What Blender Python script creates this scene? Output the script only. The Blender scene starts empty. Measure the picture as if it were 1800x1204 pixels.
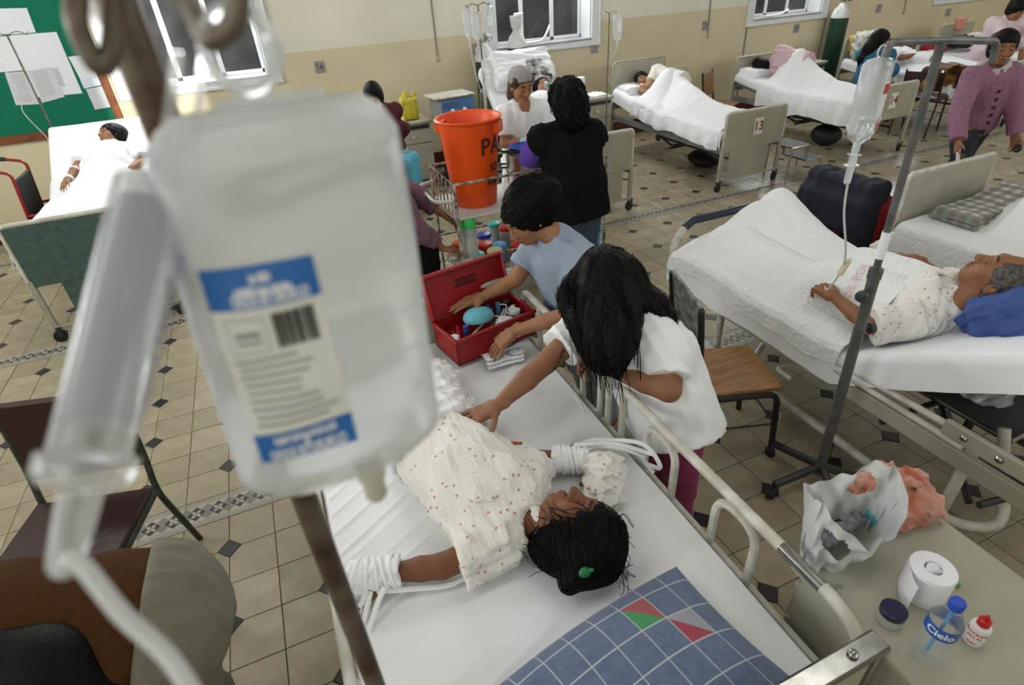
import bpy, math, random
import numpy as np
from mathutils import Vector, Matrix
random.seed(7); rng = np.random.default_rng(7)
scene = bpy.context.scene
COL = scene.collection
R = math.radians

# ------------------------------------------------------------------ camera
F = 991.604
CAMR = np.array([[0.91621, -0.396411, -0.058461], [-0.262513, -0.483594, -0.834999], [0.302732, 0.780381, -0.547137]])
CAMC = np.array([0.649002, -2.645121, 2.118940])
cd = bpy.data.cameras.new('camera'); cam = bpy.data.objects.new('camera', cd); COL.objects.link(cam)
cam.matrix_world = Matrix(((CAMR[0][0], -CAMR[1][0], -CAMR[2][0], CAMC[0]), (CAMR[0][1], -CAMR[1][1], -CAMR[2][1], CAMC[1]),
                           (CAMR[0][2], -CAMR[1][2], -CAMR[2][2], CAMC[2]), (0, 0, 0, 1)))
cd.sensor_width = 36; cd.lens = F * 36 / 1800; cd.clip_start = 0.02; cd.clip_end = 100
cd.dof.use_dof = True; cd.dof.focus_distance = 2.6; cd.dof.aperture_fstop = 4.2
scene.camera = cam
scene.view_settings.view_transform = 'Standard'; scene.view_settings.look = 'None'
scene.view_settings.gamma = 1; scene.view_settings.use_curve_mapping = False
scene.view_settings.exposure = -0.58
# ------------------------------------------------------------------ world, daylight, lamps
w = bpy.data.worlds.new('world'); scene.world = w; w.use_nodes = True
w.node_tree.nodes['Background'].inputs[0].default_value = (0.80, 0.88, 1.0, 1); w.node_tree.nodes['Background'].inputs[1].default_value = 1.0
def area(name, loc, size, direction, power, color=(1, 1, 1)):
    l = bpy.data.lights.new(name, 'AREA'); l.shape = 'RECTANGLE'; l.size, l.size_y = size; l.energy = power; l.color = color
    o = bpy.data.objects.new(name, l); COL.objects.link(o); o.location = loc
    o.rotation_euler = Vector(direction).to_track_quat('-Z', 'Y').to_euler(); return o
ROOM = (-4.2, 16.0, -4.6, 4.85, 4.0)      # x0 x1 y0 y1 ceiling
for k, x in enumerate((.165, 4.315, 8.44, 12.52)):   # daylight through the clear upper panes of the back-wall windows
    area('daylight_back', (x, ROOM[3] + 0.12, 2.52), (1.25, 0.85), (0, -1, -0.55), (150, 110, 85, 75)[k], (0.95, 0.98, 1.0))
for k in range(4):                         # unseen fill lamps added along the front wall to brighten the back wall
    area('front_fill', (-1.2 + 4.3 * k, ROOM[2] + 0.05, 2.9), (2.2, 1.3), (0, 1, -0.12), (34, 34, 95, 125)[k], (0.95, 0.98, 1.0))
for k in range(2):                         # daylight through the windows of the left wall
    area('daylight_left', (ROOM[0] + 0.05, -2.2 + 4.0 * k, 2.5), (2.2, 1.8), (1, 0.0, -0.15), (130, 240)[k], (0.95, 0.98, 1.0))
for k in range(5):                         # unseen lamps added under the ceiling for soft overhead light
    for j in range(2):
        area('overhead_fill', (-1.2 + 3.6 * k, -1.7 + 3.6 * j, ROOM[4] - 0.16), (1.9, 0.5), (0, 0, -1), (36, 32, 18, 20, 26)[k] * (0.7, 1.0)[j], (1.0, 0.985, 0.94))
su = bpy.data.lights.new('sun', 'SUN'); su.energy = 7.0; su.angle = R(0.8); su.color = (1, 0.97, 0.92)
so = bpy.data.objects.new('sun', su); COL.objects.link(so)
SUN_DIR = Vector((-0.30, 1.0, -0.17)).normalized(); so.rotation_euler = SUN_DIR.to_track_quat('-Z', 'Y').to_euler()

# ------------------------------------------------------------------ pixel helpers (1800 x 1204 frame)
def ray(x, y): return CAMR.T @ np.array([(x - 900) / F, (y - 602) / F, 1.0])
def at(x, y, z=0.0):
    d = ray(x, y); return CAMC + d * ((z - CAMC[2]) / d[2])
def aty(x, y, Y):
    d = ray(x, y); return CAMC + d * ((Y - CAMC[1]) / d[1])
def atr(x, y, r):
    d = ray(x, y); return CAMC + d / np.linalg.norm(d) * r
def pix(p):
    q = CAMR @ (np.asarray(p, float) - CAMC); return 900 + F * q[0] / q[2], 602 + F * q[1] / q[2], q[2]
V = lambda *a: np.array(a, float)
def unit(v): v = np.asarray(v, float); return v / (np.linalg.norm(v) + 1e-12)

# ------------------------------------------------------------------ materials
MATS = {}
def mat(name, color, rough=0.6, metal=0.0, spec=0.5, var=0.0, vscale=8.0, bump=0.0, bscale=60.0, trans=0.0, alpha=1.0, ior=1.45, sheen=0.0, emit=None, var2=None, coat=0.0, subs=0.0, detail=3.0):
    if name in MATS: return MATS[name]
    m = bpy.data.materials.new(name); m.use_nodes = True; nt = m.node_tree; b = nt.nodes['Principled BSDF']
    b.inputs['Base Color'].default_value = (*color, 1); b.inputs['Roughness'].default_value = rough; b.inputs['Metallic'].default_value = metal
    b.inputs['Specular IOR Level'].default_value = spec; b.inputs['Transmission Weight'].default_value = trans; b.inputs['Alpha'].default_value = alpha
    b.inputs['IOR'].default_value = ior; b.inputs['Coat Weight'].default_value = coat
    if sheen: b.inputs['Sheen Weight'].default_value = sheen
    if subs: b.inputs['Subsurface Weight'].default_value = subs; b.inputs['Subsurface Radius'].default_value = (0.02, 0.01, 0.006)
    if emit: b.inputs['Emission Color'].default_value = (*emit[0], 1); b.inputs['Emission Strength'].default_value = emit[1]
    tc = nt.nodes.new('ShaderNodeTexCoord')
    if var:
        n = nt.nodes.new('ShaderNodeTexNoise'); n.inputs['Scale'].default_value = vscale; n.inputs['Detail'].default_value = detail
        nt.links.new(tc.outputs['Object'], n.inputs['Vector'])
        mx = nt.nodes.new('ShaderNodeMix'); mx.data_type = 'RGBA'
        rp = nt.nodes.new('ShaderNodeMapRange'); rp.inputs[1].default_value = 0.35; rp.inputs[2].default_value = 0.65
        nt.links.new(n.outputs['Fac'], rp.inputs[0]); nt.links.new(rp.outputs[0], mx.inputs['Factor'])
        c2 = var2 or tuple(c * (1 - var) for c in color)
        mx.inputs['A'].default_value = (*color, 1); mx.inputs['B'].default_value = (*c2, 1)
        nt.links.new(mx.outputs['Result'], b.inputs['Base Color'])
    if bump:
        n2 = nt.nodes.new('ShaderNodeTexNoise'); n2.inputs['Scale'].default_value = bscale; n2.inputs['Detail'].default_value = 4
        nt.links.new(tc.outputs['Object'], n2.inputs['Vector'])
        bp = nt.nodes.new('ShaderNodeBump'); bp.inputs['Strength'].default_value = 1.0; bp.inputs['Distance'].default_value = bump
        nt.links.new(n2.outputs['Fac'], bp.inputs['Height']); nt.links.new(bp.outputs['Normal'], b.inputs['Normal'])
    MATS[name] = m; return m
def nodes_of(m): return m.node_tree, m.node_tree.nodes['Principled BSDF']
def vcol_mat(name, rough=0.6, spec=0.4, bump=0.0, bscale=80, subs=0.0, sheen=0.0):
    """colour comes from the mesh colour attribute (painted skin, lips, brows, printed cloth)"""
    if name in MATS: return MATS[name]
    m = mat(name, (1, 1, 1), rough, spec=spec, bump=bump, bscale=bscale, subs=subs, sheen=sheen); nt, b = nodes_of(m)
    a = nt.nodes.new('ShaderNodeAttribute'); a.attribute_name = 'tint'; nt.links.new(a.outputs['Color'], b.inputs['Base Color']); return m

# ------------------------------------------------------------------ mesh builder
class MB:
    def __init__(s): s.v = []; s.f = []; s.m = []; s.M = np.eye(4); s.cur = 0; s.n = 0
    def add(s, vs, fs):
        vs = np.asarray(vs, float).reshape(-1, 3); vs = vs @ s.M[:3, :3].T + s.M[:3, 3]
        o = s.n; s.v.append(vs); s.n += len(vs)
        s.f.extend([tuple(i + o for i in f) for f in fs]); s.m.extend([s.cur] * len(fs)); return s
    def xf(s, loc=(0, 0, 0), rz=0.0, rx=0.0, ry=0.0, sc=1.0):
        s.M = np.array(Matrix.Translation(Vector(loc)) @ Matrix.Rotation(rz, 4, 'Z') @ Matrix.Rotation(ry, 4, 'Y') @ Matrix.Rotation(rx, 4, 'X') @ Matrix.Scale(sc, 4)); return s
    def box(s, a, b, bev=0.0):
        a = np.array(a, float); b = np.array(b, float)
        lo = np.minimum(a, b); hi = np.maximum(a, b)
        if bev <= 0:
            vs = [(x, y, z) for x in (lo[0], hi[0]) for y in (lo[1], hi[1]) for z in (lo[2], hi[2])]
            return s.add(vs, [(0, 1, 3, 2), (4, 6, 7, 5), (0, 4, 5, 1), (2, 3, 7, 6), (0, 2, 6, 4), (1, 5, 7, 3)])
        e = min(bev, (hi - lo).min() * 0.49); vs = []
        idx = {}
        for i in (0, 1):
            for j in (0, 1):
                for k in (0, 1):
                    for ax in range(3):
                        p = [(lo, hi)[t][q] for q, t in enumerate((i, j, k))]
                        sg = [1 if t == 0 else -1 for t in (i, j, k)]
                        for q in range(3):
                            if q != ax: p[q] += sg[q] * e
                        idx[(i, j, k, ax)] = len(vs); vs.append(p)
        fs = []
        for ax in range(3):
            u, w_ = [q for q in range(3) if q != ax]
            for t in (0, 1):
                q = []
                for (a1, b1) in ((0, 0), (1, 0), (1, 1), (0, 1)):
                    key = [0, 0, 0]; key[ax] = t; key[u] = a1; key[w_] = b1; q.append(idx[(*key, ax)])
                fs.append(tuple(q))
        for ax in range(3):                 # edge along ax between faces of the two other axes
            u, w_ = [q for q in range(3) if q != ax]
            for a1 in (0, 1):
                for b1 in (0, 1):
                    k0 = [0, 0, 0]; k1 = [0, 0, 0]; k0[u] = k1[u] = a1; k0[w_] = k1[w_] = b1; k1[ax] = 1
                    fs.append((idx[(*k0, u)], idx[(*k0, w_)], idx[(*k1, w_)], idx[(*k1, u)]))
        for i in (0, 1):
            for j in (0, 1):
                for k in (0, 1): fs.append((idx[(i, j, k, 0)], idx[(i, j, k, 1)], idx[(i, j, k, 2)]))
        return s.add(vs, fs)
    def tube(s, pts, r, n=10, closed=False, cap=True, flat=1.0):
        pts = [np.asarray(p, float) for p in pts]; N = len(pts); rr = r if hasattr(r, '__len__') else [r] * N
        vs = []; fs = []; prev = None
        for i, p in enumerate(pts):
            if closed: t = unit(pts[(i + 1) % N] - pts[i - 1])
            else: t = unit(pts[min(i + 1, N - 1)] - pts[max(i - 1, 0)])
            if prev is None:
                a = np.cross(t, (0, 0, 1)); a = np.cross(t, (1, 0, 0)) if np.linalg.norm(a) < 1e-3 else a
            else: a = prev - t * np.dot(prev, t)
            a = unit(a); b = np.cross(t, a); prev = a
            for k in range(n):
                th = 2 * math.pi * k / n; vs.append(p + rr[i] * (a * math.cos(th) + b * math.sin(th) * flat))
        for i in range(N if closed else N - 1):
            j = (i + 1) % N
            for k in range(n): fs.append((i * n + k, i * n + (k + 1) % n, j * n + (k + 1) % n, j * n + k))
        if cap and not closed: fs.append(tuple(range(n))[::-1]); fs.append(tuple(range((N - 1) * n, N * n)))
        return s.add(vs, fs)
    def lathe(s, prof, c=(0, 0, 0), n=24, ax=(0, 0, 1), close=True):
        c = np.asarray(c, float); ax = unit(ax); a = np.cross(ax, (0, 1, 0)); a = np.cross(ax, (1, 0, 0)) if np.linalg.norm(a) < 1e-3 else a
        a = unit(a); b = np.cross(ax, a); vs = []; fs = []
        for (r, z) in prof:
            for k in range(n):
                th = 2 * math.pi * k / n; vs.append(c + ax * z + r * (a * math.cos(th) + b * math.sin(th)))
        for i in range(len(prof) - 1):
            for k in range(n): fs.append((i * n + k, i * n + (k + 1) % n, (i + 1) * n + (k + 1) % n, (i + 1) * n + k))
        if close:
            if prof[0][0] > 1e-5: fs.append(tuple(range(n))[::-1])
            if prof[-1][0] > 1e-5: fs.append(tuple(range((len(prof) - 1) * n, len(prof) * n)))
        return s.add(vs, fs)
    def ball(s, c, r, n=12, rot=None):
        r = np.array(r if hasattr(r, '__len__') else (r, r, r), float); vs = [(0, 0, -1)]; m = n // 2
        for i in range(1, m):
            t = math.pi * i / m - math.pi / 2
            for k in range(n): p = 2 * math.pi * k / n; vs.append((math.cos(t) * math.cos(p), math.cos(t) * math.sin(p), math.sin(t)))
        vs.append((0, 0, 1)); L = len(vs) - 1; fs = []
        for k in range(n): fs.append((0, 1 + (k + 1) % n, 1 + k)); fs.append((L, L - n + k, L - n + (k + 1) % n))
        for i in range(m - 2):
            for k in range(n): a = 1 + i * n; fs.append((a + k, a + (k + 1) % n, a + n + (k + 1) % n, a + n + k))
        vs = np.array(vs) * r
        if rot is not None: vs = vs @ np.asarray(rot).T
        return s.add(vs + np.asarray(c, float), fs)
    def prism(s, poly, z0, z1, plane='xy', off=0):
        """poly extruded along the remaining axis"""
        n = len(poly); g = {'xy': lambda p, t: (p[0], p[1], t), 'xz': lambda p, t: (p[0], t, p[1]), 'yz': lambda p, t: (t, p[0], p[1])}[plane]
        vs = [g(p, z0) for p in poly] + [g(p, z1) for p in poly]
        return s.add(vs, [tuple(range(n))[::-1], tuple(range(n, 2 * n))] + [(i, (i + 1) % n, n + (i + 1) % n, n + i) for i in range(n)])
    def grid(s, fn, nu, nv, thick=0.0):
        us = np.linspace(0, 1, nu); vs_ = np.linspace(0, 1, nv)
        P = np.array([[fn(u, v) for v in vs_] for u in us], float); return s.gridpts(P, thick)
    def gridpts(s, P, thick=0.0):
        nu, nv = P.shape[:2]; fs = [(i * nv + j, (i + 1) * nv + j, (i + 1) * nv + j + 1, i * nv + j + 1) for i in range(nu - 1) for j in range(nv - 1)]
        if not thick: return s.add(P.reshape(-1, 3), fs)
        du = np.gradient(P, axis=0); dv = np.gradient(P, axis=1); nrm = np.cross(du, dv); nrm /= (np.linalg.norm(nrm, axis=2, keepdims=True) + 1e-12)
        Q = P - nrm * thick; n = nu * nv; fs2 = [tuple(q + n for q in f[::-1]) for f in fs]
        rim = [i * nv for i in range(nu)] + [(nu - 1) * nv + j for j in range(1, nv)] + [i * nv + nv - 1 for i in range(nu - 2, -1, -1)] + [j for j in range(nv - 2, 0, -1)]
        sd = [(rim[i], rim[(i + 1) % len(rim)], rim[(i + 1) % len(rim)] + n, rim[i] + n) for i in range(len(rim))]
        sd = [f[::-1] for f in sd]
        return s.add(np.concatenate([P.reshape(-1, 3), Q.reshape(-1, 3)]), fs + fs2 + sd)
    def mesh(s, name, off=(0, 0, 0), smooth=True):
        me = bpy.data.meshes.new(name); v = (np.concatenate(s.v) if s.v else np.zeros((0, 3))) - np.asarray(off, float)
        me.from_pydata(v.tolist(), [], s.f)
        if smooth is not False:
            me.polygons.foreach_set('use_smooth', [True] * len(me.polygons))
            if smooth is True:
                try: me.set_sharp_from_angle(angle=R(38))
                except Exception: pass
        if max(s.m or [0]) > 0: me.polygons.foreach_set('material_index', s.m)
        me.update(); return me
def link(name, me, mats, parent=None):
    o = bpy.data.objects.new(name, me); COL.objects.link(o)
    for m in (mats if isinstance(mats, (list, tuple)) else [mats]):
        if len(me.materials) < (len(mats) if isinstance(mats, (list, tuple)) else 1): me.materials.append(m)
    if parent is not None: o.parent = parent
    return o
def wloc(o):
    p = np.zeros(3)
    while o is not None: p += np.array(o.location); o = o.parent
    return p
def part(name, mb, mats, parent=None, smooth=True, loc=None):
    """a mesh object; under a parent its mesh is stored relative to the parent's place"""
    off = wloc(parent) if parent is not None else (np.asarray(loc, float) if loc is not None else np.zeros(3))
    o = link(name, mb.mesh(name, off, smooth), mats, parent)
    if parent is None and loc is not None: o.location = loc
    return o
def tag(o, label, cat, group=None, kind=None):
    if label: o['label'] = label
    if cat: o['category'] = cat
    if group: o['group'] = group
    if kind: o['kind'] = kind
    return o
def thing(name, label, cat, loc, group=None):
    o = bpy.data.objects.new(name, None); COL.objects.link(o); o.location = tuple(loc); o.empty_display_size = 0.1
    return tag(o, label, cat, group)
def one(name, label, cat, mb, mats, loc, group=None, smooth=True): return tag(part(name, mb, mats, None, smooth, loc), label, cat, group)
def struct(name, mb, mats, parent=None, smooth=True):
    o = part(name, mb, mats, parent, smooth)
    if parent is None: o['kind'] = 'structure'
    return o
def copy_tree(o, loc=None, parent=None, label=None):
    c = o.copy(); COL.objects.link(c)
    if parent is not None: c.parent = parent
    if loc is not None: c.location = tuple(loc)
    if label: c['label'] = label
    for ch in list(o.children): copy_tree(ch, None, c)
    return c
def spline(pts, n=8):
    """Catmull-Rom through the points"""
    P = [np.asarray(p, float) for p in pts]; P = [2 * P[0] - P[1]] + P + [2 * P[-1] - P[-2]]; out = []
    for i in range(1, len(P) - 2):
        for k in range(n):
            t = k / n; out.append(0.5 * ((2 * P[i]) + (P[i + 1] - P[i - 1]) * t + (2 * P[i - 1] - 5 * P[i] + 4 * P[i + 1] - P[i + 2]) * t * t + (3 * P[i] - P[i - 1] - 3 * P[i + 1] + P[i + 2]) * t ** 3))
    out.append(P[-2]); return out
def fillet(pts, r=0.05, n=5):
    """polyline with rounded corners"""
    P = [np.asarray(p, float) for p in pts]; out = [P[0]]
    for i in range(1, len(P) - 1):
        a = P[i - 1] - P[i]; b = P[i + 1] - P[i]; q = min(r, np.linalg.norm(a) * .48, np.linalg.norm(b) * .48)
        s_ = P[i] + unit(a) * q; e = P[i] + unit(b) * q
        for k in range(n + 1): t = k / n; out.append((1 - t) ** 2 * s_ + 2 * t * (1 - t) * P[i] + t * t * e)
    out.append(P[-1]); return out
def text_mesh(txt, size, depth=0.0, bold=0.0):
    c = bpy.data.curves.new('lettering', 'FONT'); c.body = txt; c.size = size; c.align_x = 'CENTER'; c.align_y = 'CENTER'; c.extrude = depth; c.offset = bold; c.resolution_u = 3
    o = bpy.data.objects.new('lettering', c); COL.objects.link(o); dg = bpy.context.evaluated_depsgraph_get(); me = bpy.data.meshes.new_from_object(o.evaluated_get(dg))
    bpy.data.objects.remove(o); vs = [tuple(v.co) for v in me.vertices]; fs = [tuple(p.vertices) for p in me.polygons]; bpy.data.meshes.remove(me); return vs, fs
def lettering(mb, txt, size, origin, ux, uy, fn=None, bold=0.0):
    """flat print: letters as thin faces; fn maps (x, y) to a curved surface"""
    vs, fs = text_mesh(txt, size, 0, bold); o = np.asarray(origin, float); ux = unit(ux); uy = unit(uy)
    mb.add([fn(x, y) if fn else o + ux * x + uy * y for x, y, z in vs], fs); return mb
# ------------------------------------------------------------------ smooth solids (bodies, garments, hair, pillows)
def frame(fwd, up):
    """columns: right, forward, up"""
    f = unit(fwd); u = np.asarray(up, float); u = unit(u - f * np.dot(u, f)); return np.stack([np.cross(f, u), f, u], 1)
class Solid:
    def __init__(s, h=0.01): s.h = h; s.ops = []
    def cone(s, a, b, ra, rb, k=0.02, op='u', flat=None):
        s.ops.append(('c', np.asarray(a, float), np.asarray(b, float), ra, rb, k, op, flat)); return s
    def chain(s, pts, rs, k=0.02, op='u', flat=None):
        for i in range(len(pts) - 1): s.cone(pts[i], pts[i + 1], rs[i], rs[i + 1], k, op, flat)
        return s
    def ell(s, c, r, rot=None, k=0.02, op='u'):
        s.ops.append(('e', np.asarray(c, float), np.asarray(r if hasattr(r, '__len__') else (r, r, r), float), np.eye(3) if rot is None else rot, None, k, op, None)); return s
    def sleeve(s, a, b, ra, rb, k=0.02, op='u', flat=None):
        s.ops.append(('t', np.asarray(a, float), np.asarray(b, float), ra, rb, k, op, flat)); return s
    def rbox(s, c, half, rot=None, r=0.02, k=0.02, op='u'):
        s.ops.append(('b', np.asarray(c, float), np.asarray(half, float), np.eye(3) if rot is None else rot, r, k, op, None)); return s
    def cut(s, p, n): s.ops.append(('p', np.asarray(p, float), unit(n), None, None, 0.0, 'x', None)); return s   # keeps the side the normal points away from
    def warp(s, fn): s.ops.append(('w', fn, None, None, None, 0.0, 'w', None)); return s
    def bounds(s):
        lo = []; hi = []
        for o in s.ops:
            if o[6] != 'u': continue
            if o[0] in 'ct': r = max(o[3], o[4]); lo.append(np.minimum(o[1], o[2]) - r); hi.append(np.maximum(o[1], o[2]) + r)
            elif o[0] in 'eb': e = np.abs(o[3]) @ (o[2] + (o[4] or 0)); lo.append(o[1] - e); hi.append(o[1] + e)
        p = s.h * 3 + 0.015; return np.min(lo, 0) - p, np.max(hi, 0) + p
    def build(s, tint=None):
        h = s.h; lo, hi = s.bounds(); n = np.maximum(np.ceil((hi - lo) / h).astype(int) + 1, 4)
        ax = [(lo[i] + h * np.arange(n[i])).astype(np.float32) for i in range(3)]
        D = np.full(n, 0.3, np.float32)
        for (t, a, b, c, d, k, op, fl) in s.ops:
            if t in 'pw': sl = (slice(0, n[0]), slice(0, n[1]), slice(0, n[2]))
            else:
                if t in 'ct': r = max(c, d); l = np.minimum(a, b) - r; g = np.maximum(a, b) + r
                else: e = np.abs(c) @ (b + (d or 0)); l = a - e; g = a + e
                pd = k + 3 * h + 0.012
                i0 = np.clip(np.floor((l - pd - lo) / h).astype(int), 0, n); i1 = np.clip(np.ceil((g + pd - lo) / h).astype(int) + 1, 0, n)
                if (i1 <= i0).any(): continue
                sl = tuple(slice(i0[q], i1[q]) for q in range(3))
            X = ax[0][sl[0]][:, None, None]; Y = ax[1][sl[1]][None, :, None]; Z = ax[2][sl[2]][None, None, :]
            if t == 'w': D += a(X, Y, Z).astype(np.float32); continue
            if t == 'p': np.maximum(D, (X - a[0]) * b[0] + (Y - a[1]) * b[1] + (Z - a[2]) * b[2], out=D); continue
            px_, py_, pz_ = X - a[0], Y - a[1], Z - a[2]
            if t in 'ct':
                ab = b - a; L = np.linalg.norm(ab) + 1e-9; w_ = ab / L; q = px_ * w_[0] + py_ * w_[1] + pz_ * w_[2]; qc = np.clip(q, 0, L)
                if fl is None: e2 = (px_ - w_[0] * qc) ** 2 + (py_ - w_[1] * qc) ** 2 + (pz_ - w_[2] * qc) ** 2; dd = np.sqrt(e2)
                else:
                    fd, fs = fl; e0 = px_ - w_[0] * qc; e1 = py_ - w_[1] * qc; e3 = pz_ - w_[2] * qc; m_ = (e0 * fd[0] + e1 * fd[1] + e3 * fd[2]); m2 = m_ * (1 / fs - 1)
                    dd = np.sqrt((e0 + fd[0] * m2) ** 2 + (e1 + fd[1] * m2) ** 2 + (e3 + fd[2] * m2) ** 2)
                rad = c + (d - c) * qc / L
                if t == 't':
                    r2 = np.sqrt(np.maximum((px_ - w_[0] * q) ** 2 + (py_ - w_[1] * q) ** 2 + (pz_ - w_[2] * q) ** 2, 0)); v = np.maximum(r2 - rad, np.maximum(-q, q - L))
                else: v = dd - rad
            else:
                u0 = px_ * c[0, 0] + py_ * c[1, 0] + pz_ * c[2, 0]; u1 = px_ * c[0, 1] + py_ * c[1, 1] + pz_ * c[2, 1]; u2 = px_ * c[0, 2] + py_ * c[1, 2] + pz_ * c[2, 2]
                if t == 'e':
                    k0 = np.sqrt((u0 / b[0]) ** 2 + (u1 / b[1]) ** 2 + (u2 / b[2]) ** 2); k1 = np.sqrt((u0 / b[0] ** 2) ** 2 + (u1 / b[1] ** 2) ** 2 + (u2 / b[2] ** 2) ** 2)
                    v = k0 * (k0 - 1) / np.maximum(k1, 1e-6); v = np.where(k0 < 0.2, -b.min() * 0.8, v)
                else:
                    q0 = np.abs(u0) - b[0]; q1 = np.abs(u1) - b[1]; q2 = np.abs(u2) - b[2]
                    v = np.sqrt(np.maximum(q0, 0) ** 2 + np.maximum(q1, 0) ** 2 + np.maximum(q2, 0) ** 2) + np.minimum(np.maximum(q0, np.maximum(q1, q2)), 0) - d
            B = D[sl]
            if op == 'u':
                if k > 0: hh = np.maximum(k - np.abs(B - v), 0) / k; r_ = np.minimum(B, v) - hh * hh * k * 0.25
                else: r_ = np.minimum(B, v)
            elif op == 's':
                v = -v
                if k > 0: hh = np.maximum(k - np.abs(B - v), 0) / k; r_ = np.maximum(B, v) + hh * hh * k * 0.25
                else: r_ = np.maximum(B, v)
            else: r_ = np.maximum(B, v)
            D[sl] = r_
        return nets(D, lo, h)
def nets(D, lo, h):
    """surface nets: vertices and quads of the zero level"""
    S = D < 0; n = D.shape
    c = np.zeros((n[0] - 1, n[1] - 1, n[2] - 1), np.int8)
    for i in (0, 1):
        for j in (0, 1):
            for k in (0, 1): c += S[i:n[0] - 1 + i, j:n[1] - 1 + j, k:n[2] - 1 + k]
    act = np.argwhere((c > 0) & (c < 8))
    if len(act) == 0: return np.zeros((0, 3)), np.zeros((0, 4), int)
    idx = np.full(c.shape, -1, np.int32); idx[act[:, 0], act[:, 1], act[:, 2]] = np.arange(len(act))
    acc = np.zeros((len(act), 3)); cnt = np.zeros(len(act))
    cor = [(i, j, k) for i in (0, 1) for j in (0, 1) for k in (0, 1)]
    val = {q: D[act[:, 0] + q[0], act[:, 1] + q[1], act[:, 2] + q[2]].astype(float) for q in cor}
    for q in cor:
        for a in range(3):
            if q[a] == 0:
                q2 = list(q); q2[a] = 1; q2 = tuple(q2); v0, v1 = val[q], val[q2]; m = (v0 < 0) != (v1 < 0)
                t = np.where(m, v0 / np.where(v0 == v1, 1, v0 - v1), 0); p = np.tile(np.array(q, float), (len(act), 1)); p[:, a] += t
                acc[m] += p[m]; cnt[m] += 1
    verts = (act + acc / cnt[:, None]) * h + lo; faces = []
    for a in range(3):
        u, w_ = (a + 1) % 3, (a + 2) % 3
        s0 = [slice(None)] * 3; s1 = [slice(None)] * 3; s0[a] = slice(0, n[a] - 1); s1[a] = slice(1, n[a])
        A, B = S[tuple(s0)], S[tuple(s1)]; e = np.argwhere(A != B); e = e[(e[:, u] > 0) & (e[:, w_] > 0) & (e[:, u] < n[u] - 1) & (e[:, w_] < n[w_] - 1)]
        if len(e) == 0: continue
        def at_(du, dw):
            q = e.copy(); q[:, u] -= du; q[:, w_] -= dw; return idx[q[:, 0], q[:, 1], q[:, 2]]
        f = np.stack([at_(1, 1), at_(0, 1), at_(0, 0), at_(1, 0)], 1); inside = A[e[:, 0], e[:, 1], e[:, 2]]
        f[~inside] = f[~inside][:, ::-1]; faces.append(f)
    return verts, np.concatenate(faces)
def smooth_verts(v, f, it=1, lam=0.5):
    for _ in range(it):
        s_ = np.zeros_like(v); c = np.zeros(len(v))
        for i in range(4):
            for j in (1, 3): np.add.at(s_, f[:, i], v[f[:, (i + j) % 4]]); np.add.at(c, f[:, i], 1)
        v = v + lam * (s_ / np.maximum(c, 1)[:, None] - v)
    return v
def solid_mesh(name, pieces, off=(0, 0, 0), tint=None, relax=1):
    """one mesh from several solids; tint(verts, piece) gives a colour per vertex"""
    vs = []; fs = []; cs = []; o = 0
    for k, p in enumerate(pieces):
        v, f = p.build() if isinstance(p, Solid) else p
        if len(v) == 0: continue
        if relax: v = smooth_verts(v, f, relax)
        vs.append(v); fs.append(f + o); o += len(v)
        if tint is not None: cs.append(tint(v))
    v = np.concatenate(vs); f = np.concatenate(fs); me = bpy.data.meshes.new(name)
    v2 = (v - np.asarray(off)).astype(np.float32)
    me.vertices.add(len(v2)); me.vertices.foreach_set('co', v2.ravel()); me.loops.add(f.size); me.loops.foreach_set('vertex_index', f.ravel().astype(np.int32))
    me.polygons.add(len(f)); me.polygons.foreach_set('loop_start', (np.arange(len(f)) * 4).astype(np.int32)); me.polygons.foreach_set('loop_total', np.full(len(f), 4, np.int32))
    me.polygons.foreach_set('use_smooth', np.ones(len(f), bool)); me.update(calc_edges=True); me.validate()
    if tint is not None:
        a = me.color_attributes.new('tint', 'FLOAT_COLOR', 'POINT'); c = np.concatenate(cs); a.data.foreach_set('color', np.concatenate([c, np.ones((len(c), 1))], 1).astype(np.float32).ravel())
    return me
def solid(name, pieces, mats, parent=None, tint=None, relax=1, loc=None):
    if isinstance(pieces, Solid): pieces = [pieces]
    off = wloc(parent) if parent is not None else (np.zeros(3) if loc is None else np.asarray(loc, float))
    o = link(name, solid_mesh(name, pieces, off, tint, relax), mats, parent)
    if parent is None and loc is not None: o.location = tuple(loc)
    return o
def folds(amp, wl, d=(0, 0, 1), seed=0, stretch=4.0, n=5):
    """cloth folds: waves that run along d"""
    r_ = np.random.default_rng(seed); d = unit(d); Ks = []
    for i in range(n):
        q = r_.normal(size=3); q -= d * np.dot(q, d) * (1 - 1 / stretch); q = unit(q) * (2 * math.pi / (wl * r_.uniform(0.7, 1.7))); Ks.append((q, r_.uniform(0, 6.28), r_.uniform(0.6, 1)))
    def fn(X, Y, Z):
        o = 0
        for i, (q, ph, a) in enumerate(Ks):
            w_ = np.sin(X * q[0] + Y * q[1] + Z * q[2] + ph); o = o + a * (w_ if i % 2 else 2 * np.abs(w_) - 1.2)
        return o * (amp / n * 2.6) - amp * .35
    return fn
SKIN = {'tan': V(.30, .145, .075), 'mid': V(.25, .115, .06), 'deep': V(.17, .068, .033), 'pale': V(.40, .22, .14), 'old': V(.24, .105, .05)}
def skin_mat(): return vcol_mat('skin', rough=0.55, spec=0.35, bump=0.0006, bscale=220)
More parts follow.
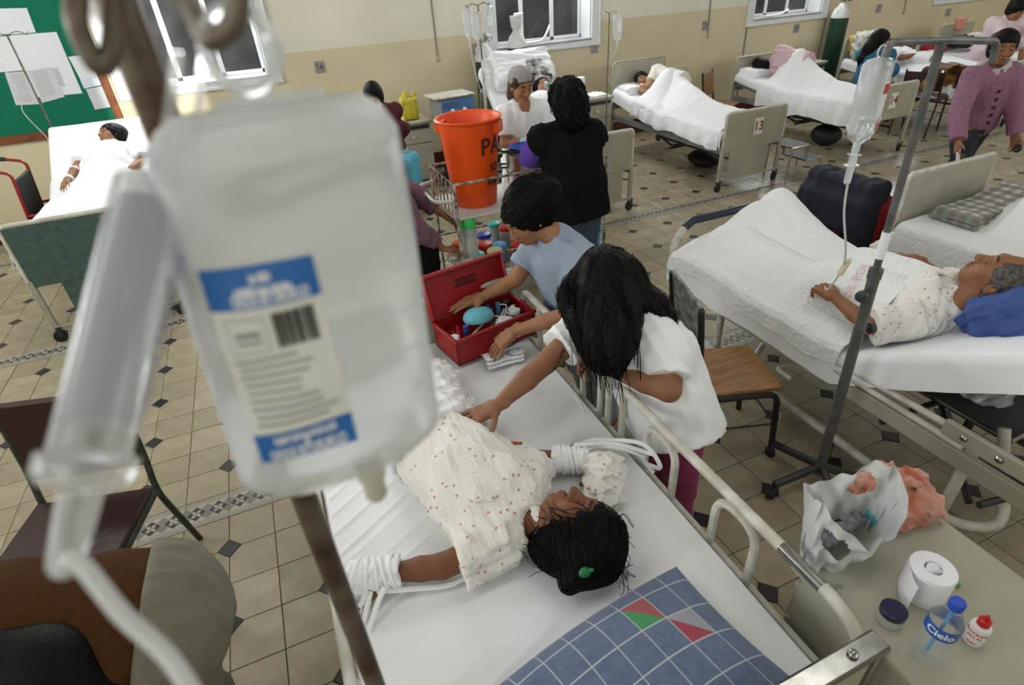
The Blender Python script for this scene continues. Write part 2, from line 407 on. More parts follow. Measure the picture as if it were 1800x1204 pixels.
def hand(h, wrist, d, palm, side, curl=(0.3, 0.3, 0.3, 0.3), spread=0.12, thumb=0.6, sc=1.0, thumb_dir=None):
    """palm plus five fingers; d = pointing direction, palm = direction the palm faces, side = +1 when the thumb lies to cross(d, palm)"""
    S = Solid(h); d = unit(d); n = np.asarray(palm, float); n = unit(n - d * np.dot(n, d)); t = np.cross(d, n) * side; w_ = np.asarray(wrist, float)
    S.cone(w_ - d * 0.03 * sc, w_ + d * 0.012 * sc, .0245 * sc, .026 * sc, .01, flat=(n, 0.8))
    S.rbox(w_ + d * .048 * sc, V(.026, .034, .0085) * sc, np.stack([t, d, n], 1), r=.007 * sc, k=.022)
    for i, (o, l, r_) in enumerate(((.029, .074, .0086), (.0105, .083, .0088), (-.009, .077, .0084), (-.0275, .06, .0076))):
        p = w_ + (d * (.084 - (.004 if i in (0,) else 0) - (.010 if i == 3 else 0)) + t * o) * sc; a = 0.0; dirr = unit(d + t * spread * (1.2 - 0.85 * i)); q = p; c = curl[i]
        for j, fr in enumerate((.45, .31, .24)):
            a += c * (0.85, 1.0, 0.75)[j]; v = unit(dirr * math.cos(a) + n * math.sin(a)); e = q + v * l * fr * sc
            S.cone(q, e, r_ * sc * (1, .92, .84)[j], r_ * sc * (.93, .85, .72)[j], .004); q = e
    p = w_ + (d * .018 + t * .026 + n * .004) * sc; v = unit(d * .75 + t * thumb + n * .25) if thumb_dir is None else unit(thumb_dir)
    q = p + v * .038 * sc; S.cone(p - v * .006 * sc, q, .0125 * sc, .0105 * sc, .012); v2 = unit(v + d * .35 + n * .2); e = q + v2 * .03 * sc; S.cone(q, e, .0105 * sc, .0092 * sc, .005); S.cone(e, e + unit(v2 + d * .2) * .02 * sc, .0092 * sc, .0072 * sc, .004)
    return S
def head_solid(h, c, rot, s=1.0, neck=None):
    """skull, face, ears; c = head centre; rot columns right / forward / up"""
    S = Solid(h); L = lambda x, y, z: c + rot @ (V(x, y, z) * s)
    S.ell(L(0, -.012, .032), V(.073, .092, .083) * s, rot); S.ell(L(0, .022, -.02), V(.061, .068, .083) * s, rot, .03)
    S.ell(L(0, .052, -.078), V(.036, .032, .028) * s, rot, .035); S.ell(L(0, .07, .035), V(.052, .02, .016) * s, rot, .02)
    for q in (-1, 1):
        S.ell(L(q * .04, .058, -.02), V(.022, .02, .024) * s, rot, .025); S.ell(L(q * .031, .092, .008), V(.02, .015, .011) * s, rot, .012, 's')
        S.ell(L(q * .031, .077, .006), V(.0145, .0135, .0105) * s, rot, .006)
        S.ell(L(q * .074, -.008, -.002), V(.009, .019, .032) * s, rot, .008); S.ell(L(q * .082, .0, .0), V(.006, .009, .016) * s, rot, .004, 's')
        S.ell(L(q * .0105, .096, -.028), V(.0095, .010, .008) * s, rot, .006)
    S.cone(L(0, .083, .018), L(0, .108, -.024), .0085 * s, .0115 * s, .012)
    S.ell(L(0, .088, -.052), V(.023, .012, .0065) * s, rot, .006); S.ell(L(0, .087, -.064), V(.020, .012, .0075) * s, rot, .006)
    if neck is not None: S.cone(L(0, -.02, -.05), neck, .05 * s, .055 * s, .03)
    return S
def face_tint(c, rot, s, base, eyes=True, lips=V(.30, .075, .06), brow=V(.02, .014, .012)):
    """colours the lips, brows, lashes"""
    def fn(v):
        col = np.tile(base, (len(v), 1)); q = (v - c) @ rot / s
        col *= (1 + 0.10 * np.sin(q[:, :1] * 61 + 1) * np.sin(q[:, 2:3] * 47) )
        m = (q[:, 1] > .055) & (np.abs(q[:, 0]) < .024 - np.abs(q[:, 2] + .058) * .6) & (np.abs(q[:, 2] + .058) < .0125); col[m] = lips * 0.6 + base * 0.4
        m = (q[:, 1] > .05) & (np.abs(q[:, 0]) < .022) & (np.abs(q[:, 2] + .0575) < .0022); col[m] = lips * 0.3
        ax_ = np.abs(q[:, 0]); m = (q[:, 1] > .05) & (ax_ > .013) & (ax_ < .049) & (np.abs(q[:, 2] - (.033 + .006 * np.cos((ax_ - .03) * 60))) < .0042); col[m] = brow
        if eyes:
            m = (q[:, 1] > .05) & (ax_ > .018) & (ax_ < .0445) & (np.abs(q[:, 2] - .003) < .0028); col[m] = V(.015, .01, .009)
        return np.clip(col, 0, 1)
    return fn
# ------------------------------------------------------------------ people
def torso_frame(J):
    up = unit(J['chest'] - J['pelvis']); r = J['shR'] - J['shL']; r = unit(r - up * np.dot(r, up)); f = np.cross(up, r); return np.stack([r, f, up], 1)
def fill_joints(J, sw=.165, hw=.085):
    J = {k: np.asarray(v, float) for k, v in J.items()}
    if 'right' in J:
        r = unit(J['right'])
        for n, p, w_ in (('sh', 'neck', sw), ('hip', 'pelvis', hw)):
            up = unit(J['chest'] - J['pelvis']); base = J[p] - up * (.055 if n == 'sh' else .03)
            J.setdefault(n + 'R', base + r * w_); J.setdefault(n + 'L', base - r * w_)
    return J
def body_solid(J, h, b=1.0, g=0.0, legs=True, arms=True, feet=True):
    """skeleton clothed in flesh; b = breadth, g = growth (garments reuse this)"""
    S = Solid(h); T = torso_frame(J); up = T[:, 2]; f = T[:, 1]; pe, ch, ne = J['pelvis'], J['chest'], J['neck']
    S.ell(pe, V(.165 * b + g, .115 * b + g, .12 + g), T); S.ell(pe * .55 + ch * .45, V(.135 * b + g, .1 * b + g, .15 + g), T, .05); S.ell(ch + f * .008, V(.152 * b + g, .11 * b + g, .165 + g), T, .06)
    S.cone(J['shL'], J['shR'], .05 * b + g, .05 * b + g, .06, flat=(f, .95)); S.cone(ne - up * .08, ne, .075 + g * .5, .05 + g * .3, .05)
    for s_ in 'LR':
        sh, el, wr = J['sh' + s_], J.get('el' + s_), J.get('wr' + s_)
        if arms and el is not None: S.cone(sh, el, .049 * b + g, .039 * b + g, .035); S.cone(el, el * .6 + wr * .4, .0385 * b + g, .037 * b + g, .012); S.cone(el * .6 + wr * .4, wr, .037 * b + g, .025 + g, .012)
        hp, kn, an = J.get('hip' + s_), J.get('kn' + s_), J.get('an' + s_)
        if legs and kn is not None:
            S.cone(hp, kn, .088 * b + g, .056 * b + g, .05); S.cone(kn, kn * .65 + an * .35, .054 * b + g, .052 * b + g, .02); S.cone(kn * .65 + an * .35, an, .052 * b + g, .034 + g, .02)
            if feet:
                fd = J.get('foot' + s_, f); fd = unit(fd); S.cone(an - fd * .03 - V(0, 0, .03), an + fd * .13 - V(0, 0, .045), .035, .028, .02)
    return S
def top_solid(J, h, b=1.0, g=.016, sleeve=.55, hem=.1, fold=.006, seed=1, flare=0.0, neckhole=.07, collar=None, wl=.09, sg=None):
    """shirt: torso, sleeves to a fraction (1 = elbow, 2 = wrist), hem below the pelvis"""
    S = Solid(h); T = torso_frame(J); up = T[:, 2]; f = T[:, 1]; r = T[:, 0]; pe, ch, ne = J['pelvis'], J['chest'], J['neck']; sg = g if sg is None else sg
    S.ell(pe * .55 + ch * .45, V(.14 * b + g, .107 * b + g, .17 + g), T, .05); S.ell(ch + f * .008, V(.153 * b + g, .112 * b + g, .165 + g), T, .06)
    S.cone(J['shL'], J['shR'], .051 * b + g, .051 * b + g, .06, flat=(f, .98)); S.cone(ne - up * .10, ne - up * .012, .09 + g, .062 + g * .3, .05)
    q = pe - up * hem; S.cone(pe + up * .05, q, .155 * b + g, .162 * b + g + flare, .06, flat=(f, .74)); 
    for s_ in 'LR':
        sh, el, wr = J['sh' + s_], J.get('el' + s_), J.get('wr' + s_)
        if el is None or sleeve <= 0: continue
        if sleeve <= 1: S.sleeve(sh, sh + (el - sh) * sleeve, .052 * b + sg, .050 * b + sg * 1.5, .03)
        else:
            S.cone(sh, el, .052 * b + sg, .043 * b + sg, .03); S.sleeve(el, el + (wr - el) * (sleeve - 1), .043 * b + sg, .033 + sg, .012); S.cone(el, el + (wr - el) * .3, .043 * b + sg, .040 * b + sg, .012)
    if fold: S.warp(folds(fold, wl, up, seed))
    S.cut(q, -up)
    if neckhole: S.ell(ne + up * .055 + f * .035, V(neckhole, neckhole, .065), T, .01, 's')
    return S
def pants_solid(J, h, b=1.0, g=.014, leg=2.0, rise=.09, fold=.006, seed=2, flare=0.0):
    S = Solid(h); T = torso_frame(J); up = T[:, 2]; f = T[:, 1]; pe = J['pelvis']
    S.ell(pe, V(.17 * b + g, .118 * b + g, .13 + g), T); S.cone(pe, pe + up * (rise + .05), .15 * b + g, .138 * b + g, .04, flat=(f, .76))
    for s_ in 'LR':
        hp, kn, an = J.get('hip' + s_), J.get('kn' + s_), J.get('an' + s_)
        if kn is None: continue
        S.cone(hp, kn, .092 * b + g, .06 * b + g, .05)
        if leg > 1: S.sleeve(kn, kn + (an - kn) * (leg - 1), .058 * b + g, .045 + g + flare, .02); S.cone(kn, kn * .6 + an * .4, .058 * b + g, .054 * b + g, .02)
    if fold: S.warp(folds(fold, .08, up, seed))
    S.cut(pe + up * rise, up); return S
def hair_cap(h, c, rot, s=1.0, puff=.012, front=.062, low=-.09, fold=.004, seed=3):
    """hair on the skull leaving the face free"""
    S = Solid(h); L = lambda x, y, z: c + rot @ (V(x, y, z) * s)
    S.ell(L(0, -.018, .034), V(.075 + puff, .092 + puff, .084 + puff) * s, rot); S.ell(L(0, -.05, -.03), V(.066 + puff, .055 + puff, .07 + puff) * s, rot, .04)
    S.ell(L(0, .115, -.035), V(.063, front + .03, .088) * s, rot, .018, 's')
    if fold: S.warp(folds(fold, .022, rot[:, 2], seed, 5))
    return S
BLACK_HAIR = lambda: mat('black_hair', (.0045, .004, .004), .5, spec=.16, bump=.0025, bscale=160, var=.5, vscale=90)
def strands(n, roots, ends, r=.0014, sag=0.02, seed=0):
    """loose wisps of hair as thin curved tubes"""
    q = np.random.default_rng(seed); mb = MB()
    for i in range(n):
        a = np.asarray(roots[i % len(roots)], float) + q.normal(size=3) * .012; b = np.asarray(ends[i % len(ends)], float) + q.normal(size=3) * .022; m = (a + b) / 2 + q.normal(size=3) * sag
        mb.tube(spline([a, m, b], 4), r, 5)
    return mb
def person(label, loc, J, head, face, up, skin='mid', h=.012, hh=.006, b=1.0, hs=1.0, hands=None, hand_h=.005, eyes=True, group=None, cat='person', legs=True, feet=True, name='person', arms=True, hair=True):
    """body mesh under an Empty: torso, limbs, head with face, hands"""
    J = fill_joints(J); t = thing(name, label, cat, loc, group); rot = frame(face, up); head = np.asarray(head, float); base = SKIN[skin]
    ps = [body_solid(J, h, b, legs=legs, feet=feet, arms=arms), head_solid(hh, head, rot, hs, J['neck'])]
    for hd in (hands or []): ps.append(hand(hand_h, *hd['a'], **{k: v for k, v in hd.items() if k != 'a'}))
    solid('body', ps, skin_mat(), t, face_tint(head, rot, hs, base, eyes))
    return t, J, rot, head
def eyeballs(t, head, rot, s=1.0, gaze=0.0):
    for q in (-1, 1):
        mb = MB(); c = head + rot @ (V(q * .031, .0775, .006) * s); mb.ball(c, .0125 * s, 10, rot)
        mb.cur = 1; mb.ball(c + rot @ (V(gaze, .0095, -.001) * s), .0055 * s, 8, rot); part('eye', mb, [mat('eye_white', (.62, .58, .54), .25), mat('iris', (.02, .012, .008), .2)], t)

def comb(parent, hair_obj, flow, n=350, steps=9, step=.013, r=.0011, lift=.0035, seed=0, m=None):
    """locks of hair traced over the hair volume along a flow direction"""
    from mathutils.kdtree import KDTree
    me = hair_obj.data; off = wloc(hair_obj); N = len(me.vertices); co = np.zeros(N * 3, np.float32); me.vertices.foreach_get('co', co); co = co.reshape(-1, 3) + off; nr = np.zeros(N * 3, np.float32); me.vertex_normals.foreach_get('vector', nr); nr = nr.reshape(-1, 3)
    kd = KDTree(N)
    for i in range(N): kd.insert(co[i], i)
    kd.balance(); q = np.random.default_rng(seed); mb = MB()
    for k in range(n):
        i = int(q.integers(N)); p = co[i] + nr[i] * lift; pts = [p]; wob = q.normal(size=3) * .25
        for s_ in range(steps):
            f = np.asarray(flow(p), float); f = unit(unit(f) + wob * (.4 + .1 * s_)); t_ = unit(f - nr[i] * np.dot(f, nr[i])); p2 = p + t_ * step; c, i, d = kd.find(p2); p = np.array(c) + nr[i] * lift * (1 + .5 * s_ / steps) + (t_ * step * .3 if np.linalg.norm(np.array(c) - pts[-1]) < step * .4 else 0); pts.append(p)
        mb.tube(spline(pts, 2), list(np.linspace(r * 1.3, r * .5, len(spline(pts, 2)))), 4)
    return part('hair_locks', mb, m or HAIR, hair_obj)
# ------------------------------------------------------------------ the setting
WY = ROOM[3]; T = 0.2; SW = 0.178
def jy(j, sec): return j * T + (-SW if sec < 0 else SW * sec)
STRIPS = [(-T - SW, -T), (9 * T, 9 * T + SW), (19 * T + SW, 19 * T + 2 * SW)]
m_grout = mat('grout', (.045, .042, .036), .85, var=.5, vscale=30)
def tile_mat(name, c, rnd, rough):
    m = mat(name, c, rough, spec=.5, var=.22, vscale=9, var2=tuple(x * .80 for x in c), detail=6); nt, b = nodes_of(m)
    src = b.inputs['Base Color'].links[0].from_socket; oi = nt.nodes.new('ShaderNodeObjectInfo'); g = nt.nodes.new('ShaderNodeNewGeometry')
    ad = nt.nodes.new('ShaderNodeMath'); ad.operation = 'ADD'; nt.links.new(oi.outputs['Random'], ad.inputs[0]); nt.links.new(g.outputs['Random Per Island'], ad.inputs[1])
    fr = nt.nodes.new('ShaderNodeMath'); fr.operation = 'FRACT'; nt.links.new(ad.outputs[0], fr.inputs[0])
    mr = nt.nodes.new('ShaderNodeMapRange'); mr.inputs[3].default_value = 1 - rnd; mr.inputs[4].default_value = 1 + rnd * .5; nt.links.new(fr.outputs[0], mr.inputs[0])
    mx = nt.nodes.new('ShaderNodeVectorMath'); mx.operation = 'SCALE'; nt.links.new(src, mx.inputs[0]); nt.links.new(mr.outputs[0], mx.inputs['Scale']); nt.links.new(mx.outputs[0], b.inputs['Base Color'])
    n = nt.nodes.new('ShaderNodeTexNoise'); n.inputs['Scale'].default_value = 7; tc = nt.nodes.new('ShaderNodeTexCoord'); nt.links.new(tc.outputs['Object'], n.inputs['Vector'])
    r2 = nt.nodes.new('ShaderNodeMapRange'); r2.inputs[3].default_value = rough - .1; r2.inputs[4].default_value = rough + .14; nt.links.new(n.outputs['Fac'], r2.inputs[0]); nt.links.new(r2.outputs[0], b.inputs['Roughness'])
    return m
m_tile = tile_mat('cream_cement_tile', (.35, .302, .205), .14, .26)
m_dia = tile_mat('black_cement_tile', (.030, .029, .030), .5, .30)
m_bpale = tile_mat('border_pale', (.40, .365, .285), .06, .3); m_bdark = mat('border_dark', (.03, .03, .03), .35); m_bgrey = mat('border_grey', (.19,.18,.16), .35, var=.2)
# floor slab
x0, x1, y0, y1, zc = ROOM
fl = MB().box((x0, y0, -.08), (x1, y1, -.004)); floor = struct('floor', fl, m_grout)
CL = .052; GP = .0016; BV = .0018
def tile_poly(i, j):
    """a 20 cm tile with the corner cut away that faces the black inset"""
    a = T / 2 - GP; P = [(-a, -a), (a, -a), (a, a), (-a, a)]; cx = -1 if i % 2 == 0 else 1; cy = -1 if j % 2 == 0 else 1
    k = {(-1, -1): 0, (1, -1): 1, (1, 1): 2, (-1, 1): 3}[(cx, cy)]; c = CL - GP; p = P[k]
    n1 = (p[0] - cx * c, p[1]); n2 = (p[0], p[1] - cy * c); pr = P[k - 1]; first = n2 if abs(pr[0] - p[0]) < 1e-6 else n1; second = n1 if first is n2 else n2
    return P[:k] + [first, second] + P[k + 1:]
def slab(mb, poly, cx, cy, z0, z1, bev=BV):
    n = len(poly); m = np.mean(poly, 0); ins = [tuple(np.array(p) - unit(np.array(p) - m) * bev * 1.3) for p in poly]
    mb.add([(cx + p[0], cy + p[1], z0) for p in poly] + [(cx + p[0], cy + p[1], z1 - bev * .6) for p in poly] + [(cx + p[0], cy + p[1], z1) for p in ins],
           [(i, (i + 1) % n, n + (i + 1) % n, n + i) for i in range(n)] + [(n + i, n + (i + 1) % n, 2 * n + (i + 1) % n, 2 * n + i) for i in range(n)] + [tuple(range(2 * n, 3 * n))])
BAGPOLY = [(190, 200), (300, 120), (480, 150), (690, 190), (775, 760), (690, 870), (440, 840), (330, 560), (235, 840), (140, 960), (80, 800), (200, 300)]
def inpoly(x, y, P):
    c = False
    for i in range(len(P)):
        a, b = P[i], P[i - 1]
        if (a[1] > y) != (b[1] > y) and x < (b[0] - a[0]) * (y - a[1]) / (b[1] - a[1]) + a[0]: c = not c
    return c
def shown(x, y):
    u, v, d = pix((x, y, 0))
    if d < .3 or not (-20 < u < 1820 and -20 < v < 1224) or inpoly(u, v, BAGPOLY): return None
    if .45 < x < 1.75 and -2.4 < y < -.2: return None
    if 1.6 < x < 2.2 and y < -1.95: return None
    if 2.75 < x < 3.7 and -2.3 < y < -.1: return None
    if u < 410 and v > 980: return None
    return d
cells = []; dots = []
for sec in (-1, 0, 1, 2):
    lo_j, hi_j = {-1: (-20, -1), 0: (-1, 9), 1: (9, 19), 2: (19, 24)}[sec]
    for j in range(lo_j, hi_j):
        yc = jy(j, sec) + T / 2
        if yc < y0 or yc + T / 2 > y1 + .05: continue
        for i in range(int(x0 / T), int(x1 / T)): cells.append((shown(i * T + T / 2, yc) or 99, i, j, i * T + T / 2, yc))
    for j in range(lo_j, hi_j + 1):
        if j % 2 == 0 and not (j in (lo_j, hi_j)):
            yc = jy(j, sec)
            if y0 < yc < y1:
                for i in range(int(x0 / T), int(x1 / T)):
                    if i % 2 == 0: dots.append((shown(i * T, yc) or 99, i * T, yc))
def lay(items, name, meshes, key, xy, mat_, stuff):
    items.sort(key=lambda q: q[0]); rest = MB()
    for n, q in enumerate(items):
        x, y = xy(q); k = key(q)
        if n < 300 and q[0] < 90:
            if k not in meshes:
                mb = MB(); slab(mb, k_poly(k), 0, 0, -.006, 0); meshes[k] = mb.mesh(name, smooth=False); meshes[k].materials.append(mat_)
            o = bpy.data.objects.new(name, meshes[k]); COL.objects.link(o); o.location = (x, y, random.uniform(-.0004, .0004)); o.parent = floor
        else: slab(rest, k_poly(k), x, y, -.006, random.uniform(-.0004, .0004))
    o = part(stuff, rest, mat_, floor, smooth=False); o['kind'] = 'stuff'
def k_poly(k): return DPOLY if k == 'd' else tile_poly(*k)
DPOLY = [(CL - GP * 1.6, 0), (0, CL - GP * 1.6), (-CL + GP * 1.6, 0), (0, -CL + GP * 1.6)]
lay(cells, 'floor_tile', {}, lambda q: (q[1] % 2, q[2] % 2), lambda q: (q[3], q[4]), m_tile, 'distant_floor_tiles')
lay(dots, 'black_inset_tile', {}, lambda q: 'd', lambda q: (q[1], q[2]), m_dia, 'distant_black_inset_tiles')
# border tiles: bands and a row of dark diamonds with a pale flower (flat print on the tile)
def border_mesh():
    mb = MB(); w_ = SW / 2; a = T / 2 - .0008
    def quad(xa, ya, xb, yb, m, z=0.0): mb.cur = m; mb.add([(xa, ya, z), (xb, ya, z), (xb, yb, z), (xa, yb, z)], [(0, 1, 2, 3)])
    def pl(P, m, z): mb.cur = m; mb.add([(p[0], p[1], z) for p in P], [tuple(range(len(P)))])
    mb.cur = 0; mb.box((-a, -w_ + .0008, -.006), (a, w_ - .0008, -.0004))
    quad(-a, -w_ + .001, a, w_ - .001, 0)
    for s_ in (-1, 1):
        for k, (o, t, m) in enumerate(((w_ - .004, .0025, 1), (w_ - .0165, .0055, 2), (w_ - .030, .0022, 1))): quad(-a, s_ * o - t / 2, a, s_ * o + t / 2, m, .0003)
    for c in (-T / 4, T / 4):
        q = .046; pl([(c - q, 0), (c, -q), (c + q, 0), (c, q)], 1, .0005)
        for k in range(4):
            th = math.pi / 4 + k * math.pi / 2; u = (math.cos(th), math.sin(th)); v = (-u[1], u[0]); l = .031; b_ = .0095
            pl([(c, 0), (c + u[0] * l * .5 + v[0] * b_, u[1] * l * .5 + v[1] * b_), (c + u[0] * l, u[1] * l), (c + u[0] * l * .5 - v[0] * b_, u[1] * l * .5 - v[1] * b_)], 0, .0008)
    for c in (-T / 2 + .001, 0, T / 2 - .001):
        for s_ in (-1, 1):
            P = [(c, 0), (c + .026, s_ * .026), (c, s_ * .052), (c - .026, s_ * .026)]; P = [(min(max(p[0], -a), a), max(min(p[1], w_ - .034), -w_ + .034)) for p in P]
            if c == 0 or True: pl(P if s_ > 0 else P[::-1], 2, .0004)
    return mb
bm_ = border_mesh().mesh('border_tile', smooth=False)
for m in (m_bpale, m_bdark, m_bgrey): bm_.materials.append(m)
bl = []
for (a, b) in STRIPS:
    for i in range(int(x0 / T), int(x1 / T)):
        x = i * T + T / 2; d = shown(x, (a + b) / 2)
        bl.append((d or 99, x, (a + b) / 2))
bl.sort()
for d, x, y in bl[:300]:
    o = bpy.data.objects.new('border_tile', bm_); COL.objects.link(o); o.location = (x, y, 0); o.parent = floor
# walls ---------------------------------------------------------------
def wall_mat(name, low, high, zsplit):
    m = mat(name, low, .55, spec=.3, bump=.0012, bscale=14); nt, b = nodes_of(m); tc = nt.nodes.new('ShaderNodeTexCoord'); sp = nt.nodes.new('ShaderNodeSeparateXYZ'); nt.links.new(tc.outputs['Object'], sp.inputs[0])
    g = nt.nodes.new('ShaderNodeMath'); g.operation = 'GREATER_THAN'; g.inputs[1].default_value = zsplit; nt.links.new(sp.outputs['Z'], g.inputs[0])
    n = nt.nodes.new('ShaderNodeTexNoise'); n.inputs['Scale'].default_value = 1.1; n.inputs['Detail'].default_value = 6; nt.links.new(tc.outputs['Object'], n.inputs['Vector'])
    mx = nt.nodes.new('ShaderNodeMix'); mx.data_type = 'RGBA'; mx.inputs['A'].default_value = (*low, 1); mx.inputs['B'].default_value = (*high, 1); nt.links.new(g.outputs[0], mx.inputs['Factor'])
    mr = nt.nodes.new('ShaderNodeMapRange'); mr.inputs[1].default_value = .3; mr.inputs[2].default_value = .7; mr.inputs[3].default_value = .9; mr.inputs[4].default_value = 1.06; nt.links.new(n.outputs['Fac'], mr.inputs[0])
    sc = nt.nodes.new('ShaderNodeVectorMath'); sc.operation = 'SCALE'; nt.links.new(mx.outputs['Result'], sc.inputs[0]); nt.links.new(mr.outputs[0], sc.inputs['Scale']); nt.links.new(sc.outputs[0], b.inputs['Base Color']); return m
m_wall = wall_mat('two_tone_wall_paint', (.68, .60, .41), (.76, .74, .62), 1.515)
m_white = mat('white_gloss_paint', (.72, .74, .76), .4, var=.08, vscale=5); m_ceil = mat('ceiling_paint', (.45, .44, .40), .8)
m_brown = mat('red_brown_skirting_paint', (.14, .035, .018), .4, var=.35, vscale=6)
WIN = [(-.655, .985, 1.235), (3.50, 5.13, 1.28), (7.64, 9.24, 1.20), (11.70, 13.35, 1.14)]   # outer edges of the frames, lower edge
WIN = [(a, b, 1.25) for a, b, c in WIN]; WTOP = 3.0; FR = .13
def wall_with_holes(name, xa, xb, Y, thick, holes, m, zt):
    """a wall in x-z with rectangular openings, built of blocks that meet"""
    mb = MB(); xs = xa
    for (a, b, lo_, hi_) in sorted(holes):
        mb.box((xs, Y, 0), (a, Y + thick, zt)); mb.box((a, Y, 0), (b, Y + thick, lo_)); mb.box((a, Y, hi_), (b, Y + thick, zt)); xs = b
    mb.box((xs, Y, 0), (xb, Y + thick, zt)); return struct(name, mb, m, smooth=False)
wall_with_holes('wall_back', x0 - .2, x1 + .2, WY, .34, [(a + FR, b - FR, z + .06, WTOP) for a, b, z in WIN], m_wall, zc)
SUNWIN = (2.05, 3.05, 2.62, 3.62)
wall_with_holes('wall_front', x0 - .2, x1 + .2, y0 - .3, .3, [SUNWIN] if SUNWIN else [], m_wall, zc)
struct('wall_left', MB().box((x0 - .3, y0, 0), (x0, y1, zc)), m_wall, smooth=False); struct('wall_right', MB().box((x1, y0, 0), (x1 + .3, y1, zc)), m_wall, smooth=False)
struct('ceiling', MB().box((x0 - .2, y0 - .3, zc), (x1 + .2, y1 + .34, zc + .15)), m_ceil, smooth=False)
struct('baseboard_back', MB().box((x0, WY - .018, .0), (x1, WY - .0005, .185), .004), m_brown)
m_glass = mat('dark_window_glass', (.035, .037, .04), .12, spec=.6, var=.5, vscale=3, var2=(.075, .077, .08)); m_sill = mat('worn_grey_sill', (.36, .35, .35), .6, var=.3, vscale=7)
for n, (a, b, z) in enumerate(WIN):
    w_ = thing('window_%d' % (n + 1), None, None, (a, WY, z)); w_['kind'] = 'structure'
    fm = MB()       # architrave proud of the wall, with a moulded edge
    for (xa, xb, za, zb) in ((a, a + FR, z, WTOP + .1), (b - FR, b, z, WTOP + .1), (a + FR, b - FR, z, z + .075)):
        fm.box((xa, WY - .022, za), (xb, WY - .0005, zb), .004)
    fm.box((a - .012, WY - .038, z - .02), (b + .012, WY - .0005, z + .016), .006); fm.box((a - .006, WY - .032, z), (a + .02, WY - .0005, WTOP + .1), .006); fm.box((b - .02, WY - .032, z), (b + .006, WY - .0005, WTOP + .1), .006)
    part('architrave', fm, m_white, w_)
    part('sill', MB().box((a + FR - .005, WY - .03, z + .055), (b - FR + .005, WY + .30, z + .078), .004), m_white if n == 0 else m_sill, w_)
    jm = MB(); jm.box((a + FR - .001, WY, z + .07), (a + FR + .02, WY + .3, WTOP)); jm.box((b - FR - .02, WY, z + .07), (b - FR + .001, WY + .3, WTOP)); part('window_reveal', jm, m_white, w_)
    ia, ib = a + FR + .02, b - FR - .02; iw = ib - ia; sash = MB(); y2 = WY + .24
    for k in range(3):
        xa = ia + iw * k / 3; xb = ia + iw * (k + 1) / 3; s_ = .028
        for (p, q, r_, t) in ((xa, xa + s_, z + .08, WTOP), (xb - s_, xb, z + .08, WTOP), (xa, xb, z + .08, z + .12)): sash.box((p, y2, r_), (q, y2 + .035, t), .003)
        part('pane', MB().box((xa + s_ * .8, y2 + .012, z + .11), (xb - s_ * .8, y2 + .018, WTOP)), m_glass, w_)
    part('sash', sash, m_white, w_)
    if n > 0: part('window_shutter', MB().xf((ib - .02, y2 + .0, z + .085), R(-62)).box((-.34, -.018, 0), (0, .018, 1.7), .004), m_white, w_)
# ------------------------------------------------------------------ beds
m_enamel = mat('cream_enamel_steel', (.39, .375, .295), .42, spec=.5, var=.16, vscale=5, bump=.0006, bscale=40)
m_grey = mat('grey_painted_steel', (.21, .22, .225), .45, var=.25, vscale=9); m_green = mat('green_painted_panel', (.065, .12, .105), .5, var=.3, vscale=20)
m_chrome = mat('chrome', (.40, .395, .37), .22, metal=1.0, var=.25, vscale=30); m_rubber = mat('black_rubber', (.012, .012, .012), .6); m_dark = mat('dark_steel', (.06, .062, .062), .45, metal=.4, var=.3)
m_whitetube = mat('chipped_white_enamel', (.62, .61, .56), .35, var=.14, vscale=16, var2=(.45, .43, .36))
m_sheet = mat('white_cotton', (.80, .81, .83), .85, spec=.2, bump=.0012, bscale=26, sheen=.2); m_matt = mat('mattress_ticking', (.70, .70, .70), .85, spec=.2)
m_blanket = mat('white_seersucker_cover', (.78, .79, .80), .9, spec=.15, bump=.012, bscale=46, sheen=.2)
m_dullblack = mat('dull_black', (.015, .015, .017), .6)  # plain dull black, mostly for stands, handles, seats and bundles
def caster(parent, x, y, r=.045, ang=0.3):
    mb = MB().xf((x, y, 0), ang); mb.lathe([(r * .3, -.018), (r, -.014), (r, .014), (r * .3, .018)], (0, 0, r), 16, (0, 1, 0)); part('wheel', mb, m_rubber, parent)
    mb = MB().xf((x, y, 0), ang)
    for s_ in (-1, 1): mb.prism([(-.012, r), (.012, r), (.03, r * 2 + .02), (-.005, r * 2 + .02)], s_ * .021 - .002, s_ * .021 + .002, 'xz')
    mb.box((-.01, -.024, r * 2 + .012), (.034, .024, r * 2 + .03), .003); part('caster_fork', mb, m_dark, parent)
def noise2(x, y, s, seed=0):
    q = np.random.default_rng(seed); o = 0
    for i in range(7): a = q.uniform(0, 6.28); k = s * q.uniform(.5, 2.2); o = o + np.sin((x * math.cos(a) + y * math.sin(a)) * k + q.uniform(0, 6.28)) / 7
    return o * 1.7
def bumps(L):
    """height over the mattress of a body under the cloth: list of (a, b, r0, r1)"""
    def fn(x, y):
        o = np.zeros_like(x)
        for (a, b, r0, r1) in L:
            ax, ay = a; bx, by = b; dx, dy = bx - ax, by - ay; l2 = dx * dx + dy * dy + 1e-9; t = np.clip(((x - ax) * dx + (y - ay) * dy) / l2, 0, 1); d = np.hypot(x - ax - dx * t, y - ay - dy * t); r_ = r0 + (r1 - r0) * t
            v = r_ * np.exp(-(d / (np.minimum(r_, .16) * 1.05 + .03)) ** 2 * .9); o = np.maximum(o, v) + np.minimum(o, v) * .12
        return o
    return fn
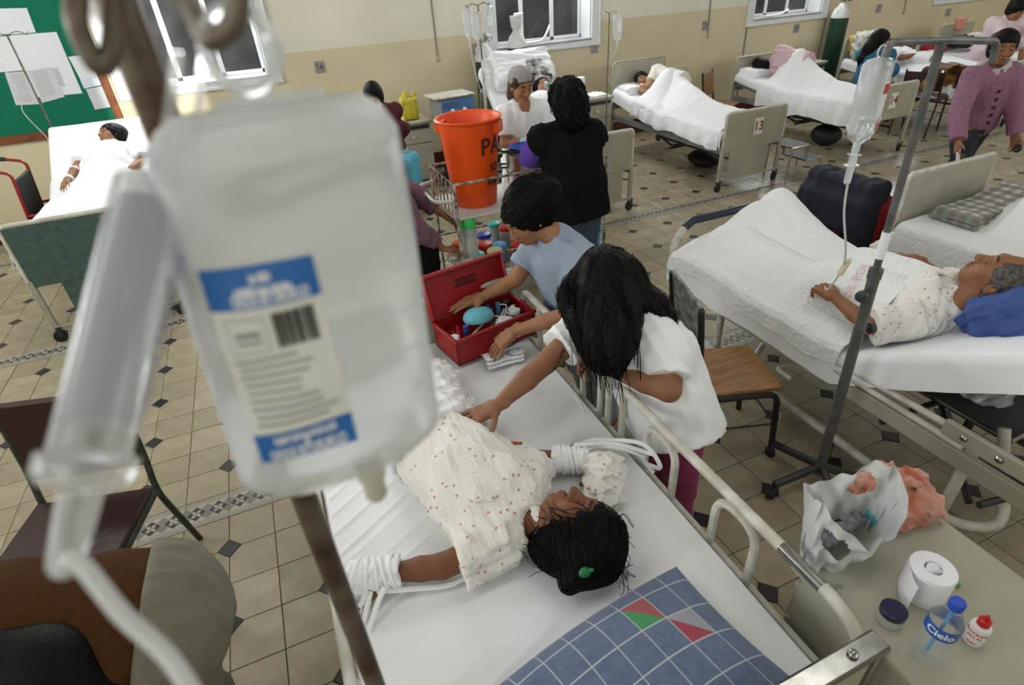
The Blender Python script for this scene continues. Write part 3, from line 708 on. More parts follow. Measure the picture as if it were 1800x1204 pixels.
def drape(xa, xb, ya, yb, ztop, dl=.2, dr=.2, top=None, de=0.0, thick=.006, nu=84, nv=90, wr=.005, wl=11, seed=0, ripple=.02, hem=.02, df=0.0, lift=None, aniso=1.0):
    """cloth lying on a bed and hanging over its sides; dl/dr side drops, de drop over the end yb, df over the end ya"""
    W = xb - xa; S = np.linspace(-dl, W + dr, nu); Tt = np.linspace(-df, (yb - ya) + de, nv); P = np.zeros((nu, nv, 3)); rc = .035
    SS, TT = np.meshgrid(S, Tt, indexing='ij'); X = xa + np.clip(SS, 0, W); Y = ya + np.clip(TT, 0, yb - ya)
    Z = ztop + wr * noise2(X, Y * aniso, wl, seed) + wr * .5 * noise2(X, Y * aniso, wl * 2.3, seed + 1)
    if lift is not None: Z = Z + lift(X, Y)
    if top is not None: Z = Z + top(X, Y)
    hl = 1 + hem * 4 * noise2(Y * 0, Y, 6, seed + 5)
    for (q, sg) in ((np.maximum(-SS, 0), -1), (np.maximum(SS - W, 0), 1)):
        q = q * hl; X = X + sg * (np.minimum(q, rc) * .6 + ripple * np.minimum(q / .15, 1) * (.6 + noise2(Y * 0 + 3, Y, 26, seed + 2))); Z = Z - np.maximum(q - .006, 0)
    for (q, sg) in ((np.maximum(TT - (yb - ya), 0), 1), (np.maximum(-TT, 0), -1)):
        Y = Y + sg * (np.minimum(q, rc) * .6 + ripple * np.minimum(q / .15, 1) * (.5 + noise2(X, X * 0, 22, seed + 3))); Z = Z - np.maximum(q - .006, 0)
    P[..., 0] = X; P[..., 1] = Y; P[..., 2] = Z; mb = MB(); mb.gridpts(P, thick); return mb
def ward_bed(label, xa, yf, head=1, w_=.80, L=2.06, panel=None, post=None, foot_h=.80, head_h=1.05, number=None, seed=0, mat_z=.62, backrest=0.0, lower=(.14, .78), name='hospital_bed', deck=True, foot_panel_low=.42, footboard=True, headboard=True):
    """steel ward bed; yf = foot end, head = +1 when the head lies towards the back wall"""
    panel = panel or m_enamel; post = post or m_enamel; t = thing(name, label, 'bed', (xa + w_ / 2, yf + head * L / 2, 0), 'hospital beds'); yh = yf + head * L
    def board(nm, y, h_, z0, low):
        mb = MB(); mb.box((xa + .02, y - .014, z0), (xa + w_ - .02, y + .014, h_ - .012), .004); o = part(nm, mb, panel, t)
        tr = MB(); tr.tube(fillet([(xa + .012, y, z0 - .02), (xa + .012, y, h_), (xa + w_ - .012, y, h_), (xa + w_ - .012, y, z0 - .02)], .05), .015, 8, flat=1.15); part('edge_trim', tr, m_whitetube if nm == 'footboard' else post, o)
        for x in (xa + .014, xa + w_ - .014):
            lg = MB(); lg.box((x - .02, y - .016, .105), (x + .02, y + .016, z0 + .05), .004); l = part('leg', lg, post, t); caster(l, x, y)
        if low:
            mb = MB(); mb.box((xa + w_ * low[0], y - .010, .13), (xa + w_ * low[1], y + .008, z0 + .005), .003); part('lower_panel', mb, panel, o)
            mb = MB(); mb.box((xa + .02, y - .012, .112), (xa + w_ - .02, y + .012, .135), .003); part('crossbar', mb, post, t)
        return o
    fb = None
    if footboard: fb = board('footboard', yf, foot_h, foot_panel_low, lower)
    if headboard: board('headboard', yh, head_h, .52, None)
    for x in (xa + .035, xa + w_ - .035): part('side_rail', MB().box((x - .018, min(yf, yh) + .015, mat_z - .235), (x + .018, max(yf, yh) - .015, mat_z - .165), .004), m_grey, t)
    ug = MB()
    for k in range(5): y = yf + head * (.25 + k * .38); ug.box((xa + .05, y - .02, mat_z - .215), (xa + w_ - .05, y + .02, mat_z - .18), .003)
    part('cross_members', ug, m_dark, t)
    jk = MB(); ym = yf + head * 1.0
    for s_ in (-1, 1): jk.tube([(xa + w_ / 2 + s_ * .2, ym - .4, .36), (xa + w_ / 2 + s_ * .2, ym + .1, .24), (xa + w_ / 2 + s_ * .2, ym + .5, .36)], .014, 8); jk.tube([(xa + w_ / 2 + s_ * .2, yf + head * .05, .30), (xa + w_ / 2 + s_ * .2, yf + head * 1.4, .30)], .012, 8)
    jk.tube([(xa + .1, ym, .24), (xa + w_ - .1, ym, .24)], .012, 8); part('winding_gear', jk, m_dark, t)
    y0_, y1_ = sorted((yf + head * .05, yh - head * .05)); hinge = .78
    def lift(X, Y):
        d = (yh - head * .05 - Y) * head; return np.where(d < hinge, (hinge - d) * math.tan(backrest) if backrest else 0, 0) if backrest else np.zeros_like(X)
    P = []; mb = MB()
    for zz, th in ((mat_z, .11),):
        ys = np.linspace(y0_, y1_, 24); lz = lift(ys * 0, ys); rows = []
        poly = [(xa + .02, 0, 0), (xa + w_ - .02, 0, 0)]
        Pt = np.array([[(x, ys[i], zz + lz[i]) for i in range(24)] for x in np.linspace(xa + .015, xa + w_ - .015, 6)]); mb.gridpts(Pt, th)
    part('mattress', mb, m_matt, t)
    if backrest:
        mb = MB(); Pt = np.array([[(x, ys[i], zz - .13 + lz[i]) for i in range(24)] for x in np.linspace(xa + .03, xa + w_ - .03, 4)]); mb.gridpts(Pt, .02); part('deck', mb, m_grey, t)
    else: part('deck', MB().box((xa + .03, y0_, mat_z - .155), (xa + w_ - .03, y1_, mat_z - .118), .004), m_grey, t)
    if number:
        txt, card = number; cx = xa + w_ * .54; cz = foot_h - .17; y = yf - head * .016
        cm = MB(); cm.box((cx - .055, y - .002, cz - .085), (cx + .055, y + .001, cz + .085)); o = part('number_card', cm, mat('white_card', (.72, .71, .68), .6), fb)
        nm = MB(); lettering(nm, txt, .125, (cx, y - .0028, cz), (1, 0, 0), (0, 0, 1), bold=.003); part('number_print', nm, mat('dark_red_print', (.22, .02, .02), .6), o, smooth=False)
    return t, lift, (xa, y0_, y1_, mat_z, w_)
def bedsheet(parent_none, label, mb, m, loc, cat='sheet', name='bed_sheet', group='bed linen'): return one(name, label, cat, mb, m, loc, group)
def bottom_sheet(label, B, lift, seed, drop=.10, wr=.003):
    xa, ya, yb, z, w_ = B; mb = drape(xa + .012, xa + w_ - .012, ya - .004, yb + .004, z + .008, drop, drop, None, .06, .004, 50, 70, wr, 9, seed, .004, .01, df=.06, lift=lift); return bedsheet(None, label, mb, m_sheet, (xa + w_ / 2, (ya + yb) / 2, z))
# row along the back wall -----------------------------------------------------
# bed 12: raised backrest, patient with a mask
BEDS = {}
t, lf, B = ward_bed('cream steel bed behind the nurse with the hair net, backrest raised high', 3.10, 2.10, backrest=R(37), head_h=.98, lower=(.12, .86)); BEDS[12] = (t, lf, B)
bottom_sheet('white sheet spread over the raised backrest behind the nurse', B, lf, 21)
bedsheet(None, 'white cover pulled up over the masked patient\'s legs', drape(3.13, 3.87, 2.13, 3.42, .645, .16, .12, bumps([((3.4, 2.3), (3.45, 3.3), .10, .16), ((3.62, 2.3), (3.55, 3.3), .1, .16)]), 0, .006, 70, 70, .006, 10, 22, lift=lf), m_blanket, (3.5, 2.8, .64))
# bed 13: woman asleep on her side
t, lf, B = ward_bed('cream steel bed with number card 13 on its footboard', 4.96, 2.05, number=('13', 1), w_=.81, L=2.16, backrest=R(11), head_h=1.08); BEDS[13] = (t, lf, B)
bottom_sheet('white bottom sheet under the sleeping woman on bed 13', B, lf, 31, .16)
bedsheet(None, 'rumpled white cover over the sleeping woman on bed 13', drape(4.98, 5.80, 2.10, 3.72, .645, .20, .16, bumps([((5.45, 2.45), (5.35, 2.95), .07, .16), ((5.35, 2.95), (5.42, 3.45), .17, .32), ((5.34, 3.55), (5.5, 3.70), .33, .30), ((5.05, 3.35), (5.1, 3.6), .07, .07)]), 0, .007, 90, 90, .010, 10, 32, ripple=.03, hem=.05, lift=lf), m_blanket, (5.4, 2.9, .64))
# bed 14: patient under a long hanging sheet
t, lf, B = ward_bed('cream steel bed with number card 14, half hidden behind the hanging drip bag', 6.95, 2.06, number=('14', 1), w_=.82, lower=None, head_h=.94, backrest=R(9), L=2.12); BEDS[14] = (t, lf, B)
bottom_sheet('white bottom sheet tucked on bed 14', B, lf, 41, .1)
bedsheet(None, 'long grey-white sheet hanging low over the side of bed 14', drape(6.94, 7.78, 2.10, 3.66, .645, .27, .2, bumps([((7.4, 2.3), (7.35, 2.95), .07, .12), ((7.35, 2.95), (7.38, 3.45), .14, .34), ((7.36, 3.45), (7.42, 3.62), .36, .34)]), 0, .007, 90, 90, .010, 8, 42, ripple=.03, hem=.06, lift=lf), m_blanket, (7.36, 3.0, .64))
# bed 15 and bed 16, far right
t, lf, B = ward_bed('cream steel bed beside the seated woman in the blue sweater', 8.98, 2.10, w_=.82, head_h=1.0, backrest=R(8)); BEDS[15] = (t, lf, B)
bottom_sheet('white bottom sheet beside the woman in the blue sweater', B, lf, 51, .14)
bedsheet(None, 'white cover over the patient wrapped in the red blanket', drape(8.98, 9.80, 2.14, 3.35, .645, .2, .15, bumps([((9.3, 2.3), (9.35, 3.2), .10, .22), ((9.55, 2.3), (9.5, 3.2), .1, .2)]), 0, .007, 80, 80, .010, 9, 52, ripple=.03, hem=.05), m_blanket, (9.4, 2.8, .64))
t, lf, B = ward_bed('farthest cream steel bed, beside the standing woman in the pale pink gown', 11.05, 2.10, w_=.82, head_h=1.0); BEDS[16] = (t, lf, B)
bottom_sheet('white bottom sheet on the farthest bed', B, lf, 61, .14)
bedsheet(None, 'loosely heaped white cover on the farthest bed', drape(11.05, 11.86, 2.14, 3.6, .645, .26, .15, bumps([((11.3, 2.3), (11.4, 3.2), .08, .14), ((11.5, 2.6), (11.6, 3.4), .1, .18)]), 0, .007, 80, 80, .016, 9, 62, ripple=.03, hem=.05), m_blanket, (11.4, 2.9, .64))
# left bed with the green footboard
t, lf, B = ward_bed('left-hand bed with green footboard panels in a cream frame', -1.17, 2.02, w_=.86, panel=m_green, foot_h=.90, mat_z=.72, foot_panel_low=.45, lower=(.22, .80), backrest=R(30), head_h=1.12); BEDS[10] = (t, lf, B)
bottom_sheet('white sheet on the left-hand bed with the green footboard', B, lf, 11)
bedsheet(None, 'white cover over the patient on the left-hand bed', drape(-1.16, -.30, 2.06, 3.42, .745, .14, .2, bumps([((-.85, 2.3), (-.78, 3.3), .10, .20), ((-.6, 2.3), (-.62, 3.3), .1, .20), ((-.7, 3.2), (-.7, 3.45), .22, .16), ((-1.05, 2.25), (-1.0, 2.5), .05, .05)]), .05, .007, 80, 90, .008, 9, 12, ripple=.03, hem=.05, lift=lf), m_blanket, (-.7, 2.9, .74))
# B3: bed on the right with a plaid blanket ------------------------------------
t, lf, B = ward_bed('cream bed at the right edge with chrome-edged board and folded plaid blanket', 4.33, -.33, head=-1, w_=.86, foot_h=.90, mat_z=.58, lower=None, foot_panel_low=.56, headboard=True, head_h=1.0); BEDS[3] = (t, lf, B)
bedsheet(None, 'white cover on the right-edge bed under the plaid blanket', drape(4.33, 5.19, -2.38, -.38, .60, .33, .3, lambda X, Y: .19 * np.exp(-((Y + .78) / .16) ** 2) * np.clip((X - 4.55) / .4, 0, 1) + np.where(Y < -.78, .19 * np.clip((X - 4.55) / .4, 0, 1), 0) * .98, .12, .008, 90, 90, .006, 9, 72, ripple=.012, hem=.01), m_blanket, (4.76, -1.4, .6))
# ------------------------------------------------------------------ foreground bed with side rails
t = thing('railed_bed', 'large white-sheeted bed with tubular side rails in the foreground', 'bed', (1.06, -1.3, 0), 'hospital beds'); FB = t
XA, XB, YF, YH, MZ = .52, 1.555, -.34, -2.26, .63
mb = MB(); mb.box((XA + .01, YH, .475), (XB - .01, YF, .615), .05); part('mattress', mb, m_matt, t)
for x in (XA + .03, XB - .03): part('side_beam', MB().box((x - .02, YH - .02, .36), (x + .02, YF + .03, .44), .005), m_enamel, t)
part('deck', MB().box((XA + .03, YH, .44), (XB - .03, YF, .472), .004), m_grey, t)
fbp = part('footboard', MB().box((XA + .02, YF + .03, .30), (XB - .0, YF + .055, .83), .006), m_enamel, t); part('edge_trim', MB().tube(fillet([(XA + .0, YF + .045, .1), (XA + .0, YF + .045, .845), (XB + .02, YF + .045, .845), (XB + .02, YF + .045, .1)], .05), .018, 10), m_whitetube, fbp)
hbp = part('headboard', MB().box((XA + .02, YH - .075, .40), (XB + .0, YH - .045, .86), .006), m_enamel, t)
tr = MB(); tr.box((XA - .01, YH - .085, .855), (XB + .03, YH - .035, .875), .006); tr.box((XB + .005, YH - .085, .3), (XB + .03, YH - .035, .86), .006); tr.ball((XB - .06, YH - .06, .88), (.012, .012, .008), 10); part('edge_trim', tr, m_chrome, hbp)
for x in (XA + .01, XB - .01):
    for y in (YH - .06, YF + .045): l = part('leg', MB().box((x - .022, y - .02, .1), (x + .022, y + .02, .42), .004), m_enamel, t); caster(l, x, y)
def side_rail(x, sgn):
    rl = part('guard_rail', MB().tube(fillet([(x, YF - .04, .47), (x, YF - .04, .80), (x, YF - .10, .82), (x, -2.20, .82), (x, -2.285, .78), (x, -2.29, .50)], .07, 6), .0165, 12), m_whitetube, t)
    mb = MB(); mb.tube([(x, YF - .03, .565), (x, -2.28, .565)], .0125, 8); part('lower_tube', mb, m_whitetube, rl)
    mb = MB(); mb.tube([(x, -2.03, .82), (x, -2.16, .82)], .0176, 12); part('chrome_sleeve', mb, m_chrome, rl)
    for (ya, yb) in ((-.56, -.72), (-.98, -1.12), (-1.18, -1.28)): part('spindle', MB().tube(fillet([(x, ya, .47), (x, ya, .815)], .02), .0135, 8), m_whitetube, rl); part('spindle', MB().tube([(x, yb, .47), (x, yb, .815)], .0135, 8), m_whitetube, rl)
    for (ya, yb) in ((-1.44, -1.60), (-1.80, -1.96)): part('hoop', MB().tube(fillet([(x - sgn * .004, ya, .46), (x - sgn * .004, ya, .79), (x - sgn * .004, yb, .79), (x - sgn * .004, yb, .46)], .075, 8), .0135, 8), m_whitetube, rl)
    return rl
side_rail(1.605, 1)
# left rail lowered beside the mattress
rl = part('guard_rail', MB().tube(fillet([(XA - .045, YF - .04, .30), (XA - .045, YF - .04, .60), (XA - .045, -2.2, .60), (XA - .045, -2.2, .3)], .06), .0165, 10), m_whitetube, t)
for y in np.linspace(-.6, -2.0, 8): part('spindle', MB().tube([(XA - .042, y, .30), (XA - .042, y, .595)], .0125, 8), m_whitetube, rl)
part('lower_tube', MB().tube([(XA - .045, YF - .04, .33), (XA - .045, -2.2, .33)], .0125, 8), m_whitetube, rl)
# fitted sheet with pulled creases that run from the left edge
def creases(X, Y):
    o = np.zeros_like(X); q = np.random.default_rng(5)
    for k in range(17):
        yc = -2.25 + k * .075 + q.uniform(-.02, .02); sl = .25 + .5 * (k / 17); ln = q.uniform(.25, .55); w_ = q.uniform(.006, .011)
        d = (Y - (yc + sl * (X - XA))) / w_; o = o + q.uniform(.003, .0065) * np.exp(-d * d) * np.clip(1 - (X - XA) / ln, 0, 1) ** .6
    o = o + .012 * np.exp(-(((X - 1.12) - (Y + .62) * -.55) / .03) ** 2) * np.clip((Y + 1.0) / .3, 0, 1) + .009 * np.exp(-(((X - 1.28) - (Y + .9) * .6) / .025) ** 2) * ((Y > -1.2) & (Y < -.5))
    return o
mb = drape(XA - .002, XB + .002, YH - .004, YF + .004, MZ - .008, .10, .12, creases, .10, .005, 230, 260, .0035, 9, 82, .003, .015, df=.12, aniso=.8)
bedsheet(None, 'creased white sheet stretched over the foreground bed', mb, m_sheet, (1.04, -1.3, MZ))
# ------------------------------------------------------------------ right-hand bed with the elderly patient
t = thing('adjustable_bed', 'bed on the right with exposed crank frame, elderly patient in it', 'bed', (3.18, -1.2, 0), 'hospital beds')
X0, X1 = 2.74, 3.62; YF2 = -.10; HY = -1.30
def prof2(y):    # deck height along the bed
    return np.where(y > HY, .50, .50 + (HY - y) * math.tan(R(31)))
for x in (X0 + .0, X1 - .0):
    part('frame_beam', MB().box((x - .018, -2.30, .44), (x + .018, YF2 + .02, .515), .005), m_enamel, t)
    if x == X0 + .0:
        for (za, zb) in ((.585, .60), (.545, .545)):
            part('lift_tube', MB().tube([(x - .02, HY - .0, za), (x - .02, -1.86, zb)], .014, 8), m_whitetube, t)
        part('lift_arm', MB().xf((x - .03, -1.78, .60), 0, R(0)).box((-.012, -.5, -.035), (.012, 0, .03), .004), m_enamel, t)
        for y in (-1.86, -1.98, -2.1): part('bolt', MB().lathe([(.014, 0), (.014, .006), (.008, .012)], (x - .042, y, .60), 8, (-1, 0, 0)), m_chrome, t)
P = np.array([[(x, y, float(prof2(y))) for y in np.linspace(-2.35, YF2, 40)] for x in np.linspace(X0 + .03, X1 - .03, 5)]); mb = MB(); mb.gridpts(P, .03); part('deck', mb, m_grey, t)
P2 = P.copy(); P2[..., 2] += .12; mb = MB(); mb.gridpts(P2, .115); part('mattress', mb, m_matt, t)
mb = MB()
for x in (X0 + .02, X1 - .02): mb.tube(fillet([(x, YF2 - .55, .46), (x, YF2 - .45, .46), (x, YF2 - .06, .46), (x, YF2 + .05, .46), (x, YF2 + .05, .70)], .05), .018, 8)
part('foot_bracket', mb, m_whitetube, t)
part('foot_hoop', MB().tube(fillet([(X0 + .02, YF2 + .05, .44), (X0 + .02, YF2 + .05, .70), (X0 + .14, YF2 + .05, .80), (X1 - .14, YF2 + .05, .80), (X1 - .02, YF2 + .05, .70), (X1 - .02, YF2 + .05, .44)], .1, 6), .022, 10), m_whitetube, t)
part('hoop_grip', MB().tube(fillet([(X0 + .09, YF2 + .05, .765), (X0 + .14, YF2 + .05, .80), (X1 - .14, YF2 + .05, .80), (X1 - .09, YF2 + .05, .765)], .08, 6), .025, 10), mat('navy_vinyl', (.015, .02, .04), .4), t)
for y in (-.45, -1.85):
    for x in (X0 + .10, X1 - .10): l = part('leg', MB().tube([(x, y, .46), (x, y - .0, .11)], .022, 10), m_whitetube, t); caster(l, x, y)
part('floor_tube', MB().tube(fillet([(X0 + .06, -.35, .13), (X0 + .06, -1.92, .13), (X0 + .22, -2.02, .13), (X0 + .3, -1.9, .30), (X0 + .34, -1.82, .46)], .10, 6), .022, 10), m_whitetube, t)
part('floor_tube', MB().tube(fillet([(X0 + .06, -.75, .16), (X0 + .3, -.62, .2), (X1 - .1, -.6, .2)], .1, 6), .018, 10), m_whitetube, t)
part('crank', MB().tube(fillet([(X0 + .15, -1.02, .42), (X0 + .08, -1.02, .36), (X0 - .03, -1.0, .36), (X0 - .03, -1.1, .36)], .03, 4), .012, 8), m_whitetube, t)
gr = MB()
for k, (a, b) in enumerate((((X0 + .1, -1.5, .34), (X1 - .05, -1.55, .36)), ((X0 + .15, -1.9, .2), (X1 - .05, -1.2, .3)), ((X0 + .2, -.5, .3), (X0 + .25, -2.0, .33)), ((X0 + .5, -.5, .33), (X0 + .55, -2.1, .3)), ((X0 + .05, -.68, .4), (X1 - .1, -.7, .4)), ((X0 + .1, -1.95, .26), (X1 - .1, -2.05, .22)))): gr.tube([a, b], .015, 8)
part('winding_gear', gr, m_dark, t)
BED2 = t
lift2 = lambda X, Y: np.where(Y < HY, (HY - Y) * math.tan(R(31)), 0)
bedsheet(None, 'white sheet under the elderly patient on the raised backrest', drape(X0 - .005, X1 + .005, -2.34, YF2 - .0, .628, .17, .12, None, .05, .005, 60, 100, .004, 8, 91, .008, .01, lift=lift2), m_sheet, (3.18, -1.2, .63))
top2 = bumps([((2.98, -.30), (3.0, -.95), .17, .13), ((3.24, -.36), (3.2, -.95), .34, .15), ((3.14, -.30), (3.32, -.32), .27, .22), ((3.02, -.95), (3.04, -1.3), .19, .23), ((3.2, -.95), (3.2, -1.3), .21, .25), ((3.3, -1.1), (3.36, -1.3), .17, .17)])
mb = drape(X0 - .012, X1 + .012, -1.30, YF2 - .005, .642, .11, .13, top2, .05, .007, 170, 190, .010, 16, 92, .012, .03, lift=lift2)
SHEET2 = bedsheet(None, 'white seersucker cover with faded red stencil over the elderly patient', mb, m_blanket, (3.18, -.8, .64))

zc2 = lambda x, y: (x, y, .658 + .010 + float(lift2(np.array(x), np.array(y))) + float(top2(np.array([x]), np.array([y]))[0]))
for txt, pa, pb, sz in (('DOS POR', (1468, 545), (1520, 497), .05), ('HOSP', (1283, 527), (1300, 505), .04)):
    A, B_ = at(*pa, .78), at(*pb, .78); ux = unit(B_[:2] - A[:2]); uy = V(-ux[1], ux[0]); C_ = (A[:2] + B_[:2]) / 2
    part('stencil', lettering(MB(), txt, sz, None, (1, 0, 0), (0, 1, 0), lambda x, y: zc2(C_[0] + ux[0] * x + uy[0] * y, C_[1] + ux[1] * x + uy[1] * y)), mat('faded_red_stencil', (.60, .40, .41), .9), SHEET2, smooth=False)
# ------------------------------------------------------------------ things on the back wall
m_wood = mat('red_brown_wood', (.24, .075, .022), .45, var=.45, vscale=12, bump=.0006, bscale=70); m_felt = mat('green_felt', (.012, .17, .095), .9, spec=.15, bump=.001, bscale=200)
xr, zb = -.69, .965
t = thing('notice_board', 'green felt notice board in a red-brown wooden frame', 'notice board', (xr - 1.0, WY - .03, zb))
part('board_panel', MB().box((xr - 1.95, WY - .024, zb + .05), (xr - .05, WY - .006, 2.45)), m_felt, t)
for a, b in (((xr - 2.0, zb), (xr, zb + .075)), ((xr - .075, zb + .075), (xr, 2.5)), ((xr - 2.0, zb + .075), (xr - 1.925, 2.5)), ((xr - 1.925, 2.425), (xr - .075, 2.5))): part('frame_board', MB().box((a[0], WY - .04, a[1]), (b[0], WY - .004, b[1]), .004), m_wood, t)
def paper_mat(name, scale=60, dark=.55, top=.0):
    m = mat(name, (.80, .82, .85), .7); nt, b = nodes_of(m); tc = nt.nodes.new('ShaderNodeTexCoord'); w_ = nt.nodes.new('ShaderNodeTexWave'); w_.bands_direction = 'Z'; w_.inputs['Scale'].default_value = scale; w_.inputs['Distortion'].default_value = .0
    n = nt.nodes.new('ShaderNodeTexNoise'); n.inputs['Scale'].default_value = 160; nt.links.new(tc.outputs['Object'], n.inputs['Vector']); nt.links.new(tc.outputs['Object'], w_.inputs['Vector'])
    a = nt.nodes.new('ShaderNodeMath'); a.operation = 'MULTIPLY'; nt.links.new(w_.outputs['Fac'], a.inputs[0]); nt.links.new(n.outputs['Fac'], a.inputs[1]); g = nt.nodes.new('ShaderNodeMath'); g.operation = 'GREATER_THAN'; g.inputs[1].default_value = dark; nt.links.new(a.outputs[0], g.inputs[0])
    mx = nt.nodes.new('ShaderNodeMix'); mx.data_type = 'RGBA'; mx.inputs['A'].default_value = (.80, .82, .85, 1); mx.inputs['B'].default_value = (.32, .33, .36, 1); nt.links.new(g.outputs[0], mx.inputs['Factor']); nt.links.new(mx.outputs['Result'], b.inputs['Base Color']); return m
m_pap = mat('white_paper', (.80, .82, .86), .7); m_print = paper_mat('printed_paper', 30, .34); m_print2 = paper_mat('densely_printed_paper', 42, .22)
def wallpaper(label, P, m, dy, block=None):
    y = WY - .026 - dy; Q = [aty(u, v, y) for u, v in P]; mb = MB(); mb.add([q for q in Q] + [q + V(0, .001, 0) for q in Q], [(0, 1, 2, 3), (7, 6, 5, 4), (0, 4, 5, 1), (1, 5, 6, 2), (2, 6, 7, 3), (3, 7, 4, 0)]); c = np.mean(Q, 0)
    o = one('paper_sheet', label, 'paper', mb, m, c, 'papers on the notice board', smooth=False)
    for (u0, v0, u1, v1) in (block or []):
        g = lambda u, v: Q[0] * (1 - u) * (1 - v) + Q[1] * u * (1 - v) + Q[2] * u * v + Q[3] * (1 - u) * v; mm = MB(); mm.add([g(u0, v0) - V(0, .0008, 0), g(u1, v0) - V(0, .0008, 0), g(u1, v1) - V(0, .0008, 0), g(u0, v1) - V(0, .0008, 0)], [(0, 1, 2, 3)]); part('printed_list', mm, m_print2, o, smooth=False)
wallpaper('white sheet pinned high on the notice board in the sun patch', [(-40, 16), (47, 14), (63, 57), (-20, 64)], m_pap, .001)
wallpaper('plain pinned sheet above the printed lists at the left edge', [(-34, 66), (38, 62), (62, 122), (-10, 128)], m_pap, .001)
wallpaper('wide white sheet above the two printed lists', [(20, 62), (99, 56), (145, 164), (58, 172)], m_pap, .002, [(.55, .55, .72, .86)])
wallpaper('left one of the two long printed lists', [(8, 128), (48, 125), (70, 183), (28, 185)], m_print, .004, [(.15, .05, .75, .9)])
wallpaper('long printed list just right of the stand pole', [(49, 124), (92, 118), (114, 170), (74, 181)], m_print, .005, [(.1, .05, .7, .85)])
wallpaper('small white note nearest the right end of the board', [(120, 100), (148, 96), (172, 132), (142, 141)], m_pap, .001)
wallpaper('pale bluish slip overlapping the small white note', [(141, 141), (177, 131), (184, 148), (148, 156)], mat('bluish_paper', (.70, .75, .86), .7), .003)
wallpaper('small printed slip hanging lowest on the board', [(151, 157), (180, 151), (195, 188), (167, 193)], m_print, .005)
m_plate = mat('grey_number_plate', (.33, .32, .32), .5, var=.3, vscale=40)
for (u, v), n_, lb in (((562, 118), '16', 'grey wall plate reading 16 beside the left window'), ((838, 86), '', 'grey wall plate behind the cluster of drip bags'), ((1045, 85), '', 'grey wall plate under the corner of the middle window'), ((1240, 45), '7', 'grey wall plate reading 7 between the two windows'), ((1400, 50), '9', 'grey wall plate under the third window'), ((1545, 15), '', 'grey wall plate right of the green oxygen cylinder'), ((1667, 22), '', 'grey wall plate under the last window')):
    p = aty(u, v, WY - .006); t = thing('wall_plate', lb, 'wall plate', p, 'number plates on the wall'); part('plate', MB().box(p + V(-.055, -.006, -.06), p + V(.055, .005, .06), .003), m_plate, t)
    if n_: part('plate_number', lettering(MB(), n_, .085, p + V(0, -.0075, 0), (1, 0, 0), (0, 0, 1)), m_bdark, t, smooth=False)
for (u0, v0, u1, v1), lb in (((757, -60, 770, 105), 'thin call cord hanging on the wall left of the drip bags'), ((1254, -40, 1244, 64), 'thin call cord hanging beside the wall plate 7'), ((1598, -40, 1589, 22), 'thin call cord on the wall above the far beds')):
    a = aty(u0, v0, WY - .012); b = aty(u1, v1, WY - .012); a[0] = (a[0] + b[0]) / 2 - .02; t = thing('call_cord', lb, 'cord', b, 'call cords'); part('cord', MB().tube([a, b + V(0, 0, .03)], .007, 6), m_grey, t); part('cord_pull', MB().lathe([(.006, .05), (.014, .03), (.014, -.02), (.006, -.03)], b, 8), mat('old_ivory_plastic', (.42, .38, .27), .5), t)
for (u, v), z1_, lb in (((1302, 125), 4.0, 'thin conduit running down the wall beside the third window'), ((1436, 108), 1.25, 'thin conduit on the wall near the oxygen cylinder')):
    p = aty(u, v, WY - .012); one('wall_conduit', lb, 'conduit', MB().tube([(p[0], WY - .012, .2), (p[0], WY - .012, z1_)], .009, 6), m_grey, (p[0], WY - .012, .2), 'wall conduits')
# ------------------------------------------------------------------ oxygen cylinders
m_o2 = mat('dark_green_cylinder_paint', (.010, .045, .028), .35, var=.3, vscale=8); m_o2w = mat('white_cylinder_paint', (.62, .63, .62), .4, var=.15, vscale=12)
def cylinder(label, x, y, zs, cap, r=.115):
    t = thing('oxygen_cylinder', label, 'gas cylinder', (x, y, 0), 'oxygen cylinders'); part('body', MB().lathe([(r * .9, 0), (r, .02), (r, zs - .0)], (x, y, 0), 24), m_o2, t)
    part('shoulder', MB().lathe([(r, zs), (r * .98, zs + .05), (r * .75, zs + .12), (r * .4, zs + .165), (r * .33, zs + .2)], (x, y, 0), 24), m_o2w, t)
    if cap == 'cap': part('valve_guard', MB().lathe([(r * .35, zs + .2), (r * .5, zs + .22), (r * .62, zs + .34), (r * .45, zs + .34), (r * .4, zs + .25)], (x, y, 0), 16), m_o2w, t); part('paper_wrap', MB().xf((x + .03, y - .02, zs + .3), .3).box((-.05, -.04, -.03), (.05, .04, .07), .01), m_pap, t)
    else:
        v = part('valve', MB().lathe([(r * .28, zs + .19), (r * .28, zs + .27), (r * .18, zs + .30)], (x, y, 0), 12), m_chrome, t)
        for s_ in (-1, 1): g = part('gauge', MB().lathe([(.035, 0), (.038, .01), (.038, .03), (.03, .035)], (x + s_ * .055, y - .04, zs + .25), 14, (0, -1, 0)), m_chrome, t)
        part('flow_bottle', MB().lathe([(.022, 0), (.026, .02), (.026, .1), (.012, .12)], (x - .1, y - .03, zs + .05), 12), mat('clear_plastic', (.8, .86, .88), .12, trans=.75, alpha=.55), t)
cylinder('green and white oxygen cylinder half hidden behind the drip bags', 3.37, 4.62, 1.23, 'g', .12); cylinder('green oxygen cylinder with white wrapped cap under the middle window', 3.81, 4.62, 1.34, 'cap', .12); cylinder('tall green oxygen cylinder with gauges beside the third window', 9.30, 4.62, 1.24, 'g', .13)
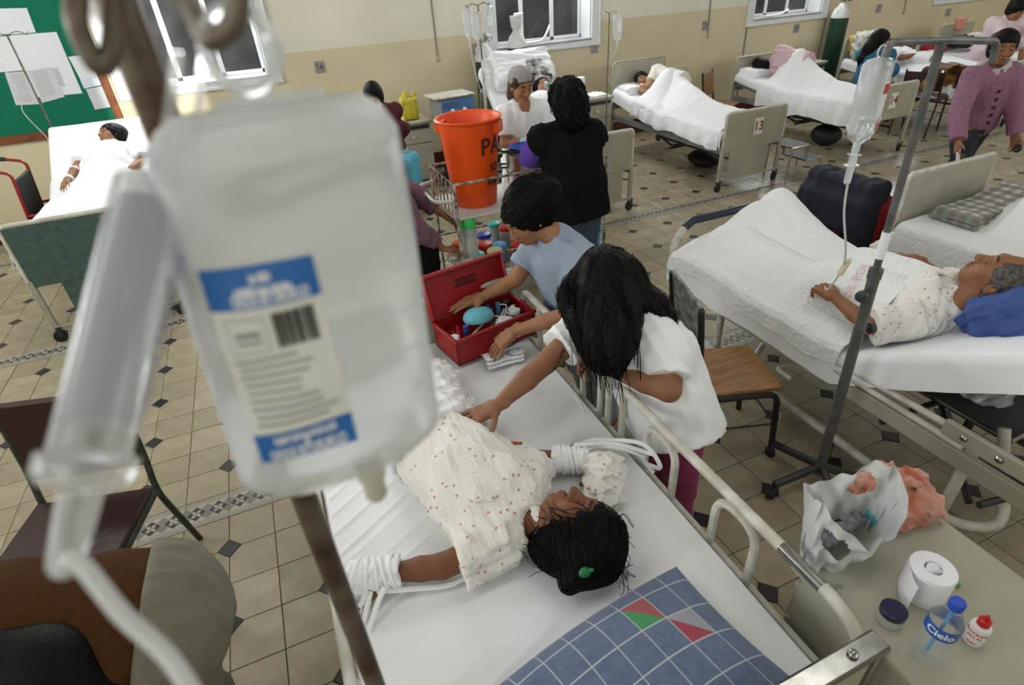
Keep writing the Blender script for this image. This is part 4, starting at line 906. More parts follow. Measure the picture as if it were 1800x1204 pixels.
# clutter on the middle window sill
one('plastic_tubing', 'white curved plastic piece lying on the middle window sill', 'tubing', MB().tube(spline([(3.98, WY + .05, 1.345), (4.25, WY + .04, 1.35), (4.33, WY + .03, 1.40), (4.42, WY + .06, 1.52)], 5), .016, 8), mat('white_plastic', (.68, .70, .71), .4), (4.2, WY + .05, 1.33))
one('plastic_tubing', 'bent white strip lying on the third window sill', 'tubing', MB().tube(spline([(8.0, WY + .05, 1.345), (8.3, WY + .04, 1.35), (8.5, WY + .05, 1.40)], 5), .015, 8), MATS['white_plastic'], (8.2, WY + .05, 1.33))
# ------------------------------------------------------------------ bedside cabinets
def cabinet(label, xa, xb, yf, yb, h_=.75, drawers=1, m=None, knob=True):
    m = m or m_enamel; t = thing('bedside_cabinet', label, 'cabinet', ((xa + xb) / 2, (yf + yb) / 2, 0), 'bedside cabinets'); s_ = 1 if yf > yb else -1
    part('carcass', MB().box((xa + .012, yf - s_ * .02, .06), (xb - .012, yb + s_ * .01, h_ - .03), .004), m, t); part('cabinet_top', MB().box((xa - .01, yf + s_ * .01, h_ - .03), (xb + .01, yb, h_), .006), m, t)
    d = part('drawer', MB().box((xa + .02, yf - s_ * .022, h_ - .24), (xb - .02, yf - s_ * .002, h_ - .095), .004), m, t); part('knob', MB().lathe([(.012, 0), (.022, .012), (.018, .024), (.006, .028)], ((xa + xb) / 2, yf - s_ * .003, h_ - .165), 12, (0, s_, 0)), m_whitetube, d)
    part('gap_shade_strip', MB().box((xa + .03, yf - s_ * .021, h_ - .085), (xb - .03, yf - s_ * .012, h_ - .05)), m_dullblack, t); part('door', MB().box((xa + .02, yf - s_ * .022, .08), (xb - .02, yf - s_ * .004, h_ - .255), .004), m, t)  # solid black strip above the drawer paints in the shade of the gap
    for x in (xa + .03, xb - .03):
        for y in (yf - s_ * .04, yb + s_ * .04): part('foot', MB().lathe([(.015, 0), (.018, .065)], (x, y, 0), 8), m_rubber, t)
    return t
cabinet('cream bedside cabinet carrying the yellow bag', 1.98, 2.45, 4.10, 4.52); cabinet('cream bedside cabinet between the masked patient and bed 13', 4.33, 4.80, 3.92, 4.34); cabinet('cream cabinet between bed 14 and the woman in blue', 8.2, 8.62, 4.1, 4.5)
FT = cabinet('cream bedside cabinet with bottles and paper roll beside the foreground bed', 1.655, 2.12, -2.05, -2.52, .75)
m_yel = mat('thin_yellow_plastic', (.72, .62, .05), .4, trans=.25, var=.3, vscale=10)
S = Solid(.012); c = V(2.25, 4.27, .87); S.rbox(c, (.07, .04, .09), r=.03); S.cone(c + V(-.05, 0, .12), c + V(-.02, 0, .17), .03, .022, .03); S.cone(c + V(.06, 0, .12), c + V(.09, 0, .16), .025, .02, .03); S.warp(folds(.008, .05, (0, 0, 1), 4)); S.cut((0, 0, .752), (0, 0, -1)); tag(solid('plastic_bag', S, m_yel, loc=(2.25, 4.27, .75)), 'yellow plastic bag knotted up on the left bedside cabinet', 'bag')
one('cloth_bundle', 'small pale cloth lying beside the yellow bag', 'cloth', drape(2.0, 2.16, 4.16, 4.34, .765, .01, .01, None, .01, .008, 16, 16, .008, 30, 3), m_sheet, (2.08, 4.25, .75))
one('paper_cup', 'white paper cup stack on the cabinet behind the black vest', 'cup', MB().lathe([(.045, 0), (.055, .02), (.055, .22), (.05, .23)], (4.44, 4.12, .75), 16), m_pap, (4.44, 4.12, .75))
one('paper_pile', 'rumpled papers on the cabinet beside bed 13', 'paper', drape(4.54, 4.76, 3.98, 4.2, .765, .01, .01, None, .01, .012, 14, 14, .01, 30, 8), m_pap, (4.65, 4.1, .75))
one('glass_bottle', 'clear water bottle on the cabinet behind bed 14', 'bottle', MB().lathe([(.036, 0), (.04, .02), (.04, .15), (.03, .19), (.014, .22), (.014, .24)], (8.30, 4.3, .75), 16), MATS['clear_plastic'], (8.30, 4.3, .75))
# blue monitor on a stand
m_blue = mat('blue_monitor_casing', (.06, .16, .36), .4, var=.2); t = thing('monitor_cart', 'blue-fronted medical monitor on a dark stand behind the orange bin', 'medical monitor', (2.70, 4.02, 0))
part('casing', MB().xf((2.70, 4.02, 0), R(6)).box((-.21, -.16, .75), (.21, .16, .99), .01), m_grey, t); fp = part('front_panel', MB().xf((2.70, 4.02, 0), R(6)).box((-.20, -.172, .73), (.205, -.16, .975), .004), m_blue, t)
for k in range(5): part('control_knob', MB().xf((2.70, 4.02, 0), R(6)).lathe([(.022, 0), (.022, .015), (.016, .02)], (-.15 + k * .075, -.172, .83 + .03 * (k % 2)), 10, (0, -1, 0)), m_pap if k % 2 else m_dullblack, fp)
for k in range(3): part('slot', MB().xf((2.70, 4.02, 0), R(6)).box((-.18, -.175, .895 + k * .02), (.02, -.171, .90 + k * .02)), m_dullblack, fp)
part('tray', MB().xf((2.70, 4.02, 0), R(6)).box((-.27, -.18, .995), (.22, .17, 1.015), .005), m_whitetube, t); part('stand', MB().xf((2.70, 4.02, 0), R(6)).box((-.14, -.13, .06), (.14, .13, .745), .01).box((-.22, -.2, .06), (.22, .2, .10), .01), m_dullblack, t)
for s_ in (-1, 1): caster(t, 2.70 + s_ * .18, 3.88, .03)
# ------------------------------------------------------------------ drip stands and bags
m_steel = mat('worn_steel_pole', (.25, .24, .22), .4, metal=.7, var=.5, vscale=14, var2=(.13, .10, .07)); m_pvc = mat('clear_bag_plastic', (.83, .87, .90), .18, trans=.6, alpha=.75, spec=.6); m_liq = mat('bag_fluid', (.86, .90, .93), .05, trans=.85, ior=1.33, alpha=.6)
m_tubing = mat('clear_tubing', (.75, .77, .77), .25, trans=.3)
def drip_stand(label, base, top_z, hooks=2, r=.011, feet=True, lean=(0, 0), ang=0.2, span=.12, lower=None):
    b = V(*base); tp = b + V(lean[0], lean[1], top_z); t = thing('drip_stand', label, 'drip stand', b, 'drip stands'); part('pole', MB().tube([b + V(0, 0, .06), tp], r, 10), m_steel, t)
    if lower: part('lower_tube', MB().tube([b + V(0, 0, .05), b + V(0, 0, lower)], r * 1.9, 10), m_whitetube, t)
    for k in range(hooks):
        a = ang + k * 2 * math.pi / hooks; d = V(math.cos(a), math.sin(a), 0); part('hook', MB().tube(spline([tp - V(0, 0, .01), tp + d * span * .5 + V(0, 0, .012), tp + d * span * .85, tp + d * span + V(0, 0, -.02), tp + d * span * 1.12 + V(0, 0, .01)], 4), r * .5, 6), m_steel, t)
    if feet:
        for k in range(4): a = ang + k * math.pi / 2; d = V(math.cos(a), math.sin(a), 0); f_ = part('foot', MB().tube([b + V(0, 0, .09), b + d * .22 + V(0, 0, .06)], .014, 8), m_dark, t); part('wheel', MB().lathe([(.02, -.012), (.028, 0), (.02, .012)], b + d * .22 + V(0, 0, .028), 10, np.cross(d, (0, 0, 1))), m_rubber, f_)
    return t, tp
def flask(label, top, h_=.24, w_=.055, fill=.4, labelm=None, name='drip_bag', tube_to=None):
    """soft infusion bag hanging by its loop"""
    top = np.asarray(top, float); t = thing(name, label, 'drip bag', top - V(0, 0, h_), 'drip bags'); prof = [(.25, 0), (.8, -.03), (1, -.09), (1, -.72), (.85, -.88), (.3, -.97), (.18, -1)]
    def body(sc, z0, z1, m, nm):
        mb = MB(); pts = []; n = 18
        for (r_, z) in prof:
            if z > z0 or z < z1: continue
            pts.append([(top[0] + w_ * r_ * sc * math.cos(2 * math.pi * k / n), top[1] + w_ * .55 * r_ * sc * math.sin(2 * math.pi * k / n), top[2] + z * h_) for k in range(n + 1)])
        mb.gridpts(np.array(pts)); return part(nm, mb, m, t)
    body(1, 1, -2, m_pvc, 'bag'); part('hanger_loop', MB().tube([top + V(.016 * math.cos(a), 0, .014 + .016 * math.sin(a)) for a in np.linspace(0, 6.28, 12)[:-1]], .0025, 6, closed=True), m_pvc, t)
    part('fluid', MB().lathe([(w_ * .3, -.97 * h_), (w_ * .8, -.86 * h_), (w_ * .93, -.72 * h_), (w_ * .93, -h_ * (1 - fill))], top, 16) if False else MB().add([(0, 0, 0)], []), m_liq, t) if False else None
    part('port', MB().lathe([(.010, 0), (.012, -.03), (.008, -.034), (.009, -.07), (.003, -.085)], top - V(0, 0, h_), 10), m_pvc, t)
    if labelm: part('bag_label', MB().box(top + V(-w_ * .5, -w_ * .58, -h_ * .65), top + V(w_ * .5, -w_ * .55, -h_ * .3)), labelm, t)
    if tube_to is not None: part('drip_tube', MB().tube(spline([top - V(0, 0, h_ + .08)] + [np.asarray(p, float) for p in tube_to], 8), .0035, 6), m_tubing, t)
    return t
t, tp = drip_stand('thin drip stand with three bags beside the raised bed', (3.06, 3.88, 0), 1.86, 2, .010, ang=.2, span=.13, lower=1.22)
flask('leftmost drip bag on the stand by the raised bed', tp + V(-.125, 0, -.03), .27, .06, labelm=None, tube_to=[(2.95, 3.87, 1.3), (3.0, 3.86, 1.05), (3.08, 3.86, .95)]); flask('front drip bag hanging against the pole by the raised bed', tp + V(-.05, -.05, -.06), .27, .06); flask('right-hand drip bag by the raised bed, paler label side', tp + V(.125, .02, -.02), .29, .065, labelm=m_pap, tube_to=[(3.2, 3.85, 1.3), (3.12, 3.84, 1.1), (3.2, 3.8, .95)])
flask('small fluid pouch hanging low on the stand by the raised bed', tp + V(.02, -.04, -.52), .17, .05)
t, tp = drip_stand('slim drip stand on the right of the raised bed', (4.57, 3.70, 0), 1.68, 2, .008, ang=.15, span=.11); flask('single drip bag above the cabinet beside bed 13', tp + V(.115, 0, -.03), .27, .06, labelm=m_pap, tube_to=[(4.66, 3.84, 1.1), (4.7, 3.8, .9), (4.9, 3.7, .8)])
t, tp = drip_stand('slim drip stand in front of the notice board', (-1.21, 4.3, 0), 1.93, 2, .008, ang=.1, span=.14)
one('drip_tube', 'thin tube hanging from the stand by the notice board', 'tube', MB().tube(spline([tp + V(-.15, 0, -.03), (-1.33, 4.28, 1.45), (-1.36, 4.27, 1.3), (-1.28, 4.26, 1.08), (-1.24, 4.2, .95)], 8), .004, 6), m_tubing, tp)
# ------------------------------------------------------------------ food cart with the orange bin
CX0, CX1, CY0, CY1 = 1.71, 2.89, .96, 1.52
t = thing('service_cart', 'chipped white tubular service cart carrying the orange bin', 'cart', ((CX0 + CX1) / 2, (CY0 + CY1) / 2, 0)); m_rust = mat('chipped_rusty_enamel', (.50, .48, .42), .5, var=.5, vscale=22, var2=(.10, .06, .04))
for x in (CX0, CX1):
    for y in (CY0, CY1): l = part('post', MB().tube([(x, y, .09), (x, y, .955)], .0125, 8), m_rust, t); caster(l, x, y, .035)
for nm, z in (('top_shelf', .70), ('lower_shelf', .26)): part(nm, MB().box((CX0, CY0, z), (CX1, CY1, z + .018), .004), mat('white_shelf_enamel', (.60, .60, .57), .35, var=.2, vscale=6) if z > .5 else m_rust, t)
for z, nm in ((.955, 'top_rail'), (.40, 'lower_rail')): part(nm, MB().tube([(CX0, CY0, z), (CX1, CY0, z), (CX1, CY1, z), (CX0, CY1, z)], .0095, 8, closed=True), m_rust, t)
for k in range(1, 6): part('rail_bar', MB().tube([(CX0, CY0 + (CY1 - CY0) * k / 6, .71), (CX0, CY0 + (CY1 - CY0) * k / 6, .95)], .006, 6), m_rust, t); part('rail_bar', MB().tube([(CX1, CY0 + (CY1 - CY0) * k / 6, .71), (CX1, CY0 + (CY1 - CY0) * k / 6, .95)], .006, 6), m_rust, t)
part('push_handle', MB().tube(fillet([(CX0, CY1 - .02, .84), (CX0 - .13, CY1 - .06, .84), (CX0 - .13, CY0 + .06, .84), (CX0, CY0 + .02, .84)], .07), .014, 10), m_whitetube, t)
m_or = mat('orange_plastic', (.80, .085, .004), .38, spec=.5, var=.12, vscale=4); bx, by, bz = 1.945, 1.235, .72; r0, r1, bh = .155, .222, .60
t = thing('plastic_bin', 'tall orange plastic bin with handwritten black letters on the cart', 'bin', (bx, by, bz)); part('bin_body', MB().lathe([(.01, .004), (r0, .0), (r0 + .004, .01), (r1 - .012, bh - .02), (r1 + .004, bh - .02), (r1 + .012, bh - .008), (r1 + .006, bh), (r1 - .008, bh - .004), (r1 - .022, bh - .03), (r0 - .01, .012), (.01, .010)], (bx, by, bz), 48), m_or, t)
for a in (2.45, -.7): d = V(math.cos(a + math.pi), math.sin(a + math.pi), 0); part('grip', MB().xf((bx, by, bz + bh - .075), a + math.pi).box((r1 - .04, -.055, -.03), (r1 + .012, .055, .05), .008), m_or, t)
def on_bin(cx, cz):
    def fn(x, y):
        z = cz + y; a = -math.pi / 2 + cx + x / .2; r_ = r0 + (r1 - .012 - r0) * (z - bz) / bh + .0062; return (bx + r_ * math.cos(a), by + r_ * math.sin(a), z)
    return fn
for txt, sz, ca, z in (('PA', .16, .48, bz + .42), ('SO', .075, .62, bz + .27), ('AMP', .075, .60, bz + .17)): part('handwriting', lettering(MB(), txt, sz, None, (1, 0, 0), (0, 1, 0), on_bin(ca, z), bold=.002), mat('black_marker', (.06, .012, .006), .6), t, smooth=False)
t = thing('cooking_pot', 'large steel pot with side handles between the two women at the cart', 'pot', (2.42, 1.26, .72)); part('pot_body', MB().lathe([(.005, .004), (.175, 0), (.185, .02), (.185, .275), (.195, .29), (.18, .285), (.175, .27), (.17, .02), (.005, .015)], (2.42, 1.26, .72), 36), mat('brushed_steel', (.42, .41, .40), .28, metal=.9), t)
part('pot_band', MB().lathe([(.186, .15), (.192, .155), (.192, .175), (.186, .18)], (2.42, 1.26, .72), 36), m_chrome, t)
for a in (2.6, -.4): d = V(math.cos(a), math.sin(a), 0); q = V(-d[1], d[0], 0); p = V(2.42, 1.26, .90); part('handle', MB().tube(spline([p + d * .185 + q * .05, p + d * .24 + q * .04, p + d * .24 - q * .04, p + d * .185 - q * .05], 4), .007, 6), m_dullblack, t)
one('ladle', 'dark ladle handle sticking out of the steel pot', 'ladle', MB().tube([(2.30, 1.22, 1.02), (2.16, 1.18, 1.06)], .008, 6), m_dullblack, (2.3, 1.22, 1.0)); one('bowl', 'blue plastic bowl resting in the steel pot', 'bowl', MB().lathe([(.05, 0), (.10, .03), (.12, .06), (.112, .06), (.09, .03), (.02, .01)], (2.40, 1.33, .975), 20), mat('blue_plastic', (.03, .06, .42), .35), (2.40, 1.33, .975))
# lidded beakers on the lower shelf
m_beak = mat('frosted_beaker_plastic', (.62, .64, .62), .35, trans=.4, alpha=.8)
def beaker(label, x, y, c, cn, h_=.13, r=.055, z=.278, cat='beaker', tilt=0):
    t = thing('beaker', label, cat, (x, y, z), 'lidded beakers on the cart'); part('cup', MB().lathe([(.005, .003), (r * .8, 0), (r, h_), (r * .93, h_), (r * .75, .008)], (x, y, z), 20), m_beak if cn[0] != '*' else mat(cn[1:] + '_plastic', c, .35), t)
    part('lid', MB().lathe([(r * 1.08, h_ - .012), (r * 1.1, h_ + .004), (r * .95, h_ + .016), (r * .5, h_ + .02), (.004, h_ + .022)], (x, y, z), 20), mat(cn.strip('*') + '_plastic', c, .35), t)
RD, BL, TQ, CY_, OR = (.55, .02, .012), (.02, .05, .36), (.03, .42, .36), (.08, .30, .58), (.72, .10, .02)
for lb, x, y, c, cn in (('orange-lidded beaker by the front left post of the cart', 1.80, 1.28, OR, 'bright_orange'), ('second orange beaker half under the cart rail', 1.80, 1.12, OR, '*bright_orange'), ('red-orange beaker in the middle of the lower shelf', 1.96, 1.16, RD, '*tomato_red'), ('dark blue lidded beaker behind the light blue one', 2.02, 1.34, BL, 'blue'), ('light blue beaker near the front rail of the cart', 2.05, 1.09, CY_, '*light_blue'), ('turquoise lidded jar at the back of the lower shelf', 2.16, 1.44, TQ, 'turquoise'), ('red lidded jar next to the turquoise jar', 2.20, 1.32, RD, 'tomato_red'), ('dark blue beaker next to the blue uniform', 2.24, 1.17, BL, '*blue'), ('small red beaker at the front edge beside the light blue beaker', 2.19, 1.03, RD, '*tomato_red'), ('turquoise beaker just behind the red toolbox lid', 1.84, 1.01, TQ, '*turquoise'), ('pale yellow lidded beaker behind the red toolbox lid', 1.98, 1.01, (.55, .50, .22), 'pale_yellow'), ('red lidded beaker at the right end of the cart shelf', 2.80, 1.06, RD, 'tomato_red'), ('light blue beaker under the red lid at the right end', 2.82, .995, CY_, '*light_blue')): beaker(lb, x, y, c, cn, .15 if 'jar' in lb else .12)
t = thing('drink_bottle', 'tall clear bottle with bright green screw lid on the cart', 'bottle', (1.80, 1.02, .278)); part('bottle_body', MB().lathe([(.005, .003), (.05, 0), (.055, .02), (.055, .32), (.045, .35)], (1.80, 1.02, .278), 20), m_beak, t); part('lid', MB().lathe([(.05, .345), (.056, .35), (.056, .41), (.05, .42), (.004, .422)], (1.80, 1.02, .278), 20), mat('green_plastic', (.04, .50, .09), .35), t); part('measuring_cup', MB().lathe([(.035, .275), (.04, .34)], (1.80, 1.02, .278), 16), mat('turquoise_plastic', TQ, .35), t)
# ------------------------------------------------------------------ chairs
m_seat = mat('varnished_plywood', (.30, .145, .045), .38, var=.5, vscale=3, bump=.0006, bscale=50); nt, b_ = nodes_of(m_seat)
mp = nt.nodes.new('ShaderNodeMapping'); mp.inputs['Scale'].default_value = (3, 30, 30); n_ = [q for q in nt.nodes if q.bl_idname == 'ShaderNodeTexNoise'][0]; nt.links.new([q for q in nt.nodes if q.bl_idname == 'ShaderNodeTexCoord'][0].outputs['Object'], mp.inputs[0]); nt.links.new(mp.outputs[0], n_.inputs['Vector'])
m_blk = mat('black_painted_tube', (.014, .014, .015), .4)
def chair(label, loc, rz, seat_m, frame_m, back='panel', sw=.38, sd=.38, sh=.43, bh=.92, back_m=None, fr=.013, braces=True, name='chair'):
    """tube chair; local +x is where the sitter looks"""
    t = thing(name, label, 'chair', loc, 'chairs'); M_ = lambda: MB().xf(loc, rz); hw = sw / 2
    st = M_(); st.box((-sd / 2, -hw, sh - .012), (sd / 2, hw, sh + .008), .006); st2 = None; part('seat', st, seat_m, t)
    for s_ in (-1, 1):
        part('rear_leg', M_().tube(fillet([(-sd / 2 - .10, s_ * (hw - .0), 0), (-sd / 2 - .01, s_ * (hw - .0), sh - .03), (-sd / 2 - .05, s_ * (hw - .0), sh + .12), (-sd / 2 - .09, s_ * (hw - .0), bh)], .08), fr, 8), frame_m, t)
        part('front_leg', M_().tube(fillet([(-sd / 2 - .01, s_ * (hw - .0), sh - .026), (sd / 2 - .02, s_ * (hw - .0), sh - .026), (sd / 2 + .02, s_ * (hw - .0), 0)], .06), fr, 8), frame_m, t)
        if braces: part('brace', M_().tube([(-sd / 2 - .055, s_ * hw, sh * .5), (sd / 2 + .0, s_ * hw, sh * .5)], .005, 6), frame_m, t)
    if braces: part('brace', M_().tube([(-sd / 2 - .055, -hw, sh * .5), (-sd / 2 - .055, hw, sh * .5)], .005, 6), frame_m, t); part('brace', M_().tube([(sd / 2, -hw, sh * .5), (sd / 2, hw, sh * .5)], .005, 6), frame_m, t)
    xb = -sd / 2 - .075; tilt = .04; bp = M_(); bp.prism([(xb + .02, sh + .20), (xb + .035, sh + .20), (xb + .035 - tilt, bh + .01), (xb + .02 - tilt, bh + .01)], -hw + .01, hw - .01, 'xz') if back == 'panel' else bp.prism([(xb + .01, sh + .10), (xb + .045, sh + .10), (xb + .04 - tilt, bh - .02), (xb + .005 - tilt, bh - .02)], -hw + .01, hw - .01, 'xz'); part('backrest', bp, back_m or seat_m, t); return t
CH = chair('black tube chair with worn plywood seat beside the woman in the white T-shirt', (2.43, -.97, 0), R(-18), m_seat, m_blk, back_m=mat('scratched_dark_panel', (.05, .048, .045), .4, var=.6, vscale=25, var2=(.3, .3, .28)), sw=.37, sd=.36, bh=.90, fr=.015)
m_vinyl = mat('maroon_vinyl', (.030, .008, .007), .3, spec=.6, var=.3, vscale=6, bump=.001, bscale=30); m_gtube = mat('green_grey_tube', (.055, .07, .05), .4, metal=.3, var=.5, vscale=30)
chair('maroon vinyl chair with green metal frame in the lower left', (-.42, -.70, 0), R(-105), m_vinyl, m_gtube, 'pad', .44, .42, .45, .90, None, .013, False)
chair('dark chair draped with a navy coat between the two right-hand beds', (4.15, .12, 0), R(185), m_vinyl, m_blk, 'pad', .42, .40, .45, .72)
chair('wooden-backed chair standing between beds 13 and 14', (6.55, 3.88, 0), R(-60), m_seat, m_blk, 'pad', .36, .36, .44, .84); chair('dark wooden chair beyond bed 14 with a gold blanket over it', (8.70, 2.55, 0), R(20), mat('dark_wood', (.035, .015, .01), .45), MATS['dark_wood'], 'pad', .42, .42, .46, .80)
t = thing('tube_chair', 'small white tube chair against the wall between beds 13 and 14', 'chair', (6.25, 4.45, 0), 'chairs')
part('frame', MB().tube(fillet([(6.05, 4.3, 0), (6.05, 4.5, .45), (6.05, 4.56, .86), (6.42, 4.56, .86), (6.42, 4.5, .45), (6.42, 4.3, 0)], .06), .012, 8), m_whitetube, t); part('seat', MB().box((6.05, 4.15, .43), (6.42, 4.5, .455), .006), m_enamel, t); part('backrest', MB().box((6.06, 4.545, .62), (6.41, 4.565, .72), .004), m_enamel, t); part('front_leg', MB().tube(fillet([(6.05, 4.18, 0), (6.05, 4.18, .43), (6.42, 4.18, .43), (6.42, 4.18, 0)], .04), .012, 8), m_whitetube, t)
# coat over the chair, folded blanket over the far chair, plaid blanket
m_navy = mat('navy_cloth', (.008, .011, .022), .85, bump=.003, bscale=30); m_red = mat('red_cloth', (.22, .008, .008), .85, bump=.003, bscale=30)
S = Solid(.012); S.rbox((4.36, .10, .60), (.06, .24, .15), r=.04); S.rbox((4.30, .10, .42), (.05, .25, .22), r=.04, k=.05); S.warp(folds(.007, .14, (0, 0, 1), 9)); t = tag(solid('coat', S, m_navy, loc=(4.33, .1, .3)), 'navy coat with red lining hung over the chair back', 'coat')
S = Solid(.012); S.rbox((4.46, -.06, .52), (.05, .10, .10), r=.04); S.warp(folds(.016, .09, (0, 0, 1), 12)); solid('red_lining', S, m_red, t)
def plaid_mat(name, base, c1, c2, f1, f2, axes=('X', 'Y'), w_=.5):
    m = mat(name, base, .9, spec=.15, bump=.003, bscale=60, sheen=.2); nt, b = nodes_of(m); tc = nt.nodes.new('ShaderNodeTexCoord'); sp = nt.nodes.new('ShaderNodeSeparateXYZ'); nt.links.new(tc.outputs['Object'], sp.inputs[0]); src = None; cur = None
    for a_, f_, c in ((axes[0], f1, c1), (axes[1], f2, c2)):
        mu = nt.nodes.new('ShaderNodeMath'); mu.operation = 'MULTIPLY'; mu.inputs[1].default_value = f_; nt.links.new(sp.outputs[a_], mu.inputs[0]); fr = nt.nodes.new('ShaderNodeMath'); fr.operation = 'FRACT'; nt.links.new(mu.outputs[0], fr.inputs[0]); g = nt.nodes.new('ShaderNodeMath'); g.operation = 'LESS_THAN'; g.inputs[1].default_value = w_; nt.links.new(fr.outputs[0], g.inputs[0])
        h_ = nt.nodes.new('ShaderNodeMath'); h_.operation = 'MULTIPLY'; h_.inputs[1].default_value = .62; nt.links.new(g.outputs[0], h_.inputs[0]); mx = nt.nodes.new('ShaderNodeMix'); mx.data_type = 'RGBA'; mx.inputs['A'].default_value = (*base, 1); mx.inputs['B'].default_value = (*c, 1); nt.links.new(h_.outputs[0], mx.inputs['Factor'])
        if cur is not None: nt.links.new(cur, mx.inputs['A'])
        cur = mx.outputs['Result']
    nt.links.new(cur, b.inputs['Base Color']); return m
t = thing('blanket', 'folded green, white and brown plaid blanket on the right-edge bed', 'blanket', (4.85, -.50, .61)); mpl = plaid_mat('green_brown_plaid', (.50, .47, .42), (.02, .10, .07), (.17, .12, .10), 12, 14)
for k in range(3): part('folded_layer', drape(4.52, 5.22, -.72 + .01 * k, -.42 - .012 * k, .637 + .024 * k, .0, .0, lambda X, Y: .05 * np.clip((X - 4.85) / .3, 0, 1), 0, .022, 40, 30, .006, 16, 100 + k, 0, 0), mpl, t)
one('blanket', 'gold and dark patterned blanket hanging over the far dark chair', 'blanket', drape(8.46, 8.92, 2.28, 2.50, .84, .26, .30, None, .10, .012, 50, 30, .02, 14, 105, .03, .05), plaid_mat('gold_dark_pattern', (.05, .02, .015), (.45, .25, .05), (.10, .03, .02), 9, 9, ('X', 'Z')), (8.7, 2.4, .8))
# ------------------------------------------------------------------ step stool, shoes, wheelchair
t = thing('step_stool', 'two-step chrome stool with dark treads beside bed 13', 'step stool', (6.05, 2.10, 0)); m_trd = mat('grey_rubber_tread', (.05, .055, .06), .6)
for (xa, xb, z) in ((5.84, 6.08, .36), (6.08, 6.32, .19)): p = part('tread', MB().box((xa, 1.95, z - .012), (xb, 2.27, z), .003), m_trd, t); part('tread_edge', MB().tube([(xa, 1.95, z - .008), (xb, 1.95, z - .008), (xb, 2.27, z - .008), (xa, 2.27, z - .008)], .010, 6, closed=True), m_chrome, p)
for y in (1.95, 2.27): part('leg', MB().tube(fillet([(5.84, y, 0), (5.85, y, .35), (6.08, y, .35), (6.08, y, .18), (6.32, y, .18), (6.33, y, 0)], .015), .011, 8), m_chrome, t)
one('bundle', 'dark bag on the floor beneath bed 14', 'bag', MB().ball((7.3, 2.75, .13), (.17, .2, .13), 14), m_dullblack, (7.3, 2.75, 0)); one('bundle', 'dark bundle with white cloth beneath bed 13', 'bag', MB().ball((5.5, 2.9, .09), (.2, .24, .09), 14), m_dullblack, (5.5, 2.9, 0))
t = thing('wheelchair', 'folded red wheelchair with black grips behind the left-hand bed', 'wheelchair', (-1.38, 3.5, 0)); m_rf = mat('red_frame_paint', (.25, .012, .012), .35)
for k, y in enumerate((3.28, 3.72)):
    part('push_handle', MB().tube(fillet([(-1.42, y, .45), (-1.36, y, .98), (-1.50, y, 1.02)], .05), .013, 8), m_rf, t); part('grip', MB().tube([(-1.49, y, 1.02), (-1.60, y, 1.035)], .018, 8), m_rubber, t)
    part('wheel', MB().tube([(-1.22 + .30 * math.cos(a), y + (-.05 if k == 0 else .05), .305 + .30 * math.sin(a)) for a in np.linspace(0, 6.283, 28)[:-1]], .014, 8, closed=True), m_rubber, t); part('armrest', MB().tube(fillet([(-1.40, y, .62), (-1.0, y, .62), (-.98, y, .3)], .05), .012, 8), m_rf, t)
part('backrest', MB().xf((-1.385, 3.5, .72), 0, 0, R(6)).box((-.012, -.2, -.22), (.012, .2, .2), .008), m_dullblack, t); part('seat', MB().box((-1.4, 3.3, .46), (-1.0, 3.7, .49), .008), m_dullblack, t)
# ------------------------------------------------------------------ red toolbox on the foot of the foreground bed
m_rb = mat('red_box_plastic', (.30, .008, .010), .38, var=.15, vscale=6); t = thing('toolbox', 'open red plastic toolbox of supplies at the foot of the bed', 'toolbox', (1.33, -.46, .64)); TB = t
BX = lambda: MB().xf((1.365, -.46, .645), R(11)); L2, W2, H2 = .215, .11, .135
b = BX(); b.box((-L2, -W2, 0), (L2, W2, .008)); b.box((-L2, -W2, 0), (L2, -W2 + .006, H2)); b.box((-L2, W2 - .006, 0), (L2, W2, H2)); b.box((-L2, -W2, 0), (-L2 + .006, W2, H2)); b.box((L2 - .006, -W2, 0), (L2, W2, H2)); b.box((-L2 - .008, -W2 - .008, H2 - .014), (L2 + .008, -W2 + .002, H2), .003); b.box((-L2 - .008, W2 - .002, H2 - .014), (L2 + .008, W2 + .008, H2), .003); b.box((-L2 - .008, -W2, H2 - .014), (-L2, W2, H2), .003); b.box((L2, -W2, H2 - .014), (L2 + .008, W2, H2), .003); part('box_body', b, m_rb, t)
ld = MB(); ld.M = np.array(Matrix.Translation((1.365, -.46, .645)) @ Matrix.Rotation(R(11), 4, 'Z') @ Matrix.Translation((0, W2 + .004, H2)) @ Matrix.Rotation(R(-18), 4, 'X')); ld.box((-L2 - .006, -.0, .002), (L2 + .006, .012, .21), .006); ld.box((-L2 - .006, -.03, .195), (L2 + .006, .012, .215), .006); ld.box((-L2 - .006, -.03, .0), (-L2 + .008, .012, .21), .006); ld.box((L2 - .008, -.03, 0), (L2 + .006, .012, .21), .006); l = part('lid', ld, m_rb, t)
h_ = MB(); h_.M = ld.M; h_.box((-.06, -.008, .115), (.06, .002, .15), .006); part('recessed_handle', h_, mat('dark_red_plastic', (.09, .004, .004), .45), l); lb = BX(); lb.box((.06, -W2 - .0085, .03), (.14, -W2 - .0005, .055)); part('box_label', lb, m_pap, t)
part('partition', BX().box((-L2 + .01, -W2 + .01, .06), (L2 - .01, W2 - .01, .065)), m_rb, t)
